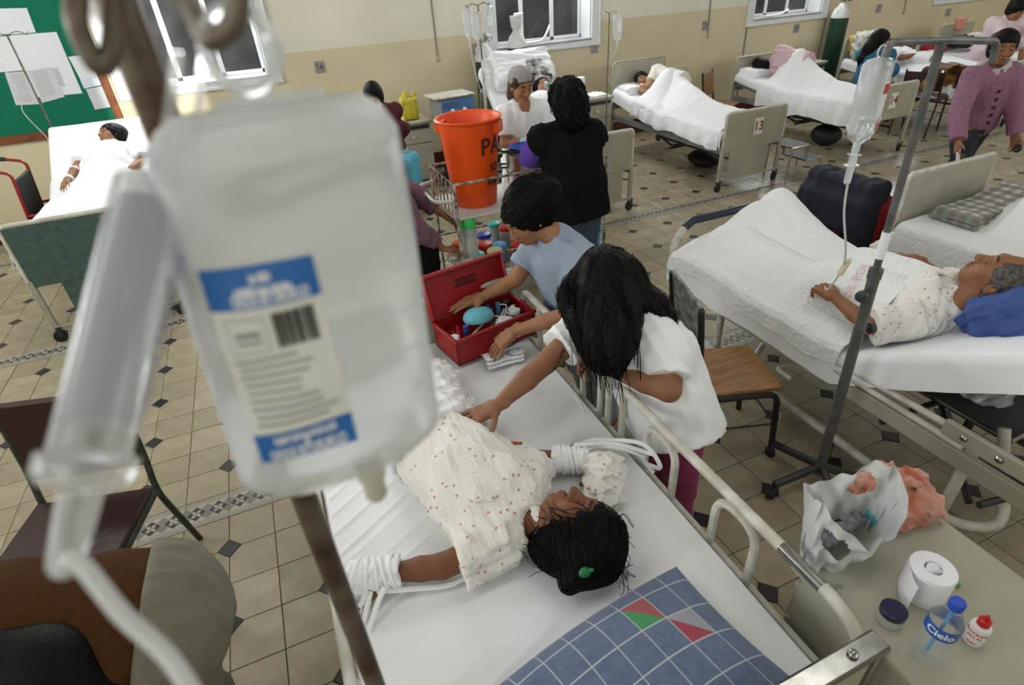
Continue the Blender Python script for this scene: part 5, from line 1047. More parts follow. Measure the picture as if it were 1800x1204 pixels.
m_mask = mat('pale_blue_mask', (.13, .42, .53), .8, bump=.001, bscale=120); S = Solid(.005); c0 = np.array(Matrix.Translation((1.365, -.46, .645)) @ Matrix.Rotation(R(11), 4, 'Z') @ Vector((-.03, .0, H2 + .005))); S.ell(c0, (.075, .06, .045)); S.ell(c0 - V(0, 0, .03), (.068, .053, .035), op='s'); S.warp(folds(.0010, .03, (0, 1, 0), 3)); t2 = tag(solid('face_mask', S, m_mask, loc=c0), 'pale blue cup-shaped face mask lying in the red toolbox', 'face mask'); part('elastic', MB().tube(spline([c0 + V(.07, -.03, 0), c0 + V(.11, -.05, .0), c0 + V(.15, .02, .01), c0 + V(.13, .06, .0)], 5), .0025, 5), m_pap, t2)
q = np.random.default_rng(11); TM = Matrix.Translation((1.365, -.46, .645)) @ Matrix.Rotation(R(11), 4, 'Z'); tl = lambda x, y, z: np.array(TM @ Vector((x, y, z)))
ITEMS = [('vial', 'small blue-capped vial left of the mask in the toolbox', (-.12, -.035), (.015, .03, .18)), ('vial', 'dark vial lying at the right end of the toolbox', (.15, .04), (.02, .02, .03)), ('vial', 'blue vial between the mask and the toolbox hinge', (.06, .06), (.03, .05, .25)), ('vial', 'light blue capped vial near the right end of the toolbox', (.11, .05), (.06, .22, .40))]
for nm, lb_, (x, y), c in ITEMS: p = tl(x, y, .075); t2 = thing('vial', lb_, 'vial', p, 'supplies in the toolbox'); part('vial_body', MB().lathe([(.012, 0), (.014, .01), (.014, .045), (.009, .052)], p, 12), mat('vial_%d' % int(c[2] * 100), c, .3), t2); part('cap', MB().lathe([(.013, .05), (.013, .068), (.002, .07)], p, 12), mat('vcap_%d' % int(c[2] * 100), tuple(min(1, k * 1.6) for k in c), .4), t2)
for k, (lb_, a, b, c, r_) in enumerate((('green pen lying along the front of the toolbox', (-.12, -.07), (.04, -.055), (.01, .13, .05), .006), ('pale syringe crossing the front of the toolbox', (-.1, -.05), (-.02, -.02), (.55, .52, .40), .006), ('red-capped tube at the left end of the toolbox', (-.17, -.05), (-.13, .03), (.35, .01, .02), .008), ('grey plastic tube behind the mask in the toolbox', (.02, .07), (.10, .085), (.35, .36, .36), .006), ('white plastic tube at the right of the mask', (.08, -.01), (.16, .055), (.6, .6, .57), .007), ('dark green tube beneath the mask edge', (-.02, -.075), (.05, -.03), (.01, .07, .03), .009), ('bluish syringe at the front left of the toolbox', (-.15, -.085), (-.05, -.075), (.35, .42, .5), .008))): one('supply_tube', lb_, 'medical supply', MB().tube([tl(*a, .085 + .006 * (k % 3)), tl(*b, .10 + .006 * (k % 3))], r_, 8), mat('supply_%d' % k, c, .35), tl(*a, .08), 'supplies in the toolbox')
for lb_, x, y, sx in (('white gauze pad at the right front of the toolbox', .07, -.055, .05), ('crumpled white wrapper at the left end of the toolbox', -.185, -.04, .022), ('soiled gauze ball at the right end of the toolbox', .16, -.01, .03)): S = Solid(.005); S.ell(tl(x, y, .10), (sx, .028, .022)); S.warp(folds(.006, .03, (1, 0, 0), int(sx * 1000))); tag(solid('gauze', S, m_sheet, loc=tl(x, y, .08)), lb_, 'gauze', 'supplies in the toolbox')
# folded newspaper-like sheet and pen on the bed
def patch(P, z, dz=lambda u, v: 0, thick=.004, nu=24, nv=16):
    Q = [at(u, v, z) for u, v in P]; return MB().grid(lambda u, v: Q[0] * (1 - u) * (1 - v) + Q[1] * u * (1 - v) + Q[2] * u * v + Q[3] * (1 - u) * v + V(0, 0, dz(u, v)), nu, nv, -thick)
m_news = paper_mat('grey_printed_wrapper', 26, .36); one('folded_paper', 'folded printed paper packet lying below the red toolbox', 'paper', patch([(843, 625), (918, 612), (922, 634), (860, 651)], .645, lambda u, v: .03 * math.sin(math.pi * v) ** .7 * (1 + .2 * math.sin(9 * u))), m_news, at(880, 635, .64))
one('pen', 'orange pen lying beside the woman\'s hand on the bed', 'pen', MB().tube([at(868, 778, .66), at(918, 779, .652)], .006, 8), mat('orange_pen', (.55, .16, .02), .4), at(890, 778, .65))
# ------------------------------------------------------------------ foreground drip stand with the big bag
pdir = V(-.1330, .9911, 0); PB = V(CAMC[0], CAMC[1], 0) + pdir * .42
m_rpole = mat('rusty_chrome_pole', (.17, .145, .115), .42, metal=.6, var=.6, vscale=22, var2=(.075, .045, .025)); t = thing('drip_stand', 'blurred rusty drip stand right in front of the camera', 'drip stand', PB, 'drip stands')
part('pole', MB().tube([PB + V(0, 0, .05), PB + V(0, 0, 2.16)], .0115, 16), m_rpole, t); tp = PB + V(0, 0, 2.12)
for k in range(5):
    a = .5 + k * 2 * math.pi / 5; d = V(math.cos(a), math.sin(a), 0); f_ = part('foot', MB().tube([PB + V(0, 0, .10), PB + d * .2 + V(0, 0, .06)], .014, 8), m_dark, t); part('wheel', MB().lathe([(.02, -.012), (.028, 0), (.02, .012)], PB + d * .2 + V(0, 0, .028), 10, np.cross(d, (0, 0, 1))), m_rubber, f_)
hk = lambda P, r_=.0048: MB().tube(spline([atr(u, v, r) for u, v, r in P], 6), r_, 10)
part('hook', hk([(215, -60, .40), (150, -50, .36), (133, 20, .35), (150, 80, .35), (176, 118, .35), (196, 90, .35), (200, 20, .355), (198, -70, .36)]), m_rpole, t)
part('hook', hk([(250, -90, .42), (300, -30, .36), (345, 30, .30), (370, 70, .285), (410, 40, .28), (425, -60, .28)]), m_rpole, t)
# the bag: semi-rigid 1-litre bag, label upside down
hd = unit(V(ray(505, 500)[0], ray(505, 500)[1], 0)); rt = V(hd[1], -hd[0], 0); HB = .285
def hz(y, x=470):  # height on the bag plane seen at pixel row y
    d = ray(x, y); k = HB / np.dot(d, hd); return (CAMC + d * k)
ztop = hz(205)[2]; zbot = hz(835, 600)[2]; BH = ztop - zbot; cen = CAMC + hd * HB; cl = lambda y, xl, xr: None
def bagpt(s, tt, front=1, infl=1.0):
    """s across (-1..1), tt down (0..1)"""
    z = ztop - tt * BH
    w_ = .0640 * min(1, .70 + .30 * min(1, max(0, tt) / .085) ** .5) * (.95 + .05 * tt) * (1 if tt < .90 else 1 - ((tt - .90) / .1) ** 2 * .35) * (1.0 + .02 * math.sin(5 * tt))
    off = .021 - .014 * tt
    dep = .026 * infl * (max(0, 1 - abs(s) ** 2.6)) ** .55 * min(1, .30 + 7 * tt) * (1 if tt < .88 else max(.3, 1 - (tt - .88) / .12 * .8)) * (1 + .05 * math.sin(23 * tt + 4 * s) * (1 if front > 0 else 0))
    return V(cen[0], cen[1], 0) + rt * (s * w_ + off - .004) + hd * (.034 * (1 - tt) - front * dep) + V(0, 0, z)
t = thing('drip_bag', 'large blurred clear fluid bag with blue and white label in the foreground', 'drip bag', V(cen[0], cen[1], zbot), 'drip bags'); BAG = t
m_big = mat('milky_bag_plastic', (.88, .92, .95), .14, spec=.7, trans=.55, alpha=.90, var=.05, vscale=18, ior=1.2)
mb = MB(); n = 40
ring = lambda tt: [bagpt(math.sin(a) if True else 0, tt, 1 if math.cos(a) >= 0 else -1) for a in np.linspace(0, 2 * math.pi, n + 1)]
mb.gridpts(np.array([ring(x) for x in np.linspace(0.001, 1, 46)])); bg = part('bag', mb, m_big, t)
mb = MB(); mb.gridpts(np.array([[bagpt(s, y, 1, .02) for s in np.linspace(-.55, .6, 12)] for y in (-.022, .004)]), .006); part('top_seal', mb, m_big, t)
c2 = hz(90, 425) - hd * .0; part('hanger_loop', MB().tube([c2 + rt * (.0135 * math.cos(a)) + V(0, 0, .0155 * math.sin(a)) for a in np.linspace(0, 6.283, 24)[:-1]], .0028, 8, closed=True), m_big, t)
pc = bagpt(.30, 1.0, 1, .1); part('port', MB().lathe([(.009, .004), (.0095, -.012), (.007, -.014), (.0075, -.03), (.005, -.034)], pc + hd * .004, 14), mat('ivory_port', (.55, .54, .46), .35, trans=.2), t)
for k in range(4): part('embossed_rib', MB().tube([bagpt(.72, .40 + .11 * k) - hd * .0, bagpt(.86, .40 + .11 * k) - hd * .0], .0012, 6), m_big, t)
# printed label on the front face (reads upside down)
m_lw = mat('label_paper', (.70, .70, .66), .5); m_lb = mat('label_blue', (.015, .13, .42), .45); m_lg = mat('label_grey_print', (.27, .27, .28), .5)
lp = lambda u, v, e=.0012: bagpt(-.80 + .84 * u + .06 * v, .30 + .51 * v) - hd * e
def lpatch(u0, u1, v0, v1, e): return MB().gridpts(np.array([[lp(u, v, e) for v in np.linspace(v0, v1, 10)] for u in np.linspace(u0, u1, 14)]))
lw = part('bag_label', lpatch(0, 1, 0, 1, .0010), m_lw, t); part('blue_band', lpatch(0, 1, 0, .19, .0014), m_lb, lw); part('blue_band', lpatch(0.0, 1, .835, 1, .0014), m_lb, lw)
for (u0, u1, v0, v1) in ((.08, .42, .235, .24), (.08, .42, .40, .405), (.08, .085, .235, .405), (.415, .42, .235, .405), (.14, .36, .30, .325), (.14, .36, .345, .36)): part('print_frame', lpatch(u0, u1, v0, v1, .0015), m_lg, lw)
for k, (a, b) in enumerate(((0, .35), (.45, .6), (.66, .95), (1.05, 1.2), (1.3, 1.7), (1.8, 1.9), (2.0, 2.5), (2.6, 2.75), (2.9, 3.3), (3.4, 3.9))): part('barcode_bar', lpatch(.50 + a * .1, .50 + (b) * .1, .225, .405, .0015), m_bdark, lw)
q = np.random.default_rng(3)
for k in range(9):
    v = .44 + k * .042; part('text_line', lpatch(.06 + .04 * q.random(), .55 + .38 * q.random(), v, v + .014, .0015), m_lg, lw)
def lettered(txt, size, u, v, m, parent):
    vs, fs = text_mesh(txt, size, 0, .0004); L_ = .104; H_ = .50 * BH
    mb = MB(); mb.add([lp(u - x / L_, v - (-y) / H_ * 1.0, .0018) for x, y, z in [(vx, -vy, vz) for vx, vy, vz in vs] for _ in (0,)], fs); part('label_lettering', mb, m, parent, smooth=False)
m_lwt = mat('white_print', (.70, .74, .80), .5)
lettered('CLORURO DE SODIO', .0085, .5, .965, m_lwt, lw); lettered('9', .012, .5, .925, m_lwt, lw); lettered('SOLUCION INYECTABLE', .006, .5, .88, m_lwt, lw); lettered('CLORURO DE SODIO', .0075, .55, .155, m_lwt, lw); lettered('solucion para infusion', .006, .5, .11, m_lwt, lw); lettered('1000 ml', .006, .5, .06, m_lwt, lw)
# measuring chamber hanging beside the bag
a = atr(262, 330, .335); b = atr(158, 795, .295); d = unit(b - a); t = thing('drip_chamber', 'blurred measuring chamber with tube hanging left of the big bag', 'drip chamber', b, 'drip set'); L_ = np.linalg.norm(b - a)
m_ch = mat('chamber_plastic', (.82, .85, .88), .15, spec=.6, trans=.6, alpha=.55); part('chamber_body', MB().lathe([(.006, -.004), (.0150, 0), (.0150, L_), (.011, L_ + .002)], a, 28, d), m_ch, t); part('fluid_column', MB().lathe([(.0120, .01), (.0122, L_ - .012)], a, 20, d), mat('grey_fluid', (.40, .44, .46), .2, spec=.5, trans=.3, alpha=.8), t)
part('end_cap', MB().lathe([(.0152, 0), (.0185, .002), (.0185, .009), (.0150, .014), (.0080, .016), (.0072, .03), (.0062, .044), (.0035, .048)], b, 24, d), m_ch, t); e = b + d * .046
part('strip_handle', MB().gridpts(np.array([[p + V(0, 0, 0) for p in (atr(300, 90, .30), atr(268, 330, .31))], [p for p in (atr(322, 92, .30), atr(298, 330, .31))]]).reshape(2, 2, 3), .003), m_ch, t); part('strip_handle', MB().gridpts(np.array([[atr(352, 60, .30), atr(325, 330, .33), atr(215, 760, .315)], [atr(370, 62, .30), atr(345, 330, .33), atr(250, 762, .315)]]), .003), m_ch, t)
mm = MB(); q = np.random.default_rng(4)
for k in range(22): u = .08 + k * .04; p = (atr(345, 330, .326) * (1 - u) + atr(235, 765, .311) * u); mm.tube([p + rt * .0015 * q.normal(), p + rt * .004 + V(0, 0, .002)], .0004, 5)
part('scale_marks', mm, mat('violet_print', (.12, .12, .55), .5), t)
part('outlet_tube', MB().tube(spline([e, atr(135, 985, .285), atr(215, 1080, .285), atr(300, 1160, .285), atr(370, 1270, .285)], 8), .0034, 10), m_tubing, t)
# ------------------------------------------------------------------ right drip stand
bz_ = V(2.60, -1.45, 0); t = thing('drip_stand', 'grey two-armed drip stand with caster feet beside the elderly patient', 'drip stand', bz_, 'drip stands'); tpz = V(2.50, -1.45, 1.885); m_gp = mat('grey_pole_paint', (.15, .155, .155), .4, metal=.3, var=.4, vscale=18)
mid = bz_ + (tpz - bz_) * .60; part('lower_pole', MB().tube([bz_ + V(0, 0, .08), mid], .0205, 12), m_gp, t); part('upper_pole', MB().tube([mid, tpz], .0125, 12), m_gp, t); part('clamp_collar', MB().lathe([(.024, -.02), (.024, .02)], mid, 12), m_gp, t)
for z, s_ in ((.56, -1), (.47, 1)): p = bz_ + (tpz - bz_) * z; kn = part('clamp_knob', MB().lathe([(.008, 0), (.008, .025), (.022, .027), (.022, .045), (.01, .048)], p + V(s_ * .018, -.0, 0), 12, (s_, -.3, 0)), m_dark, t)
p = bz_ + (tpz - bz_) * .66; part('tape', MB().lathe([(.0150, -.05), (.0160, -.02), (.0150, .01), (.0160, .05)], p, 12), m_sheet, t)
part('cross_arm', MB().tube(fillet([(2.28, -1.45, 1.83), (2.28, -1.45, 1.90), (2.50, -1.45, 1.885), (2.76, -1.45, 1.86), (2.77, -1.45, 1.80)], .03), .0105, 10), m_gp, t)
for k in range(5):
    a_ = math.pi * .96 + k * 2 * math.pi / 5; d = V(math.cos(a_), math.sin(a_), 0); f_ = part('foot', MB().tube([bz_ + V(0, 0, .13), bz_ + d * .24 + V(0, 0, .09)], .018, 8, flat=1.1), m_dark, t); part('wheel', MB().lathe([(.02, -.014), (.03, 0), (.02, .014)], bz_ + d * .245 + V(0, 0, .03), 12, np.cross(d, (0, 0, 1))), m_rubber, f_); part('caster_fork', MB().tube([bz_ + d * .245 + V(0, 0, .035), bz_ + d * .24 + V(0, 0, .085)], .011, 8), m_dark, f_)
t = flask('clear drip bag with two red label bands near the top right', (2.262, -1.45, 1.865), .225, .054, name='drip_bag', tube_to=[(2.285, -1.45, 1.42), (2.40, -1.42, 1.20), (2.66, -1.2, .92), (2.88, -1.02, .80)])
ew = lambda a, z, e: V(2.262 + (.054 + e) * math.cos(a), -1.45 + (.0297 + e) * math.sin(a), z)
part('bag_label', MB().gridpts(np.array([[ew(a, z, .0012) for z in np.linspace(1.675, 1.805, 4)] for a in np.linspace(R(-85), R(-42), 8)])), mat('clear_label', (.70, .72, .73), .4), t)
for z in (1.785, 1.685): part('red_band', MB().gridpts(np.array([[ew(a, z + q_, .0022) for q_ in (-.013, .013)] for a in np.linspace(R(-80), R(-48), 6)])), mat('red_print', (.48, .03, .02), .5), t)
part('fluid_level', MB().lathe([(.012, 0), (.03, .018), (.042, .05), (.045, .075), (.0, .076)], (2.262, -1.45, 1.632), 18), m_liq, t)
part('drip_sight', MB().lathe([(.02, .0), (.012, -.004), (.012, -.03), (.022, -.032), (.011, -.036), (.010, -.085), (.004, -.092)], (2.262, -1.45, 1.60), 14), m_pvc, t); part('roller_clamp', MB().xf((2.42, -1.41, 1.17), .2, .25).box((-.008, -.01, -.035), (.01, .01, .035), .004), mat('ivory_plastic', (.60, .56, .42), .4), t)
one('drip_line', 'thin looped drip line lying on the elderly patient\'s cover', 'tube', MB().tube(spline([(2.88, -1.02, .79), (2.79, -1.02, .745), (2.80, -1.12, .725), (2.80, -1.28, .72), (2.77, -1.24, .715), (2.82, -1.10, .75)], 8), .003, 6), m_tubing, (2.8, -1.1, .72))
# ------------------------------------------------------------------ on the foreground cabinet
TZ = .751; wb = V(*at(1626, 1150, TZ)[:2], TZ); m_pet = mat('clear_pet', (.86, .92, .95), .06, spec=.6, trans=.88, alpha=.5, ior=1.2); t = thing('water_bottle', 'clear water bottle with blue cap, blue label and straw on the cabinet', 'bottle', wb)
part('bottle_body', MB().lathe([(.004, .006), (.024, .0), (.030, .006), (.031, .02), (.0295, .05), (.031, .06), (.0295, .075), (.031, .085), (.032, .10), (.032, .135), (.030, .145), (.022, .165), (.0125, .18), (.0125, .195)], wb, 28), m_pet, t)
part('cap', MB().lathe([(.0145, .186), (.0150, .19), (.0150, .206), (.0135, .209), (.002, .21)], wb, 24), mat('blue_cap_plastic', (.02, .07, .45), .35), t)
lab = part('bottle_label', MB().lathe([(.0324, .103), (.0326, .105), (.0326, .137), (.0324, .139)], wb, 32, close=False), mat('blue_label_film', (.02, .09, .36), .3), t)
va = math.atan2(CAMC[1] - wb[1], CAMC[0] - wb[0])
cyl = lambda c, r_, ang, z: (lambda x, y: (c[0] + r_ * math.cos(ang + x / r_), c[1] + r_ * math.sin(ang + x / r_), c[2] + z + y))
part('label_lettering', lettering(MB(), 'Cielo', .026, None, (1, 0, 0), (0, 1, 0), cyl(wb, .0332, va + .1, .121), bold=.0006), m_lwt, lab, smooth=False); part('straw', MB().tube([wb + V(.008, .004, .01), wb + V(-.006, -.002, .185)], .0032, 8), mat('blue_straw', (.08, .32, .62), .35), t)
ab = V(*at(1708, 1125, TZ)[:2], TZ); t = thing('alcohol_bottle', 'small white alcohol bottle with red nozzle cap and red print', 'bottle', ab); part('bottle_body', MB().lathe([(.004, .001), (.018, 0), (.0205, .004), (.0205, .055), (.019, .062), (.011, .068)], ab, 24), mat('white_bottle_plastic', (.70, .70, .68), .35), t); part('cap', MB().lathe([(.0125, .064), (.013, .066), (.0125, .082), (.006, .084), (.004, .098), (.001, .099)], ab, 20), mat('red_cap_plastic', (.48, .01, .012), .35), t)
va2 = math.atan2(CAMC[1] - ab[1], CAMC[0] - ab[0])
for txt, sz, z in (('ALCOHOL', .0115, .046), ('puro 96', .009, .034), ('PURO', .007, .014)): part('label_lettering', lettering(MB(), txt, sz, None, (1, 0, 0), (0, 1, 0), cyl(ab, .0209, va2, z), bold=.0003), mat('red_label_print', (.50, .02, .02), .5), t, smooth=False)
jr = V(*at(1562, 1090, TZ)[:2], TZ); t = thing('jar', 'small white jar with dark navy lid on the cabinet', 'jar', jr); part('jar_body', MB().lathe([(.004, .001), (.024, 0), (.027, .003), (.027, .038)], jr, 24), mat('frosted_white_jar', (.55, .56, .55), .3, trans=.25), t); part('lid', MB().lathe([(.0285, .030), (.029, .032), (.029, .046), (.0265, .049), (.002, .0485)], jr, 28), mat('navy_lid', (.010, .010, .05), .3), t)
tr_ = V(*at(1618, 1040, TZ)[:2], TZ); t = thing('toilet_roll', 'white toilet paper roll standing with a loose flap', 'toilet paper', tr_); m_tp = mat('tissue', (.76, .76, .80), .95, bump=.0012, bscale=120); part('roll', MB().lathe([(.050, 0), (.051, .004), (.051, .094), (.049, .098), (.021, .098), (.019, .094), (.019, .004), (.02, 0)], tr_, 36, close=False).lathe([(.05, 0), (.02, 0)], tr_, 36, close=False), m_tp, t)
S = Solid(.004); S.ell(tr_ + V(0, 0, .09), (.0185, .012, .012)); S.warp(folds(.005, .02, (0, 0, 1), 6)); solid('crumpled_core', S, m_tp, t)
part('loose_flap', MB().gridpts(np.array([[tr_ + V(-.051 * math.sin(a) - max(0, a - .9) * .03, .051 * math.cos(a) * (1 if a < 1.2 else .9) + max(0, a - .9) * .0, z) for z in np.linspace(.002, .096, 6)] for a in np.linspace(.3, 2.0, 14)]), .0012), m_tp, t)
one('marker_pen', 'green pen lying beside the toilet roll', 'pen', MB().tube([at(1655, 1013, TZ + .007), at(1688, 1030, TZ + .007)], .0055, 10), mat('green_pen', (.06, .38, .05), .35), at(1670, 1020, TZ)); 
part('scribble', lettering(MB(), 'oo', .03, at(1470, 1030, TZ + .0006), (1, -.2, 0), (.2, 1, 0)), mat('pencil_scribble', (.22, .22, .2), .6), FT, smooth=False)
# open plastic bag
m_bagp = mat('thin_white_plastic', (.66, .68, .69), .33, spec=.5, trans=.12, alpha=.96, sheen=.0); t = thing('carrier_bag', 'open white plastic carrier bag standing on the cabinet', 'bag', (1.79, -2.05, TZ))
bc = V(1.790, -2.055, TZ); bx_u = unit(V(.93, .10, 0)); bx_v = V(-bx_u[1], bx_u[0], 0); q = np.random.default_rng(8); ph = q.uniform(0, 6.28, 8)
def bagshell(a, v):
    """a = angle round the mouth, v = height"""
    rx = .125 + .02 * v + .012 * math.sin(3 * a + ph[0] + 2 * v) * v; ry = .060 + .050 * v * (1 - .2 * math.cos(a) ** 2) + .010 * math.sin(5 * a + ph[1]) * v
    cz = abs(math.cos(a)) ** 3.0; h_ = .15 + .075 * cz + .02 * math.sin(2 * a + ph[2]); wob = .006 * math.sin(9 * a + 6 * v + ph[3]) + .004 * math.sin(17 * a - 9 * v)
    pull = 1 - .24 * max(0, v - .55) * cz
    return bc + bx_u * (rx * math.cos(a) * pull + wob) + bx_v * (ry * math.sin(a) * (1 - .5 * max(0, v - .6) * cz) + wob) + V(0, 0, .002 + h_ * v + .006 * math.sin(7 * a + 11 * v) * v * (1 - v))
Pn = np.array([[bagshell(a, v) for v in np.linspace(0, 1, 26)] for a in np.linspace(0, 2 * math.pi, 97)])
mb = MB(); vs = Pn.reshape(-1, 3); fs = []
for i in range(96):
    for j in range(25):
        a = 2 * math.pi * (i + .5) / 96; v = (j + .5) / 25; hole = any((min(abs(a - c), 2 * math.pi - abs(a - c)) / .30) ** 2 + ((v - .66) / .19) ** 2 < 1 for c in (math.pi * 1.0 + .55, .50))
        if not hole: fs.append((i * 26 + j, (i + 1) * 26 + j, (i + 1) * 26 + j + 1, i * 26 + j + 1))
mb.add(vs, fs); part('bag_skin', mb, m_bagp, t); 
for k in range(5): S = Solid(.006); c = bc + bx_u * (-.08 + .035 * k) + V(0, 0, .045 + .012 * (k % 2)); S.rbox(c, (.035, .012, .006), frame(unit(V(.4 * math.sin(k), 1, .3)), (0, 0, 1)), r=.006); S.warp(folds(.004, .03, (1, 0, 0), k)); tag(solid('folded_cloth', S, mat('grey_striped_cloth', (.20, .21, .23), .9, var=.6, vscale=60), loc=c), ('leftmost', 'second from left', 'middle', 'second from right', 'rightmost')[k] + ' grey cloth strip inside the open carrier bag', 'cloth', 'cloth strips in the carrier bag')
m_towel = mat('orange_printed_towel', (.42, .09, .035), .95, bump=.003, bscale=90, var=.8, vscale=16, var2=(.50, .28, .22), sheen=.3); S = Solid(.007); c = V(2.03, -2.045, TZ + .03)
S.rbox(c, (.07, .05, .018), frame((.2, 1, 0), (0, 0, 1)), r=.018); S.rbox(c + V(.05, .02, .02), (.05, .05, .012), frame((.6, 1, .1), (0, 0, 1)), r=.015, k=.03); S.rbox(c + V(-.02, .05, .045), (.05, .03, .02), r=.015, k=.03); S.warp(folds(.008, .045, (1, .4, 0), 7)); S.cut((0, 0, TZ), (0, 0, -1)); t = tag(solid('towel', S, m_towel, loc=c), 'orange, pink and turquoise printed towel behind the carrier bag', 'towel')
S = Solid(.007); S.rbox(c + V(-.075, -.02, .0), (.03, .02, .014), r=.014); S.warp(folds(.005, .04, (1, .4, 0), 9)); S.cut((0, 0, TZ), (0, 0, -1)); solid('turquoise_patch', S, mat('turquoise_towel', (.10, .38, .42), .95, bump=.003, bscale=90), t)
# metal tray under the right bed
t = thing('steel_tray', 'steel tray with a crumpled clear bag on a shelf under the right bed', 'tray', (3.30, -1.62, .33)); part('tray_body', MB().box((3.08, -1.86, .40), (3.55, -1.40, .412), .004), m_dark, t); part('tray_rim', MB().tube(fillet([(3.08, -1.86, .42), (3.55, -1.86, .42), (3.55, -1.40, .42), (3.08, -1.40, .42), (3.08, -1.86, .42)], .04), .009, 8), m_chrome, t); part('tray_post', MB().tube([(3.3, -1.62, .0), (3.3, -1.62, .40)], .02, 8), m_dark, t)
S = Solid(.01); S.ell((3.3, -1.62, .44), (.12, .10, .03)); S.warp(folds(.012, .06, (1, 0, 0), 6)); tag(solid('clear_bag', S, m_pvc, loc=(3.3, -1.62, .415)), 'crumpled clear plastic bag lying in the steel tray', 'bag')
# ------------------------------------------------------------------ garments' cloth
def floral_mat(name, base, spot, scale=26, thr=.16, second=None):
    m = mat(name, base, .88, spec=.15, bump=.0008, bscale=140, sheen=.2); nt, b = nodes_of(m); tc = nt.nodes.new('ShaderNodeTexCoord'); cur = None
    for k, (sc, th, c) in enumerate(((scale, thr, spot), (scale * 1.9, thr * .75, second or spot))):
        v = nt.nodes.new('ShaderNodeTexVoronoi'); v.inputs['Scale'].default_value = sc; v.inputs['Randomness'].default_value = .75; nt.links.new(tc.outputs['Object'], v.inputs['Vector'])
        n = nt.nodes.new('ShaderNodeTexNoise'); n.inputs['Scale'].default_value = sc * 4; nt.links.new(tc.outputs['Object'], n.inputs['Vector']); s_ = nt.nodes.new('ShaderNodeMath'); s_.operation = 'MULTIPLY_ADD'; s_.inputs[1].default_value = .35; nt.links.new(n.outputs['Fac'], s_.inputs[0]); nt.links.new(v.outputs['Distance'], s_.inputs[2])
        g = nt.nodes.new('ShaderNodeMath'); g.operation = 'LESS_THAN'; g.inputs[1].default_value = th + .17; nt.links.new(s_.outputs[0], g.inputs[0]); mx = nt.nodes.new('ShaderNodeMix'); mx.data_type = 'RGBA'; mx.inputs['A'].default_value = (*base, 1); mx.inputs['B'].default_value = (*c, 1); nt.links.new(g.outputs[0], mx.inputs['Factor'])
        if cur is not None: nt.links.new(cur, mx.inputs['A'])
        cur = mx.outputs['Result']
    nt.links.new(cur, b.inputs['Base Color']); return m
m_flor = floral_mat('rosebud_print_cotton', (.72, .70, .66), (.52, .27, .25), 34, .175, (.56, .44, .40)); m_flor2 = floral_mat('fine_lilac_print_cotton', (.72, .70, .71), (.50, .42, .46), 60, .13)
for m_ in (m_flor, m_flor2):      # fine creases that run along the body
    nt, b = nodes_of(m_); tc = nt.nodes.new('ShaderNodeTexCoord'); mp = nt.nodes.new('ShaderNodeMapping'); mp.inputs['Scale'].default_value = (34, 7, 20); mp.inputs['Rotation'].default_value = (0, 0, .3); n_ = nt.nodes.new('ShaderNodeTexNoise'); n_.inputs['Scale'].default_value = 1.0; n_.inputs['Detail'].default_value = 2; bp = nt.nodes.new('ShaderNodeBump'); bp.inputs['Strength'].default_value = 1; bp.inputs['Distance'].default_value = .011
    nt.links.new(tc.outputs['Object'], mp.inputs[0]); nt.links.new(mp.outputs[0], n_.inputs['Vector']); nt.links.new(n_.outputs['Fac'], bp.inputs['Height']); nt.links.new(bp.outputs[0], b.inputs['Normal'])
m_tee = mat('white_jersey', (.80, .81, .83), .85, spec=.2, bump=.0006, bscale=180); m_blueu = mat('pale_blue_uniform', (.29, .345, .43), .8, spec=.2, bump=.0006, bscale=160, var=.08); m_pinkp = mat('magenta_cotton', (.36, .055, .17), .85, bump=.001, bscale=90)
m_blackv = mat('black_fleece', (.006, .006, .007), .9, spec=.1); m_purple = mat('purple_jersey', (.11, .05, .36), .8); m_jean = mat('blue_denim', (.05, .075, .11), .85, var=.3, vscale=60); m_uni = mat('white_uniform', (.76, .77, .79), .8, spec=.2); m_mauve = mat('mauve_corduroy', (.27, .125, .20), .85, var=.2, vscale=50, bump=.001, bscale=120); m_djean = mat('dark_denim', (.018, .022, .03), .85)
m_khaki = mat('khaki_cotton', (.16, .148, .11), .85, var=.12, vscale=20, bump=.0006, bscale=120); m_brownt = mat('brown_knit', (.062, .025, .008), .9, spec=.15, bump=.0008, bscale=200, var=.15, vscale=30); m_maroon = mat('maroon_wool', (.07, .012, .014), .9); m_sky = mat('sky_blue_cotton', (.10, .36, .48), .85); m_teal = mat('teal_blue_wool', (.02, .11, .19), .9); m_ppink = mat('pale_pink_flannel', (.62, .50, .54), .9); m_lilac = mat('dusty_lilac_wool', (.16, .085, .12), .9)
HAIR = BLACK_HAIR()
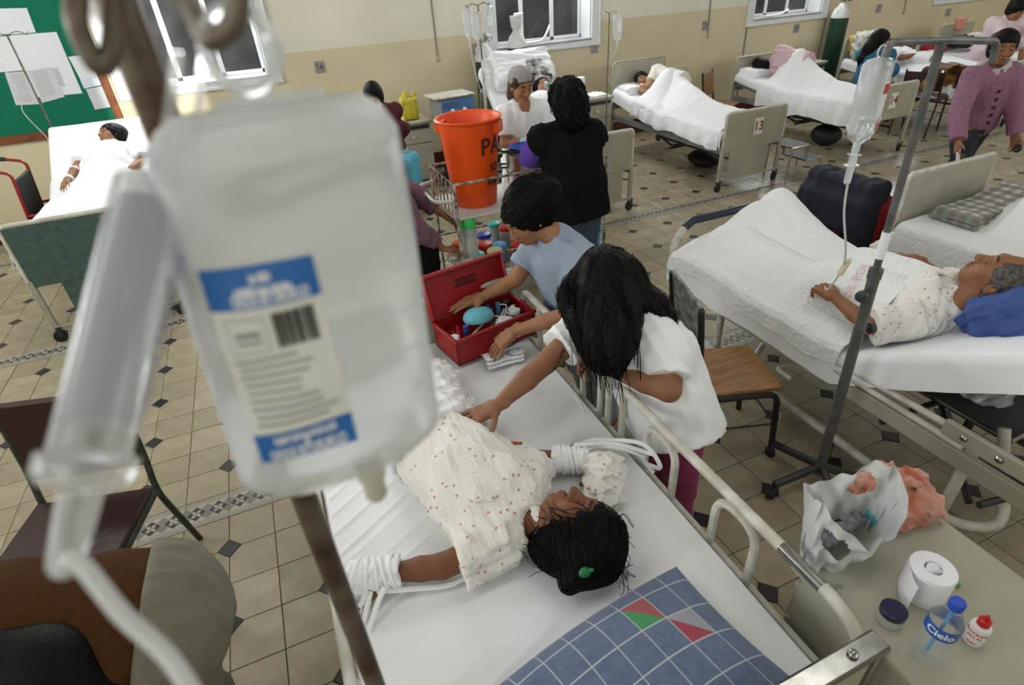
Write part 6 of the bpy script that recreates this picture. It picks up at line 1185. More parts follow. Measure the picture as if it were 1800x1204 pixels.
# ------------------------------------------------------------------ patient on the foreground bed
crown = unit(V(.76, -.64, .10)); fc = unit(V(.40, .46, .79)); hd_ = V(1.185, -1.685, .738)
J = dict(neck=(1.085, -1.575, .705), chest=(.985, -1.40, .705), pelvis=(.93, -1.09, .70), shL=(.985, -1.60, .70), elL=(.79, -1.595, .685), wrL=(.64, -1.545, .68), shR=(1.12, -1.44, .705), elR=(1.20, -1.305, .672), wrR=(1.425, -1.435, .675), hipR=(.985, -1.06, .70), knR=(1.03, -.80, .71), anR=(1.0, -.58, .68), hipL=(.875, -1.10, .70), knL=(.83, -.86, .76), anL=(.87, -.60, .68), footR=(.2, .9, .2), footL=(.1, .9, .2))
P1 = dict(palm=(0, 0, -1))
t, J1, rot, hc = person('patient in rosebud gown with bandaged wrists lying on the foreground bed', (1.0, -1.3, .63), J, hd_, fc, crown, 'deep', .010, .0045, .95, 1.0, [dict(a=(V(.64, -1.545, .68), (-.95, .2, -.05), (0, 0, -1), 1), curl=(.5, .5, .5, .5)), dict(a=(V(1.43, -1.44, .675), (-.55, -.75, 0), (0, 0, -1), -1), curl=(.6, .6, .6, .6))], .005, name='person', eyes=True)
S = top_solid(J1, .007, .98, .022, .72, .05, .006, 5, .02, .06, wl=.13, sg=.028); T_ = torso_frame(J1); S.ell(J1['chest'] + T_[:, 1] * .03 + T_[:, 2] * -.1, V(.15, .11, .15), T_, .05); S.warp(folds(.006, .055, T_[:, 0] * 1.0 + T_[:, 2] * .55, 77, 40, 3)); solid('gown', S, m_flor, t)
S = Solid(.006)      # gown collar
for a, b in ((V(1.06, -1.50, .78), V(1.10, -1.60, .765)), (V(1.06, -1.50, .78), V(1.15, -1.50, .75)), (V(1.10, -1.60, .765), V(1.07, -1.67, .72))): S.cone(a, b, .016, .014, .012, flat=((0, 0, 1), .5))
S.warp(folds(.004, .04, (1, 0, 0), 7)); solid('collar', S, m_flor, t)
S = pants_solid(J1, .007, .98, .028, 1.95, .05, .006, 8); S.warp(folds(.006, .07, (1, .25, 0), 78, 20, 3)); solid('pyjama_trousers', S, m_flor2, t)
S = Solid(.006); S.cone(V(.97, -1.00, .80), V(1.14, -1.10, .70), .03, .02, .02); S.cone(V(.85, -.98, .80), V(.97, -1.0, .80), .035, .03, .02); S.warp(folds(.008, .035, (0, 1, .2), 4)); solid('ruched_waistband', S, m_flor2, t)
L1 = lambda x, y, z: hc + rot @ V(x, y, z)
S = hair_cap(.0055, hc, rot, 1.0, .014, .068, fold=.004); S.ell(L1(0, -.07, -.02), V(.085, .07, .11), rot, .05); S.ell(L1(-.05, -.08, .05), V(.06, .06, .07), rot, .04); S.ell(L1(.0, -.04, .11), V(.07, .08, .035), rot, .04); S.cone(L1(-.07, -.10, .04), L1(-.085, -.13, .015), .035, .028, .02); hr = solid('hair', S, HAIR, t); comb(t, hr, lambda p: rot @ V(-.5, -.75, .15), 420, 9, .014, .0013, .004, 2)
part('hair_wisps', strands(90, [L1(-.07, .0, .03), L1(-.06, .05, .06), L1(.0, .05, .11), L1(0, -.1, .12), L1(-.09, -.09, .0), L1(-.03, -.06, .13), L1(-.08, -.03, .03)], [L1(-.075, .055, -.06), L1(-.07, .05, -.03), L1(-.03, .03, .145), L1(.02, -.07, .155), L1(-.10, -.06, -.10), L1(-.02, -.12, .13), L1(-.085, .03, -.07)], .0011, .015, 3), HAIR, hr)
p = at(1028, 1006, .775); part('hair_tie', MB().ball(p, (.018, .014, .014), 10).tube([p, p + V(.02, -.01, .012)], .005, 6), mat('green_hair_tie', (.006, .13, .04), .5), t)
def bandage(label, a, b, r0, r1, ends, seed=1):
    a, b = V(*a), V(*b); d = unit(b - a); q = thing('bandage', label, 'bandage', (a + b) / 2, 'wrist bandages'); L_ = np.linalg.norm(b - a); S = Solid(.005); S.sleeve(a, b, r0, r1); S.warp(folds(.004, .022, np.cross(d, (0, 0, 1)), seed, 6)); solid('wrapping', S, m_sheet, q)
    for k in range(5): c = a + d * L_ * (.1 + .2 * k); u_ = np.cross(d, (0, 0, 1)); R_ = r0 + (r1 - r0) * (.1 + .2 * k) + .003; part('wrap_turn', MB().tube([c + d * .012 * math.sin(x + k) + u_ * R_ * math.cos(x) + V(0, 0, R_ * math.sin(x)) for x in np.linspace(0, 6.283, 18)[:-1]], .0045, 6, closed=True, flat=1.4), m_sheet, q)
    for e in ends: part('tie_end', MB().tube(spline([np.asarray(x, float) for x in e], 6), .009, 8, flat=.7), m_sheet, q)
    return q
bandage('white bandage tying the outstretched left wrist to the bed edge', (.675, -1.555, .682), (.535, -1.515, .672), .047, .052, [[(.60, -1.59, .68), (.70, -1.61, .655), (.80, -1.635, .645), (.90, -1.62, .65)], [(.58, -1.58, .68), (.55, -1.62, .64), (.515, -1.66, .58), (.50, -1.70, .48), (.50, -1.72, .38)], [(.57, -1.58, .69), (.53, -1.60, .62), (.50, -1.61, .5), (.485, -1.62, .4)], [(.62, -1.60, .70), (.58, -1.63, .66), (.535, -1.68, .60), (.51, -1.76, .5), (.505, -1.80, .40)]], 2)
bandage('white bandage wound round the right forearm near the rail', (1.275, -1.345, .676), (1.385, -1.41, .676), .046, .042, [[(1.33, -1.35, .70), (1.42, -1.36, .69), (1.52, -1.42, .68), (1.58, -1.47, .66)], [(1.34, -1.36, .70), (1.45, -1.33, .68), (1.55, -1.40, .67), (1.60, -1.50, .60)], [(1.40, -1.37, .69), (1.50, -1.36, .68), (1.585, -1.45, .70), (1.61, -1.52, .64), (1.60, -1.45, .60)], [(1.36, -1.35, .71), (1.50, -1.39, .69), (1.60, -1.49, .68)]], 3)
S = Solid(.006); S.cone(V(1.40, -1.47, .685), V(1.30, -1.60, .675), .055, .035, .03); S.cone(V(1.43, -1.48, .68), V(1.385, -1.58, .66), .045, .03, .03); S.warp(folds(.010, .05, (-.6, -.8, 0), 6)); tag(solid('hand_wrap', S, m_flor, loc=(1.36, -1.53, .64)), 'rosebud-print cloth wrapped round the patient\'s right hand', 'cloth')
one('tubing', 'clear looped tube lying between the rail and the bandaged arm', 'tube', MB().tube(spline([at(940, 690, .64), at(990, 685, .70), at(1020, 710, .74), at(1027, 745, .70), at(1000, 785, .65), at(960, 800, .645)], 8), .0045, 8), m_tubing, at(1000, 700, .64))
# plaid pillow at the head end
m_pil = mat('blue_checked_cotton', (.06, .10, .20), .9, spec=.15, bump=.0012, bscale=120, sheen=.2); nt, b = nodes_of(m_pil); uvn = nt.nodes.new('ShaderNodeUVMap'); uvn.uv_map = 'uv'; sp = nt.nodes.new('ShaderNodeSeparateXYZ'); nt.links.new(uvn.outputs[0], sp.inputs[0])
def mth(op, a, b_=None, nt=nt):
    n = nt.nodes.new('ShaderNodeMath'); n.operation = op
    for i, x in enumerate((a, b_)):
        if x is None: continue
        if isinstance(x, (int, float)): n.inputs[i].default_value = x
        else: nt.links.new(x, n.inputs[i])
    return n.outputs[0]
def mixc(f, a, c, nt=nt):
    n = nt.nodes.new('ShaderNodeMix'); n.data_type = 'RGBA'; nt.links.new(f, n.inputs['Factor'])
    for k, x in (('A', a), ('B', c)):
        if isinstance(x, tuple): n.inputs[k].default_value = (*x, 1)
        else: nt.links.new(x, n.inputs[k])
    return n.outputs['Result']
fx, fy = mth('FRACT', sp.outputs['X']), mth('FRACT', sp.outputs['Y']); line = mth('MAXIMUM', mth('LESS_THAN', fx, .038), mth('LESS_THAN', fy, .045)); ix, iy = mth('FLOOR', sp.outputs['X']), mth('FLOOR', sp.outputs['Y'])
no = nt.nodes.new('ShaderNodeTexNoise'); no.inputs['Scale'].default_value = 55; no.inputs['Detail'].default_value = 5; nt.links.new(nt.nodes['Texture Coordinate'].outputs['Object'], no.inputs['Vector']); cur = mixc(mth('MULTIPLY', no.outputs['Fac'], 1.0), (.07, .10, .18), (.145, .185, .27))
tri = mth('GREATER_THAN', mth('SUBTRACT', 1, fx), fy)
for (a, c, col1, col2) in ((8, 3, (.30, .05, .08), (.28, .28, .32)), (6, 1, (.30, .06, .08), (.25, .25, .30)), (4, 2, (.42, .22, .05), (.04, .22, .10)), (7, 4, (.05, .25, .10), (.30, .08, .09)), (2, 1, (.05, .22, .10), (.25, .25, .3))):
    sel = mth('MULTIPLY', mth('COMPARE', ix, a), mth('COMPARE', iy, c)); cur = mixc(sel, cur, mixc(tri, col2, col1))
cur = mixc(line, cur, (.40, .42, .45)); nt.links.new(cur, b.inputs['Base Color'])
for n in nt.nodes:
    if n.bl_idname == 'ShaderNodeMath' and n.operation == 'COMPARE': n.inputs[2].default_value = .1
pu = unit(V(.98, .18, 0)); pv = V(-pu[1], pu[0], 0); pc = V(1.03, -2.17, .70); NU, NV = 60, 40
def pil(u, v, s_):
    x, y = (u - .5) * 2, (v - .5) * 2; e = (max(0, 1 - abs(x) ** 3.2) ** .6) * (max(0, 1 - abs(y) ** 3.0) ** .6); px_ = .40 * x * (1 - .06 * (1 - abs(y)) * 0 - .05 * (1 - y * y)); py_ = .235 * y * (1 - .06 * (1 - x * x) * 0)
    return pc + pu * px_ + pv * (py_ - .03 * x * x) + V(0, 0, s_ * .075 * e + .008 * math.sin(7 * u + 5 * v) * e + .05 * (1 - v) * .3)
top_ = np.array([[pil(u, v, 1) for v in np.linspace(0, 1, NV)] for u in np.linspace(0, 1, NU)]); bot_ = np.array([[pil(u, v, -1) for v in np.linspace(0, 1, NV)] for u in np.linspace(0, 1, NU)]); mb = MB(); mb.gridpts(top_); mb.gridpts(bot_[::-1])
pw = one('pillow', 'blue checked pillow with red, green and orange triangles at the head of the bed', 'pillow', mb, m_pil, pc - V(0, 0, .07), smooth='all'); uvl = pw.data.uv_layers.new(name='uv'); gu, gv = np.meshgrid(np.linspace(0, 10, NU), np.linspace(0, 5.6, NV), indexing='ij'); uvs = np.concatenate([np.stack([gu, gv], -1).reshape(-1, 2), np.stack([gu[::-1], gv], -1).reshape(-1, 2)]); li = np.zeros(len(pw.data.loops), np.int32); pw.data.loops.foreach_get('vertex_index', li); uvl.data.foreach_set('uv', uvs[li].astype(np.float32).ravel())
# ------------------------------------------------------------------ woman in the white T-shirt
J = dict(neck=(1.71, -1.13, 1.03), chest=(1.745, -1.21, .905), pelvis=(1.785, -1.31, .70), shR=(1.625, -1.01, .965), shL=(1.76, -1.32, .96), elR=(1.385, -1.075, .885), wrR=(1.145, -1.175, .842), elL=(1.70, -1.41, .875), wrL=(1.575, -1.225, .888), hipR=(1.79, -1.24, .68), hipL=(1.80, -1.39, .68), knR=(1.83, -1.22, .40), knL=(1.84, -1.38, .40), anR=(1.87, -1.2, .08), anL=(1.88, -1.36, .08), footR=(-1, 0, 0), footL=(-1, 0, 0))
hd_ = V(1.665, -1.075, 1.125); t, J2, rot, hc = person('woman in a white T-shirt leaning over the bed rail, long black hair', (1.82, -1.29, 0), J, hd_, (-.62, -.20, -.76), (-.62, -.1, .70), 'mid', .010, .006, 1.10, 1.0, [dict(a=(V(1.145, -1.175, .842), (-.93, -.02, -.12), (0.1, 0, -1), 1), curl=(.12, .10, .10, .14), spread=.22, thumb=1.3), dict(a=(V(1.575, -1.225, .888), (-.35, .9, -.2), (-.9, -.3, -.3), 1), curl=(.9, .9, .9, .9))], .0045)
solid('t_shirt', top_solid(J2, .008, 1.08, .018, .66, .13, .006, 12, .0, .065), m_tee, t); solid('trousers', pants_solid(J2, .011, .98, .006, 2.0, -.10, .004, 13), m_pinkp, t)
L1 = lambda x, y, z: hc + rot @ V(x, y, z)
S = hair_cap(.006, hc, rot, 1.02, .02, .03, fold=.005, seed=5); q = at
locks = [[L1(0, -.03, .12), q(1000, 520, 1.07), q(1022, 585, 1.04), q(1042, 640, .98)], [L1(0, -.02, .12), q(1040, 560, 1.10), q(1050, 610, 1.03), q(1062, 650, .96)], [L1(.02, -.04, .11), q(1075, 560, 1.11), q(1078, 620, 1.02), q(1085, 655, .95)], [L1(.0, -.06, .10), q(1105, 540, 1.11), q(1105, 590, 1.06), q(1098, 630, 1.0)], [L1(.03, -.08, .08), q(1110, 520, 1.12), q(1145, 540, 1.09), q(1175, 560, 1.06)], [L1(.02, -.08, .05), q(1125, 520, 1.10), q(1160, 535, 1.08), q(1185, 575, 1.04)]]
for l in locks: S.chain(spline(l, 3), list(np.linspace(.052, .014, 10)), .03)
S.warp(folds(.003, .022, (.2, .2, 1), 8, 8)); hr = solid('hair', S, HAIR, t); comb(t, hr, lambda p: (0, -.1, -1) if p[2] < 1.14 else (p[0] - 1.66, p[1] + 1.06, -.6), 420, 10, .016, .0014, .004, 1); q2 = np.random.default_rng(5); mb = MB()
for k in range(150): l = locks[k % 6]; o_ = q2.normal(size=3) * .014; mb.tube(spline([l[1] + o_ * .5, l[2] + o_ * 1.3, l[3] + o_ * 2 + V(0, 0, -.02 - .05 * q2.random())], 4), .0013, 5)
part('hair_wisps', mb, HAIR, hr)
# ------------------------------------------------------------------ nurse in pale blue at the toolbox
J = dict(neck=(1.71, -.54, 1.13), chest=(1.76, -.54, .96), pelvis=(1.83, -.58, .72), shR=(1.70, -.40, 1.05), shL=(1.775, -.69, 1.06), elR=(1.55, -.43, .91), wrR=(1.385, -.40, .845), elL=(1.635, -.79, .88), wrL=(1.425, -.665, .785), hipR=(1.84, -.50, .70), hipL=(1.86, -.66, .70), knR=(1.88, -.50, .40), knL=(1.9, -.66, .40), anR=(1.92, -.5, .08), anL=(1.94, -.66, .08), footR=(-1, 0, 0), footL=(-1, 0, 0))
hd_ = V(1.605, -.465, 1.215); t, J3, rot, hc = person('nurse in a pale blue uniform reaching into the red toolbox', (1.9, -.58, 0), J, hd_, (-.80, -.12, -.50), (-.50, .05, .86), 'tan', .010, .005, .95, 1.0, [dict(a=(V(1.385, -.40, .845), (-.97, .10, -.12), (0, 0, -1), 1), curl=(.12, .1, .12, .2), spread=.1, thumb=.8), dict(a=(V(1.425, -.665, .785), (-.80, -.05, -.52), (-.45, 0, -.9), -1), curl=(.28, .3, .3, .32), spread=.12, thumb=.8)], .0045, eyes=False)
solid('uniform', top_solid(J3, .009, 1.0, .018, .70, .30, .007, 22, .03, .055), m_blueu, t); solid('trousers', pants_solid(J3, .012, .95, .008, 2.0, -.02, .005, 23), m_blueu, t)
T_ = torso_frame(J3); S = Solid(.006); nk = J3['neck']
for s_ in (-1, 1): S.rbox(nk + T_ @ V(s_ * .055, .03, -.03), V(.04, .006, .03), frame(T_ @ V(s_ * .6, .75, .1), T_[:, 2]), r=.004)
solid('collar', S, m_blueu, t); part('belt', MB().tube([J3['pelvis'] + T_ @ V(.185 * math.cos(a), .14 * math.sin(a), .10) for a in np.linspace(0, 6.283, 28)[:-1]], .012, 6, closed=True, flat=1.8), mat('navy_belt', (.03, .04, .09), .7), t)
L1 = lambda x, y, z: hc + rot @ V(x, y, z); S = hair_cap(.006, hc, rot, 1.0, .017, .052, fold=.004, seed=6); S.ell(L1(0, -.075, .055), V(.10, .085, .085), rot, .05); S.ell(L1(-.03, -.12, .03), V(.075, .07, .065), rot, .05); S.warp(folds(.003, .016, rot[:, 1], 4, 6)); hr = solid('hair', S, HAIR, t); comb(t, hr, lambda p: rot @ V(-.1, -1, .1), 300, 9, .016, .0013, .004, 3); part('earring', MB().ball(L1(-.083, -.005, -.028), .006, 8), m_pap, t)
# ------------------------------------------------------------------ woman in black vest, seen from behind
J = dict(right=(.95, -.15, 0), neck=(2.46, .74, 1.29), chest=(2.47, .74, 1.10), pelvis=(2.50, .70, .80), shL=(2.30, .79, 1.21), shR=(2.62, .71, 1.21), elL=(2.27, .98, 1.03), wrL=(2.40, 1.18, 1.04), elR=(2.67, .83, .98), wrR=(2.58, 1.04, 1.02), knL=(2.42, .72, .42), knR=(2.58, .70, .42), anL=(2.42, .70, .08), anR=(2.58, .68, .08), footL=(0, 1, 0), footR=(0, 1, 0))
hd_ = V(2.45, .755, 1.41); t, J4, rot, hc = person('woman in a black vest with purple sleeves standing with her back turned', (2.5, .7, 0), J, hd_, (-.1, .95, -.25), (0, .2, 1), 'mid', .012, .008, 1.12, 1.03, [dict(a=(V(2.40, 1.18, 1.04), (.6, .75, 0), (0, .3, -1), -1), curl=(.5, .5, .5, .5)), dict(a=(V(2.58, 1.04, 1.02), (-.5, .8, 0), (0, .3, -1), 1), curl=(.5, .5, .5, .5))], .007)
solid('purple_top', top_solid(J4, .011, 1.13, .016, .95, .08, .006, 31, 0, 0), m_purple, t); solid('vest', top_solid(J4, .011, 1.20, .026, .20, .14, .008, 32, .0, 0), m_blackv, t); solid('jeans', pants_solid(J4, .012, 1.06, .010, 2.0, .0, .005, 33), m_jean, t)
L1 = lambda x, y, z: hc + rot @ V(x, y, z); S = hair_cap(.007, hc, rot, 1.05, .022, .05, fold=.006, seed=7); S.ell(L1(0, -.06, -.05), V(.095, .075, .10), rot, .05); S.ell(L1(0, -.06, -.12), V(.075, .055, .07), rot, .05); S.warp(folds(.006, .045, (0, 0, 1), 9, 2)); hr = solid('hair', S, HAIR, t); comb(t, hr, lambda p: (p[0] - 2.45, p[1] - .75, -.7), 260, 8, .018, .0022, .006, 4)
# ------------------------------------------------------------------ nurse in white with a hair net
J = dict(neck=(2.58, 1.78, 1.265), chest=(2.60, 1.80, 1.08), pelvis=(2.62, 1.84, .80), shR=(2.43, 1.77, 1.19), shL=(2.75, 1.75, 1.19), elR=(2.40, 1.72, .97), wrR=(2.55, 1.57, .99), elL=(2.80, 1.66, .97), wrL=(2.66, 1.52, .99), hipR=(2.54, 1.84, .77), hipL=(2.70, 1.84, .77), knR=(2.54, 1.83, .42), knL=(2.70, 1.83, .42), anR=(2.54, 1.85, .08), anL=(2.7, 1.85, .08), footR=(0, -1, 0), footL=(0, -1, 0))
hd_ = V(2.57, 1.735, 1.375); t, J5, rot, hc = person('nurse in white with a hair net and pale blue gloves behind the cart', (2.62, 1.84, 0), J, hd_, (.12, -.93, -.30), (0, -.15, 1), 'tan', .012, .006, 1.0, 1.02)
for wr, d, sd in ((V(2.55, 1.57, .99), (.75, -.6, .05), -1), (V(2.66, 1.52, .99), (-.4, -.85, 0), 1)): S = hand(.006, wr, d, (0, -.2, -1), sd, (.45, .45, .45, .45)); S.cone(wr - unit(d) * .05, wr, .033, .03, .01); solid('glove', S, mat('pale_blue_latex', (.36, .52, .60), .45), t)
solid('uniform', top_solid(J5, .010, 1.06, .018, .72, .32, .007, 41, .04, .06), m_uni, t); T_ = torso_frame(J5); solid('trousers', pants_solid(J5, .012, 1.05, .012, 2.0, .02, .005, 42), m_uni, t)
S = Solid(.006); nk = J5['neck']; S.cone(nk + T_ @ V(0, .098, .0), nk + T_ @ V(.0, .150, -.15), .05, .004, .01, flat=(T_[:, 1], .35)); solid('bare_neckline', S, skin_mat(), t, lambda v: np.tile(SKIN['tan'], (len(v), 1)))
L1 = lambda x, y, z: hc + rot @ V(x, y, z); S = hair_cap(.006, hc, rot, 1.02, .008, .055, fold=.003, seed=8); S.ell(L1(0, -.05, -.09), V(.085, .05, .06), rot, .04); S.cone(L1(-.07, .03, .06), L1(.07, .03, .06), .028, .028, .02); solid('hair', S, mat('brown_hair', (.05, .022, .010), .5, bump=.002, bscale=160), t)
S = Solid(.006); S.ell(L1(0, -.02, .055), V(.092, .108, .088), rot); S.cut(L1(0, .05, .055), -rot[:, 2] + rot[:, 1] * .4); S.warp(folds(.003, .03, rot[:, 2], 3, 2)); solid('hair_net', S, mat('grey_hair_net', (.36, .34, .35), .8, alpha=.78, bump=.003, bscale=150), t)
# ------------------------------------------------------------------ elderly patient on the right
J = dict(neck=(3.10, -1.475, .865), chest=(3.10, -1.34, .765), pelvis=(3.12, -1.02, .68), shL=(2.95, -1.43, .80), elL=(2.80, -1.33, .765), wrL=(2.83, -1.12, .80), shR=(3.29, -1.40, .82), elR=(3.45, -1.22, .75), wrR=(3.43, -1.06, .82), hipL=(3.04, -1.0, .70), hipR=(3.2, -1.0, .70), knL=(3.02, -.62, .70), knR=(3.2, -.62, .70), anL=(3.0, -.30, .70), anR=(3.2, -.30, .72), footL=(0, .2, 1), footR=(0, .2, 1))
hd_ = V(3.165, -1.545, .985); t, J6, rot, hc = person('elderly patient with grey-black hair resting on a blue pillow', (3.12, -1.1, .64), J, hd_, (-.18, .62, .78), (.22, -.80, .55), 'old', .010, .0045, .92, 1.08, [dict(a=(V(2.83, -1.12, .80), (0, .95, .1), (.3, 0, -1), -1), curl=(.7, .7, .75, .8)), dict(a=(V(3.43, -1.06, .82), (-.25, .95, -.1), (-.2, 0, -1), 1), curl=(.5, .5, .5, .5))], .0045, eyes=True, legs=False)
S = top_solid(J6, .008, .96, .020, .9, .14, .006, 51, .01, .06, sg=.024); solid('gown', S, m_flor, t)
S = Solid(.006); nk = J6['neck']; T_ = torso_frame(J6)
S.chain([nk + T_ @ V(-.10, .02, -.03), nk + T_ @ V(-.05, .10, -.07), nk + T_ @ V(.0, .125, -.12)], [.028, .026, .016], .01, flat=(T_[:, 1], .5)); S.chain([nk + T_ @ V(.10, .02, -.03), nk + T_ @ V(.05, .10, -.07), nk + T_ @ V(.0, .125, -.12)], [.028, .026, .016], .01, flat=(T_[:, 1], .5)); S.warp(folds(.003, .04, (1, 0, 0), 2)); solid('collar', S, m_flor, t)
L1 = lambda x, y, z: hc + rot @ (V(x, y, z) * 1.08); S = hair_cap(.006, hc, rot, 1.08, .007, .060, fold=.003, seed=9); S.ell(L1(0, .09, .10), V(.07, .055, .045), rot, .02, 's'); solid('hair', S, mat('greying_black_hair', (.022, .019, .017), .5, var=.5, vscale=80, var2=(.09, .08, .075), bump=.002, bscale=160), t)
S = Solid(.009); S.rbox(V(3.24, -1.70, .85), V(.22, .05, .11), frame((0, -.8, .55), (0, .55, .8)) @ np.eye(3), r=.05); S.rbox(V(3.27, -1.61, .79), V(.20, .03, .10), frame((0, -.75, .6), (0, .6, .75)), r=.03, k=.03); S.warp(folds(.012, .08, (1, .3, 0), 11)); tag(solid('pillow', S, mat('royal_blue_cloth', (.045, .085, .27), .9, bump=.002, bscale=60), loc=(3.28, -1.66, .86)), 'bundled blue cloth pillow under the elderly patient\'s head', 'pillow')
# stencil on the cover (faded red print)
for txt, u, v, du, ang, sz in (('USO DE', 1500, 520, 0, 0, .075), ('HOSP', 1290, 515, 0, 0, .06)):
    pass
# ------------------------------------------------------------------ people farther back
def far(label, loc, J, head, face, up, skin, tops, hairfn=None, h=.017, hh=.009, b=1.0, hs=1.0, hands=None, legs=True, **k):
    t, J_, rot, hc = person(label, loc, J, head, face, up, skin, h, hh, b, hs, hands, .009, legs=legs, **k)
    for nm, S, m in tops(J_): solid(nm, S, m, t)
    L1 = lambda x, y, z: hc + rot @ (V(x, y, z) * hs); S = hair_cap(hh, hc, rot, hs, .014, .055, fold=.004)
    if hairfn: hairfn(S, L1, rot)
    solid('hair', S, HAIR, t); return t, J_, rot, hc
# woman in the mauve jacket walking
J = dict(neck=(6.03, .38, 1.295), chest=(6.09, .41, 1.10), pelvis=(6.21, .46, .85), shR=(5.88, .40, 1.22), shL=(6.20, .32, 1.22), elR=(5.74, .33, .97), wrR=(5.64, .20, .80), elL=(6.30, .25, .97), wrL=(6.30, .16, .76), hipR=(6.10, .46, .80), hipL=(6.25, .43, .80), knR=(6.16, .40, .43), knL=(6.30, .52, .43), anR=(6.13, .42, .09), anL=(6.32, .66, .12), footR=(-.4, -.9, 0), footL=(-.4, -.9, 0))
wh = dict(a=(V(5.64, .20, .80), (-.4, -.4, -.8), (.6, -.6, 0), 1), curl=(.6, .6, .6, .6)); wh2 = dict(a=(V(6.30, .16, .76), (.0, -.3, -.9), (-.7, 0, 0), -1), curl=(.7, .7, .7, .7))
t, Jx, rot, hc = far('woman in a mauve button jacket walking along the aisle', (6.2, .45, 0), J, (6.02, .34, 1.415), (-.66, -.72, -.10), (0, 0, 1), 'mid', lambda J: [('jacket', top_solid(J, .012, 1.04, .024, 1.95, .09, .005, 61, .0, .05), m_mauve), ('jeans', pants_solid(J, .013, .96, .010, 2.0, .03, .004, 62), m_djean)], lambda S, L, r: S.ell(L(.03, -.11, .03), V(.05, .05, .06), r, .03), .013, .006, hands=[wh, wh2])
T_ = torso_frame(Jx); nk = Jx['neck']; S = Solid(.007); S.rbox(nk + T_ @ V(-.06, .075, -.015), V(.05, .008, .03), frame(T_ @ V(-.5, .8, .2), T_[:, 2]), r=.006); S.rbox(nk + T_ @ V(.06, .075, -.015), V(.05, .008, .03), frame(T_ @ V(.5, .8, .2), T_[:, 2]), r=.006); S.cone(nk + T_ @ V(-.07, -.02, .02), nk + T_ @ V(.07, -.02, .02), .035, .035, .02); solid('fleece_collar', S, mat('cream_fleece', (.50, .46, .42), .95, bump=.003, bscale=200), t)
for k in range(5): c = Jx['chest'] + T_ @ V(.0, .152 - .002 * k, .07 - .075 * k); part('button', MB().lathe([(.014, 0), (.014, .007), (.003, .010)], c, 10, T_[:, 1]), m_dullblack, t)
for s_ in (-1, 1): part('pocket_seam', MB().tube([Jx['chest'] + T_ @ V(s_ * .05, .132, -.14), Jx['chest'] + T_ @ V(s_ * .115, .105, -.20)], .003, 5), mat('mauve_seam', (.14, .06, .10), .9), t)
one('phone_handset', 'pale handset held in the walking woman\'s right hand', 'handset', MB().tube([(5.62, .175, .78), (5.56, .10, .66)], [.016, .013], 8), mat('pale_grey_plastic', (.50, .50, .48), .4), (5.6, .14, .7)); one('hand_purse', 'dark round purse held in the walking woman\'s left hand', 'purse', MB().ball((6.285, .10, .67), (.03, .03, .035), 12), m_dullblack, (6.29, .10, .64))
# masked patient propped up
J = dict(right=(-1, 0, 0), neck=(3.58, 3.46, .95), chest=(3.54, 3.34, .87), pelvis=(3.50, 3.10, .74), elL=(3.78, 3.28, .80), wrL=(3.70, 3.08, .82), elR=(3.30, 3.28, .80), wrR=(3.36, 3.08, .82), knL=(3.62, 2.6, .74), knR=(3.4, 2.6, .74), anL=(3.62, 2.3, .70), anR=(3.4, 2.3, .70)); J['right'] = (-1, 0, 0)
t, Jx, rot, hc = far('masked patient propped up on the raised bed behind the nurse', (3.5, 3.2, .65), J, (3.62, 3.54, 1.03), (.05, -.80, .55), (.05, .55, .8), 'pale', lambda J: [('gown', top_solid(J, .014, .95, .018, .8, .05, .005, 65), m_sheet)], None, .016, .007, legs=False)
S = Solid(.006); L1 = lambda x, y, z: hc + rot @ V(x, y, z); S.cone(L1(0, .10, -.02), L1(0, .125, -.05), .03, .036, .01); solid('oxygen_mask', S, mat('clear_mask_plastic', (.62, .70, .68), .2, trans=.4, alpha=.6), t); part('mask_valve', MB().ball(L1(.0, .155, -.06), .022, 10), mat('green_valve', (.02, .22, .16), .4), t); S = Solid(.008); S.ell(L1(0, -.02, .07), V(.088, .10, .065), rot); solid('hair_cap', S, mat('grey_cap', (.34, .34, .33), .8), t)
S = Solid(.012); S.rbox(V(3.52, 3.86, 1.20), V(.30, .05, .14), frame((0, -.65, .75), (0, .75, .65)), r=.06); S.warp(folds(.012, .12, (1, 0, 0), 5)); tag(solid('pillow', S, m_sheet, loc=(3.52, 3.86, 1.1)), 'white pillow at the top of the raised backrest', 'pillow'); S = Solid(.010); S.rbox(V(3.66, 3.72, 1.16), V(.10, .03, .11), frame((.2, -.65, .75), (0, .75, .65)), r=.03); S.warp(folds(.012, .06, (1, 0, 0), 6)); tag(solid('towel', S, mat('white_black_print', (.55, .55, .54), .9, var=.95, vscale=12, var2=(.02, .02, .02)), loc=(3.66, 3.72, 1.1)), 'white towel with black print behind the masked patient\'s head', 'towel')
# sleeping woman on bed 13, lying on her side with her head on her hands
J = dict(neck=(5.43, 3.98, .83), chest=(5.44, 3.82, .86), pelvis=(5.45, 3.50, .84), shL=(5.42, 3.90, .98), shR=(5.40, 3.92, .75), elL=(5.20, 3.72, .84), wrL=(5.20, 3.93, .80), elR=(5.18, 3.76, .76), wrR=(5.16, 3.96, .77), hipL=(5.45, 3.46, .90), hipR=(5.43, 3.46, .74), knL=(5.30, 3.05, .84), knR=(5.28, 3.05, .74), anL=(5.45, 2.65, .76), anR=(5.45, 2.65, .72))
far('dark-haired woman in a white T-shirt asleep on her side on bed 13', (5.4, 3.6, .65), J, (5.34, 4.07, .845), (-.72, -.62, .25), (-.30, .70, .55), 'tan', lambda J: [('t_shirt', top_solid(J, .013, .98, .016, .75, .1, .005, 71), mat('cream_jersey', (.62, .60, .52), .85))], None, .014, .007, hands=[dict(a=(V(5.20, 3.93, .80), (-.1, .95, 0), (1, 0, .2), 1), curl=(.3, .3, .3, .3))], legs=False)
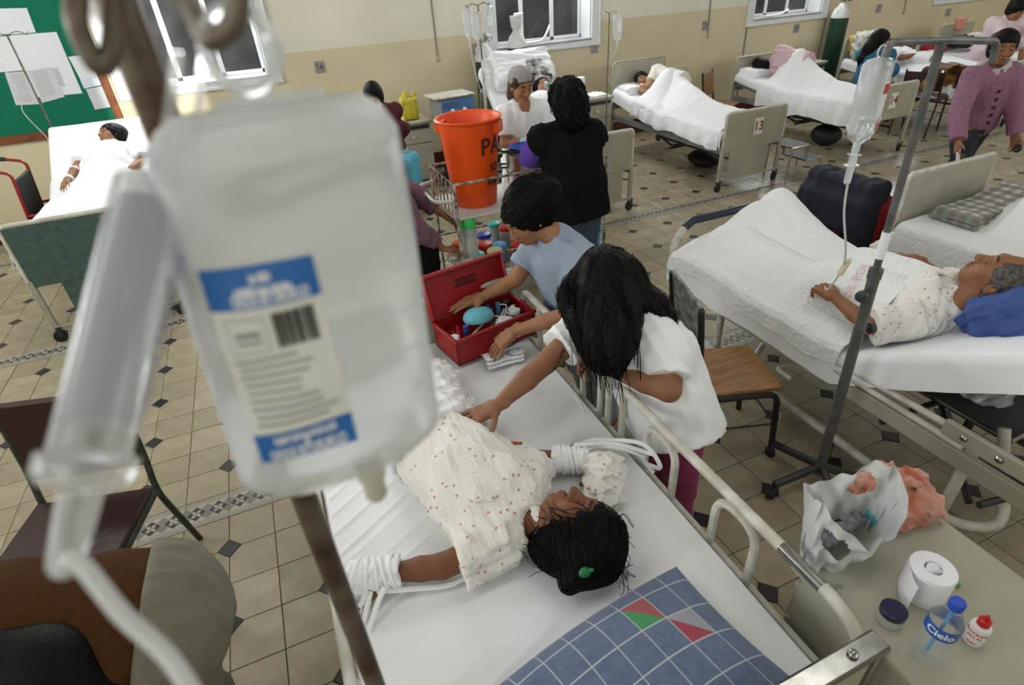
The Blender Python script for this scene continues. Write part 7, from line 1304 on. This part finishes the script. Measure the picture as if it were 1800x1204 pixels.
S = Solid(.012); S.rbox(V(5.36, 4.08, .76), V(.30, .15, .012), r=.05); S.warp(folds(.008, .1, (1, 0, 0), 8)); tag(solid('pillow', S, m_sheet, loc=(5.36, 4.08, .73)), 'white pillow under the sleeping woman on bed 13', 'pillow')
# patient on bed 14 turned away in pink
J = dict(neck=(7.36, 3.90, .83), chest=(7.38, 3.74, .88), pelvis=(7.40, 3.42, .84), shL=(7.38, 3.84, .74), shR=(7.40, 3.84, 1.00), elR=(7.60, 3.66, .88), wrR=(7.66, 3.82, .80), elL=(7.6, 3.66, .76), wrL=(7.66, 3.86, .76), hipR=(7.4, 3.4, .92), hipL=(7.4, 3.4, .74), knR=(7.55, 3.0, .84), knL=(7.55, 3.0, .74), anR=(7.4, 2.6, .74), anL=(7.4, 2.6, .70))
far('patient in a pink top lying turned away on bed 14', (7.4, 3.5, .65), J, (7.28, 4.02, .85), (.75, .5, .2), (-.3, .85, .3), 'mid', lambda J: [('pink_top', top_solid(J, .014, 1.05, .03, 1.9, .06, .008, 75), mat('soft_pink_flannel', (.56, .38, .42), .9))], lambda S, L, r: S.ell(L(0, -.08, -.02), V(.09, .08, .1), r, .05), .016, .009, legs=False)
S = Solid(.012); S.rbox(V(7.36, 4.04, .75), V(.30, .14, .012), r=.05); tag(solid('pillow', S, m_sheet, loc=(7.36, 4.04, .72)), 'white pillow at the head of bed 14', 'pillow')
# seated woman with long black hair in blue
J = dict(right=(-.3, .95, 0), neck=(8.58, 3.30, .94), chest=(8.56, 3.30, .76), pelvis=(8.50, 3.28, .48), elR=(8.74, 3.50, .70), wrR=(8.92, 3.40, .70), elL=(8.72, 3.10, .70), wrL=(8.92, 3.24, .70), knR=(8.88, 3.38, .48), knL=(8.88, 3.18, .48), anR=(8.92, 3.4, .08), anL=(8.92, 3.16, .08)); J['right'] = (.2, -.97, 0)
J['right'] = (.25, -.95, 0)
far('seated woman in a blue sweater with long black hair at the far bedside', (8.5, 3.28, 0), J, (8.60, 3.30, 1.07), (.80, -.55, -.15), (0, 0, 1), 'mid', lambda J: [('sweater', top_solid(J, .015, 1.08, .03, 1.9, .1, .008, 81), m_teal), ('skirt', pants_solid(J, .016, 1.1, .03, 2.0, .05, .006, 82), m_djean)], lambda S, L, r: S.chain([L(0, -.06, .03), L(0, -.09, -.10), L(-.02, -.11, -.25), L(-.02, -.11, -.33)], [.09, .09, .075, .05], .04), .017, .009)
one('stool', 'low wooden stool under the seated woman in blue', 'stool', MB().box((8.30, 3.1, .34), (8.68, 3.46, .375), .006).box((8.33, 3.13, 0), (8.37, 3.17, .34)).box((8.61, 3.13, 0), (8.65, 3.17, .34)).box((8.33, 3.39, 0), (8.37, 3.43, .34)).box((8.61, 3.39, 0), (8.65, 3.43, .34)), MATS['dark_wood'], (8.49, 3.28, 0))
# patient of bed 15 wrapped in a blanket
J = dict(right=(-.9, 0, .3), neck=(9.24, 3.50, .82), chest=(9.28, 3.36, .80), pelvis=(9.34, 3.05, .76), elL=(9.5, 3.3, .78), wrL=(9.4, 3.15, .85), elR=(9.1, 3.3, .8), wrR=(9.2, 3.15, .85), knL=(9.5, 2.65, .78), knR=(9.35, 2.65, .78), anL=(9.5, 2.3, .72), anR=(9.35, 2.3, .72))
far('dark-haired patient peering out of a red and brown blanket', (9.3, 3.2, .65), J, (9.22, 3.56, .90), (-.55, -.70, .35), (-.1, .5, .8), 'mid', lambda J: [('gown', top_solid(J, .018, 1.0, .02, .8, .05, .005, 85), m_sheet)], None, .018, .01, legs=False)
def lump(name, label, cat, prims, m, fold, seed, h=.015, loc=None, wl=.12):
    S = Solid(h)
    for p in prims: S.rbox(V(*p[0]), V(*p[1]), frame(p[3] if len(p) > 3 else (0, 1, 0), (0, 0, 1)), r=p[2], k=.04)
    S.warp(folds(fold, wl, (.4, .6, .5), seed)); return tag(solid(name, S, m, loc=loc or prims[0][0]), label, cat)
t = lump('blanket', 'red, brown and green blanket heaped on the patient in the far bed', 'blanket', [((9.38, 3.36, .90), (.15, .10, .02), .04)], mat('brown_blanket', (.20, .06, .025), .95, var=.8, vscale=9, var2=(.06, .025, .02)), .02, 3)
S = Solid(.015); S.rbox(V(9.42, 3.18, .86), V(.14, .10, .03), frame((.3, 1, -.5), (0, 0, 1)), r=.04); S.warp(folds(.02, .12, (1, 0, 0), 4)); solid('red_fold', S, mat('crimson_blanket', (.24, .012, .014), .95), t); S = Solid(.015); S.rbox(V(9.30, 3.26, .88), V(.04, .12, .03), frame((.3, 1, -.3), (0, 0, 1)), r=.03); S.warp(folds(.015, .1, (1, 0, 0), 5)); solid('green_fold', S, mat('pale_green_blanket', (.22, .30, .24), .95), t)
lump('blanket', 'white blanket with dark spots behind the woman in blue', 'blanket', [((9.22, 3.92, .92), (.20, .06, .12), .05)], floral_mat('spotted_white', (.50, .49, .46), (.10, .09, .08), 14, .14), .02, 6)
lump('towel', 'yellow cloth hung over the headboard of the far bed', 'towel', [((9.12, 4.13, .93), (.06, .03, .10), .015)], mat('yellow_towel', (.50, .36, .09), .95), .008, 7)
lump('bundle', 'pink cloth hanging on the farthest headboard', 'cloth', [((11.45, 4.13, 1.0), (.07, .03, .07), .015)], mat('coral_cloth', (.60, .25, .19), .95), .008, 8); lump('bundle', 'navy bundle lying at the head of the farthest bed', 'cloth', [((11.25, 3.9, .78), (.12, .08, .04), .04)], m_navy, .015, 9); lump('bundle', 'cream bundle lying at the head of the farthest bed', 'cloth', [((11.55, 3.85, .78), (.14, .1, .05), .04)], mat('cream_cloth', (.55, .52, .42), .95), .015, 10)
# standing woman in pale pink gown
J = dict(right=(-.6, -.75, 0), neck=(10.22, 2.72, 1.21), chest=(10.20, 2.78, 1.03), pelvis=(10.20, 2.86, .76), elR=(10.02, 2.52, .98), wrR=(10.30, 2.50, .92), elL=(10.5, 2.72, .96), wrL=(10.50, 2.58, .80), knR=(10.16, 2.8, .4), knL=(10.3, 2.92, .4), anR=(10.16, 2.8, .08), anL=(10.3, 2.92, .08)); J['right'] = (-.85, -.5, 0); J['right'] = (-.7, .6, 0)
far('standing woman in a pale pink gown at the farthest bed', (10.2, 2.85, 0), J, (10.18, 2.66, 1.32), (-.1, -.8, -.55), (-.1, -.2, 1), 'tan', lambda J: [('gown', top_solid(J, .015, 1.06, .03, 1.8, .3, .010, 91, .04), m_ppink), ('trousers', pants_solid(J, .018, 1.0, .02, 2.0, .02, .005, 92), m_ppink)], lambda S, L, r: S.ell(L(0, -.09, .04), V(.07, .06, .07), r, .03), .017, .008, hands=[dict(a=(V(10.50, 2.58, .80), (0, -.2, -.9), (-.5, -.5, 0), -1), curl=(.4, .4, .4, .4))])
# seated woman with her back turned, behind the big bag
J = dict(right=(1, 0, 0), neck=(1.74, 3.42, 1.08), chest=(1.75, 3.42, .90), pelvis=(1.78, 3.42, .60), elR=(1.98, 3.45, .84), wrR=(1.95, 3.62, .72), elL=(1.55, 3.45, .84), wrL=(1.6, 3.62, .72), knR=(1.94, 3.18, .60), knL=(1.70, 3.1, .60), anR=(1.96, 3.14, .14), anL=(1.70, 3.1, .14)); J['right'] = (-1, .05, 0)
far('seated woman with smooth black hair in maroon and sky-blue trousers', (1.78, 3.42, 0), J, (1.71, 3.38, 1.19), (-.35, -.85, -.45), (-.05, -.35, .9), 'mid', lambda J: [('sweater', top_solid(J, .015, 1.05, .02, 1.9, .08, .006, 95), m_maroon), ('trousers', pants_solid(J, .015, 1.0, .022, 2.0, .04, .006, 96), m_sky)], lambda S, L, r: S.ell(L(0, -.05, -.06), V(.085, .06, .09), r, .05), .016, .009)
one('seat_box', 'dark bench the woman with sky-blue trousers sits on', 'bench', MB().box((1.52, 3.25, .40), (2.05, 3.66, .45), .008).box((1.54, 3.28, 0), (1.58, 3.63, .40)).box((1.99, 3.28, 0), (2.03, 3.63, .40)), m_dark, (1.78, 3.45, 0))
# person crouching by the cart, mostly behind the bag
J = dict(right=(0, -1, 0), neck=(1.24, 1.18, 1.04), chest=(1.25, 1.18, .88), pelvis=(1.22, 1.2, .56), shR=(1.32, 1.02, 1.0), shL=(1.26, 1.36, .98), elR=(1.40, .98, .72), wrR=(1.60, 1.02, .50), elL=(1.50, 1.32, .84), wrL=(1.68, 1.18, .68), hipR=(1.25, 1.10, .54), hipL=(1.25, 1.3, .54), knR=(1.48, 1.06, .54), knL=(1.50, 1.28, .54), anR=(1.44, 1.04, .10), anL=(1.46, 1.28, .10))
far('person in dusty lilac sleeves and black trousers reaching for the cart', (1.22, 1.2, 0), J, (1.26, 1.16, 1.19), (.7, -.2, -.6), (.3, 0, .95), 'mid', lambda J: [('sweater', top_solid(J, .014, 1.08, .026, 1.7, .04, .008, 98), m_lilac), ('trousers', pants_solid(J, .014, 1.05, .03, 2.0, .04, .006, 99), m_blackv)], None, .014, .009, hands=[dict(a=(V(1.60, 1.02, .50), (.85, .1, -.3), (0, 0, -1), -1), curl=(.5, .5, .55, .6)), dict(a=(V(1.68, 1.18, .68), (.6, -.3, -.6), (-.4, 0, -.8), 1), curl=(.4, .4, .4, .4))])
one('stool', 'dark stool under the person in lilac beside the cart', 'stool', MB().box((1.02, 1.02, .42), (1.40, 1.38, .455), .006).box((1.04, 1.04, 0), (1.08, 1.08, .42)).box((1.34, 1.04, 0), (1.38, 1.08, .42)).box((1.04, 1.32, 0), (1.08, 1.36, .42)).box((1.34, 1.32, 0), (1.38, 1.36, .42)), MATS['dark_wood'], (1.21, 1.2, 0))
# patient on the left bed
J = dict(right=(1, 0, 0), neck=(-.66, 3.68, 1.00), chest=(-.68, 3.54, .93), pelvis=(-.70, 3.24, .84), shR=(-.84, 3.60, .97), shL=(-.50, 3.60, .97), elR=(-.90, 3.36, .95), wrR=(-.96, 3.16, .90), elL=(-.42, 3.4, .9), wrL=(-.5, 3.2, .9), knR=(-.8, 2.75, .80), knL=(-.62, 2.75, .80), anR=(-.8, 2.35, .80), anL=(-.62, 2.35, .80))
t, Jx, rot, hc = far('dark-haired patient with a taped arm on the left-hand bed', (-.68, 3.3, .75), J, (-.66, 3.80, 1.07), (-.70, -.45, .55), (.05, .75, .65), 'tan', lambda J: [('gown', top_solid(J, .013, 1.0, .02, .9, .08, .006, 101), m_uni)], lambda S, L, r: S.ell(L(0, -.05, .06), V(.09, .09, .08), r, .04), .014, .007, hands=[dict(a=(V(-.96, 3.16, .90), (-.2, -.95, -.2), (.3, 0, -1), -1), curl=(.3, .3, .3, .3))], legs=False)
for f_ in (.35, .95): c = V(-.90, 3.36, .95) * (1 - f_) + V(-.96, 3.16, .90) * f_; part('tape', MB().lathe([(.041 - .010 * f_, -.012), (.043 - .010 * f_, 0), (.041 - .010 * f_, .012)], c, 14, V(-.06, -.2, -.05)), m_pap, t)
# person bending in the lower left corner
J = dict(right=(.1, -1, 0), neck=(-0.355, -1.52, .93), chest=(-0.185, -1.52, .93), pelvis=(0.075, -1.53, .83), shR=(-0.315, -1.68, .88), shL=(-0.315, -1.36, .90), elR=(-0.255, -1.72, .62), wrR=(-0.355, -1.70, .42), elL=(-0.355, -1.28, .64), wrL=(-0.455, -1.3, .42), hipR=(0.095, -1.60, .80), hipL=(0.075, -1.45, .80), knR=(0.025, -1.62, .42), knL=(-0.005, -1.45, .42), anR=(0.085, -1.62, .09), anL=(0.045, -1.42, .09), footR=(-1, 0, 0), footL=(-1, 0, 0))
t, Jx, rot, hc = person('person in a brown top and khaki trousers bending over in the lower left corner', (.12, -1.53, 0), J, (-0.475, -1.53, .86), (-.35, 0, -.94), (-.95, 0, .3), 'deep', .011, .010, 1.02)
solid('knit_top', top_solid(Jx, .009, 1.06, .020, 1.6, .04, .002, 110, 0, .05), m_brownt, t); S = pants_solid(Jx, .009, 1.08, .022, 2.0, .02, .004, 111); solid('trousers', S, m_khaki, t)
T_ = torso_frame(Jx); bk = lambda x, z, e=.152: Jx['pelvis'] + T_ @ V(x, -e, z)
for s_ in (-1, 1): part('back_pocket', MB().tube([bk(s_ * .04, .02, .15), bk(s_ * .125, .0, .125), bk(s_ * .12, -.09, .12), bk(s_ * .07, -.11, .14), bk(s_ * .035, -.09, .148)], .0022, 5, closed=True), mat('pale_stitching', (.36, .33, .27), .9), t)
L1 = lambda x, y, z: hc + rot @ V(x, y, z); S = hair_cap(.009, hc, rot, 1.0, .02, .04); S.chain([L1(0, -.05, .05), L1(0, -.02, .0), V(-0.455, -1.55, .68)], [.09, .09, .05], .04); S.chain([V(-.42, -1.55, .98), V(-.22, -1.60, .995), V(-.08, -1.655, .94), V(.0, -1.70, .84)], [.10, .085, .085, .06], .05); S.chain([V(-.30, -1.66, .96), V(-.10, -1.72, .88), V(.0, -1.74, .72)], [.09, .09, .06], .05); S.chain([L1(.0, -.08, .0), V(-0.355, -1.60, .90), V(-0.275, -1.66, .80)], [.08, .07, .04], .04); solid('hair', S, HAIR, t); part('pink_strap', MB().tube([at(283, 1142, .72), at(296, 1132, .72)], .005, 6), mat('hot_pink', (.55, .03, .12), .6), t)  # long hair over the near side is added, standing in for its deep shade
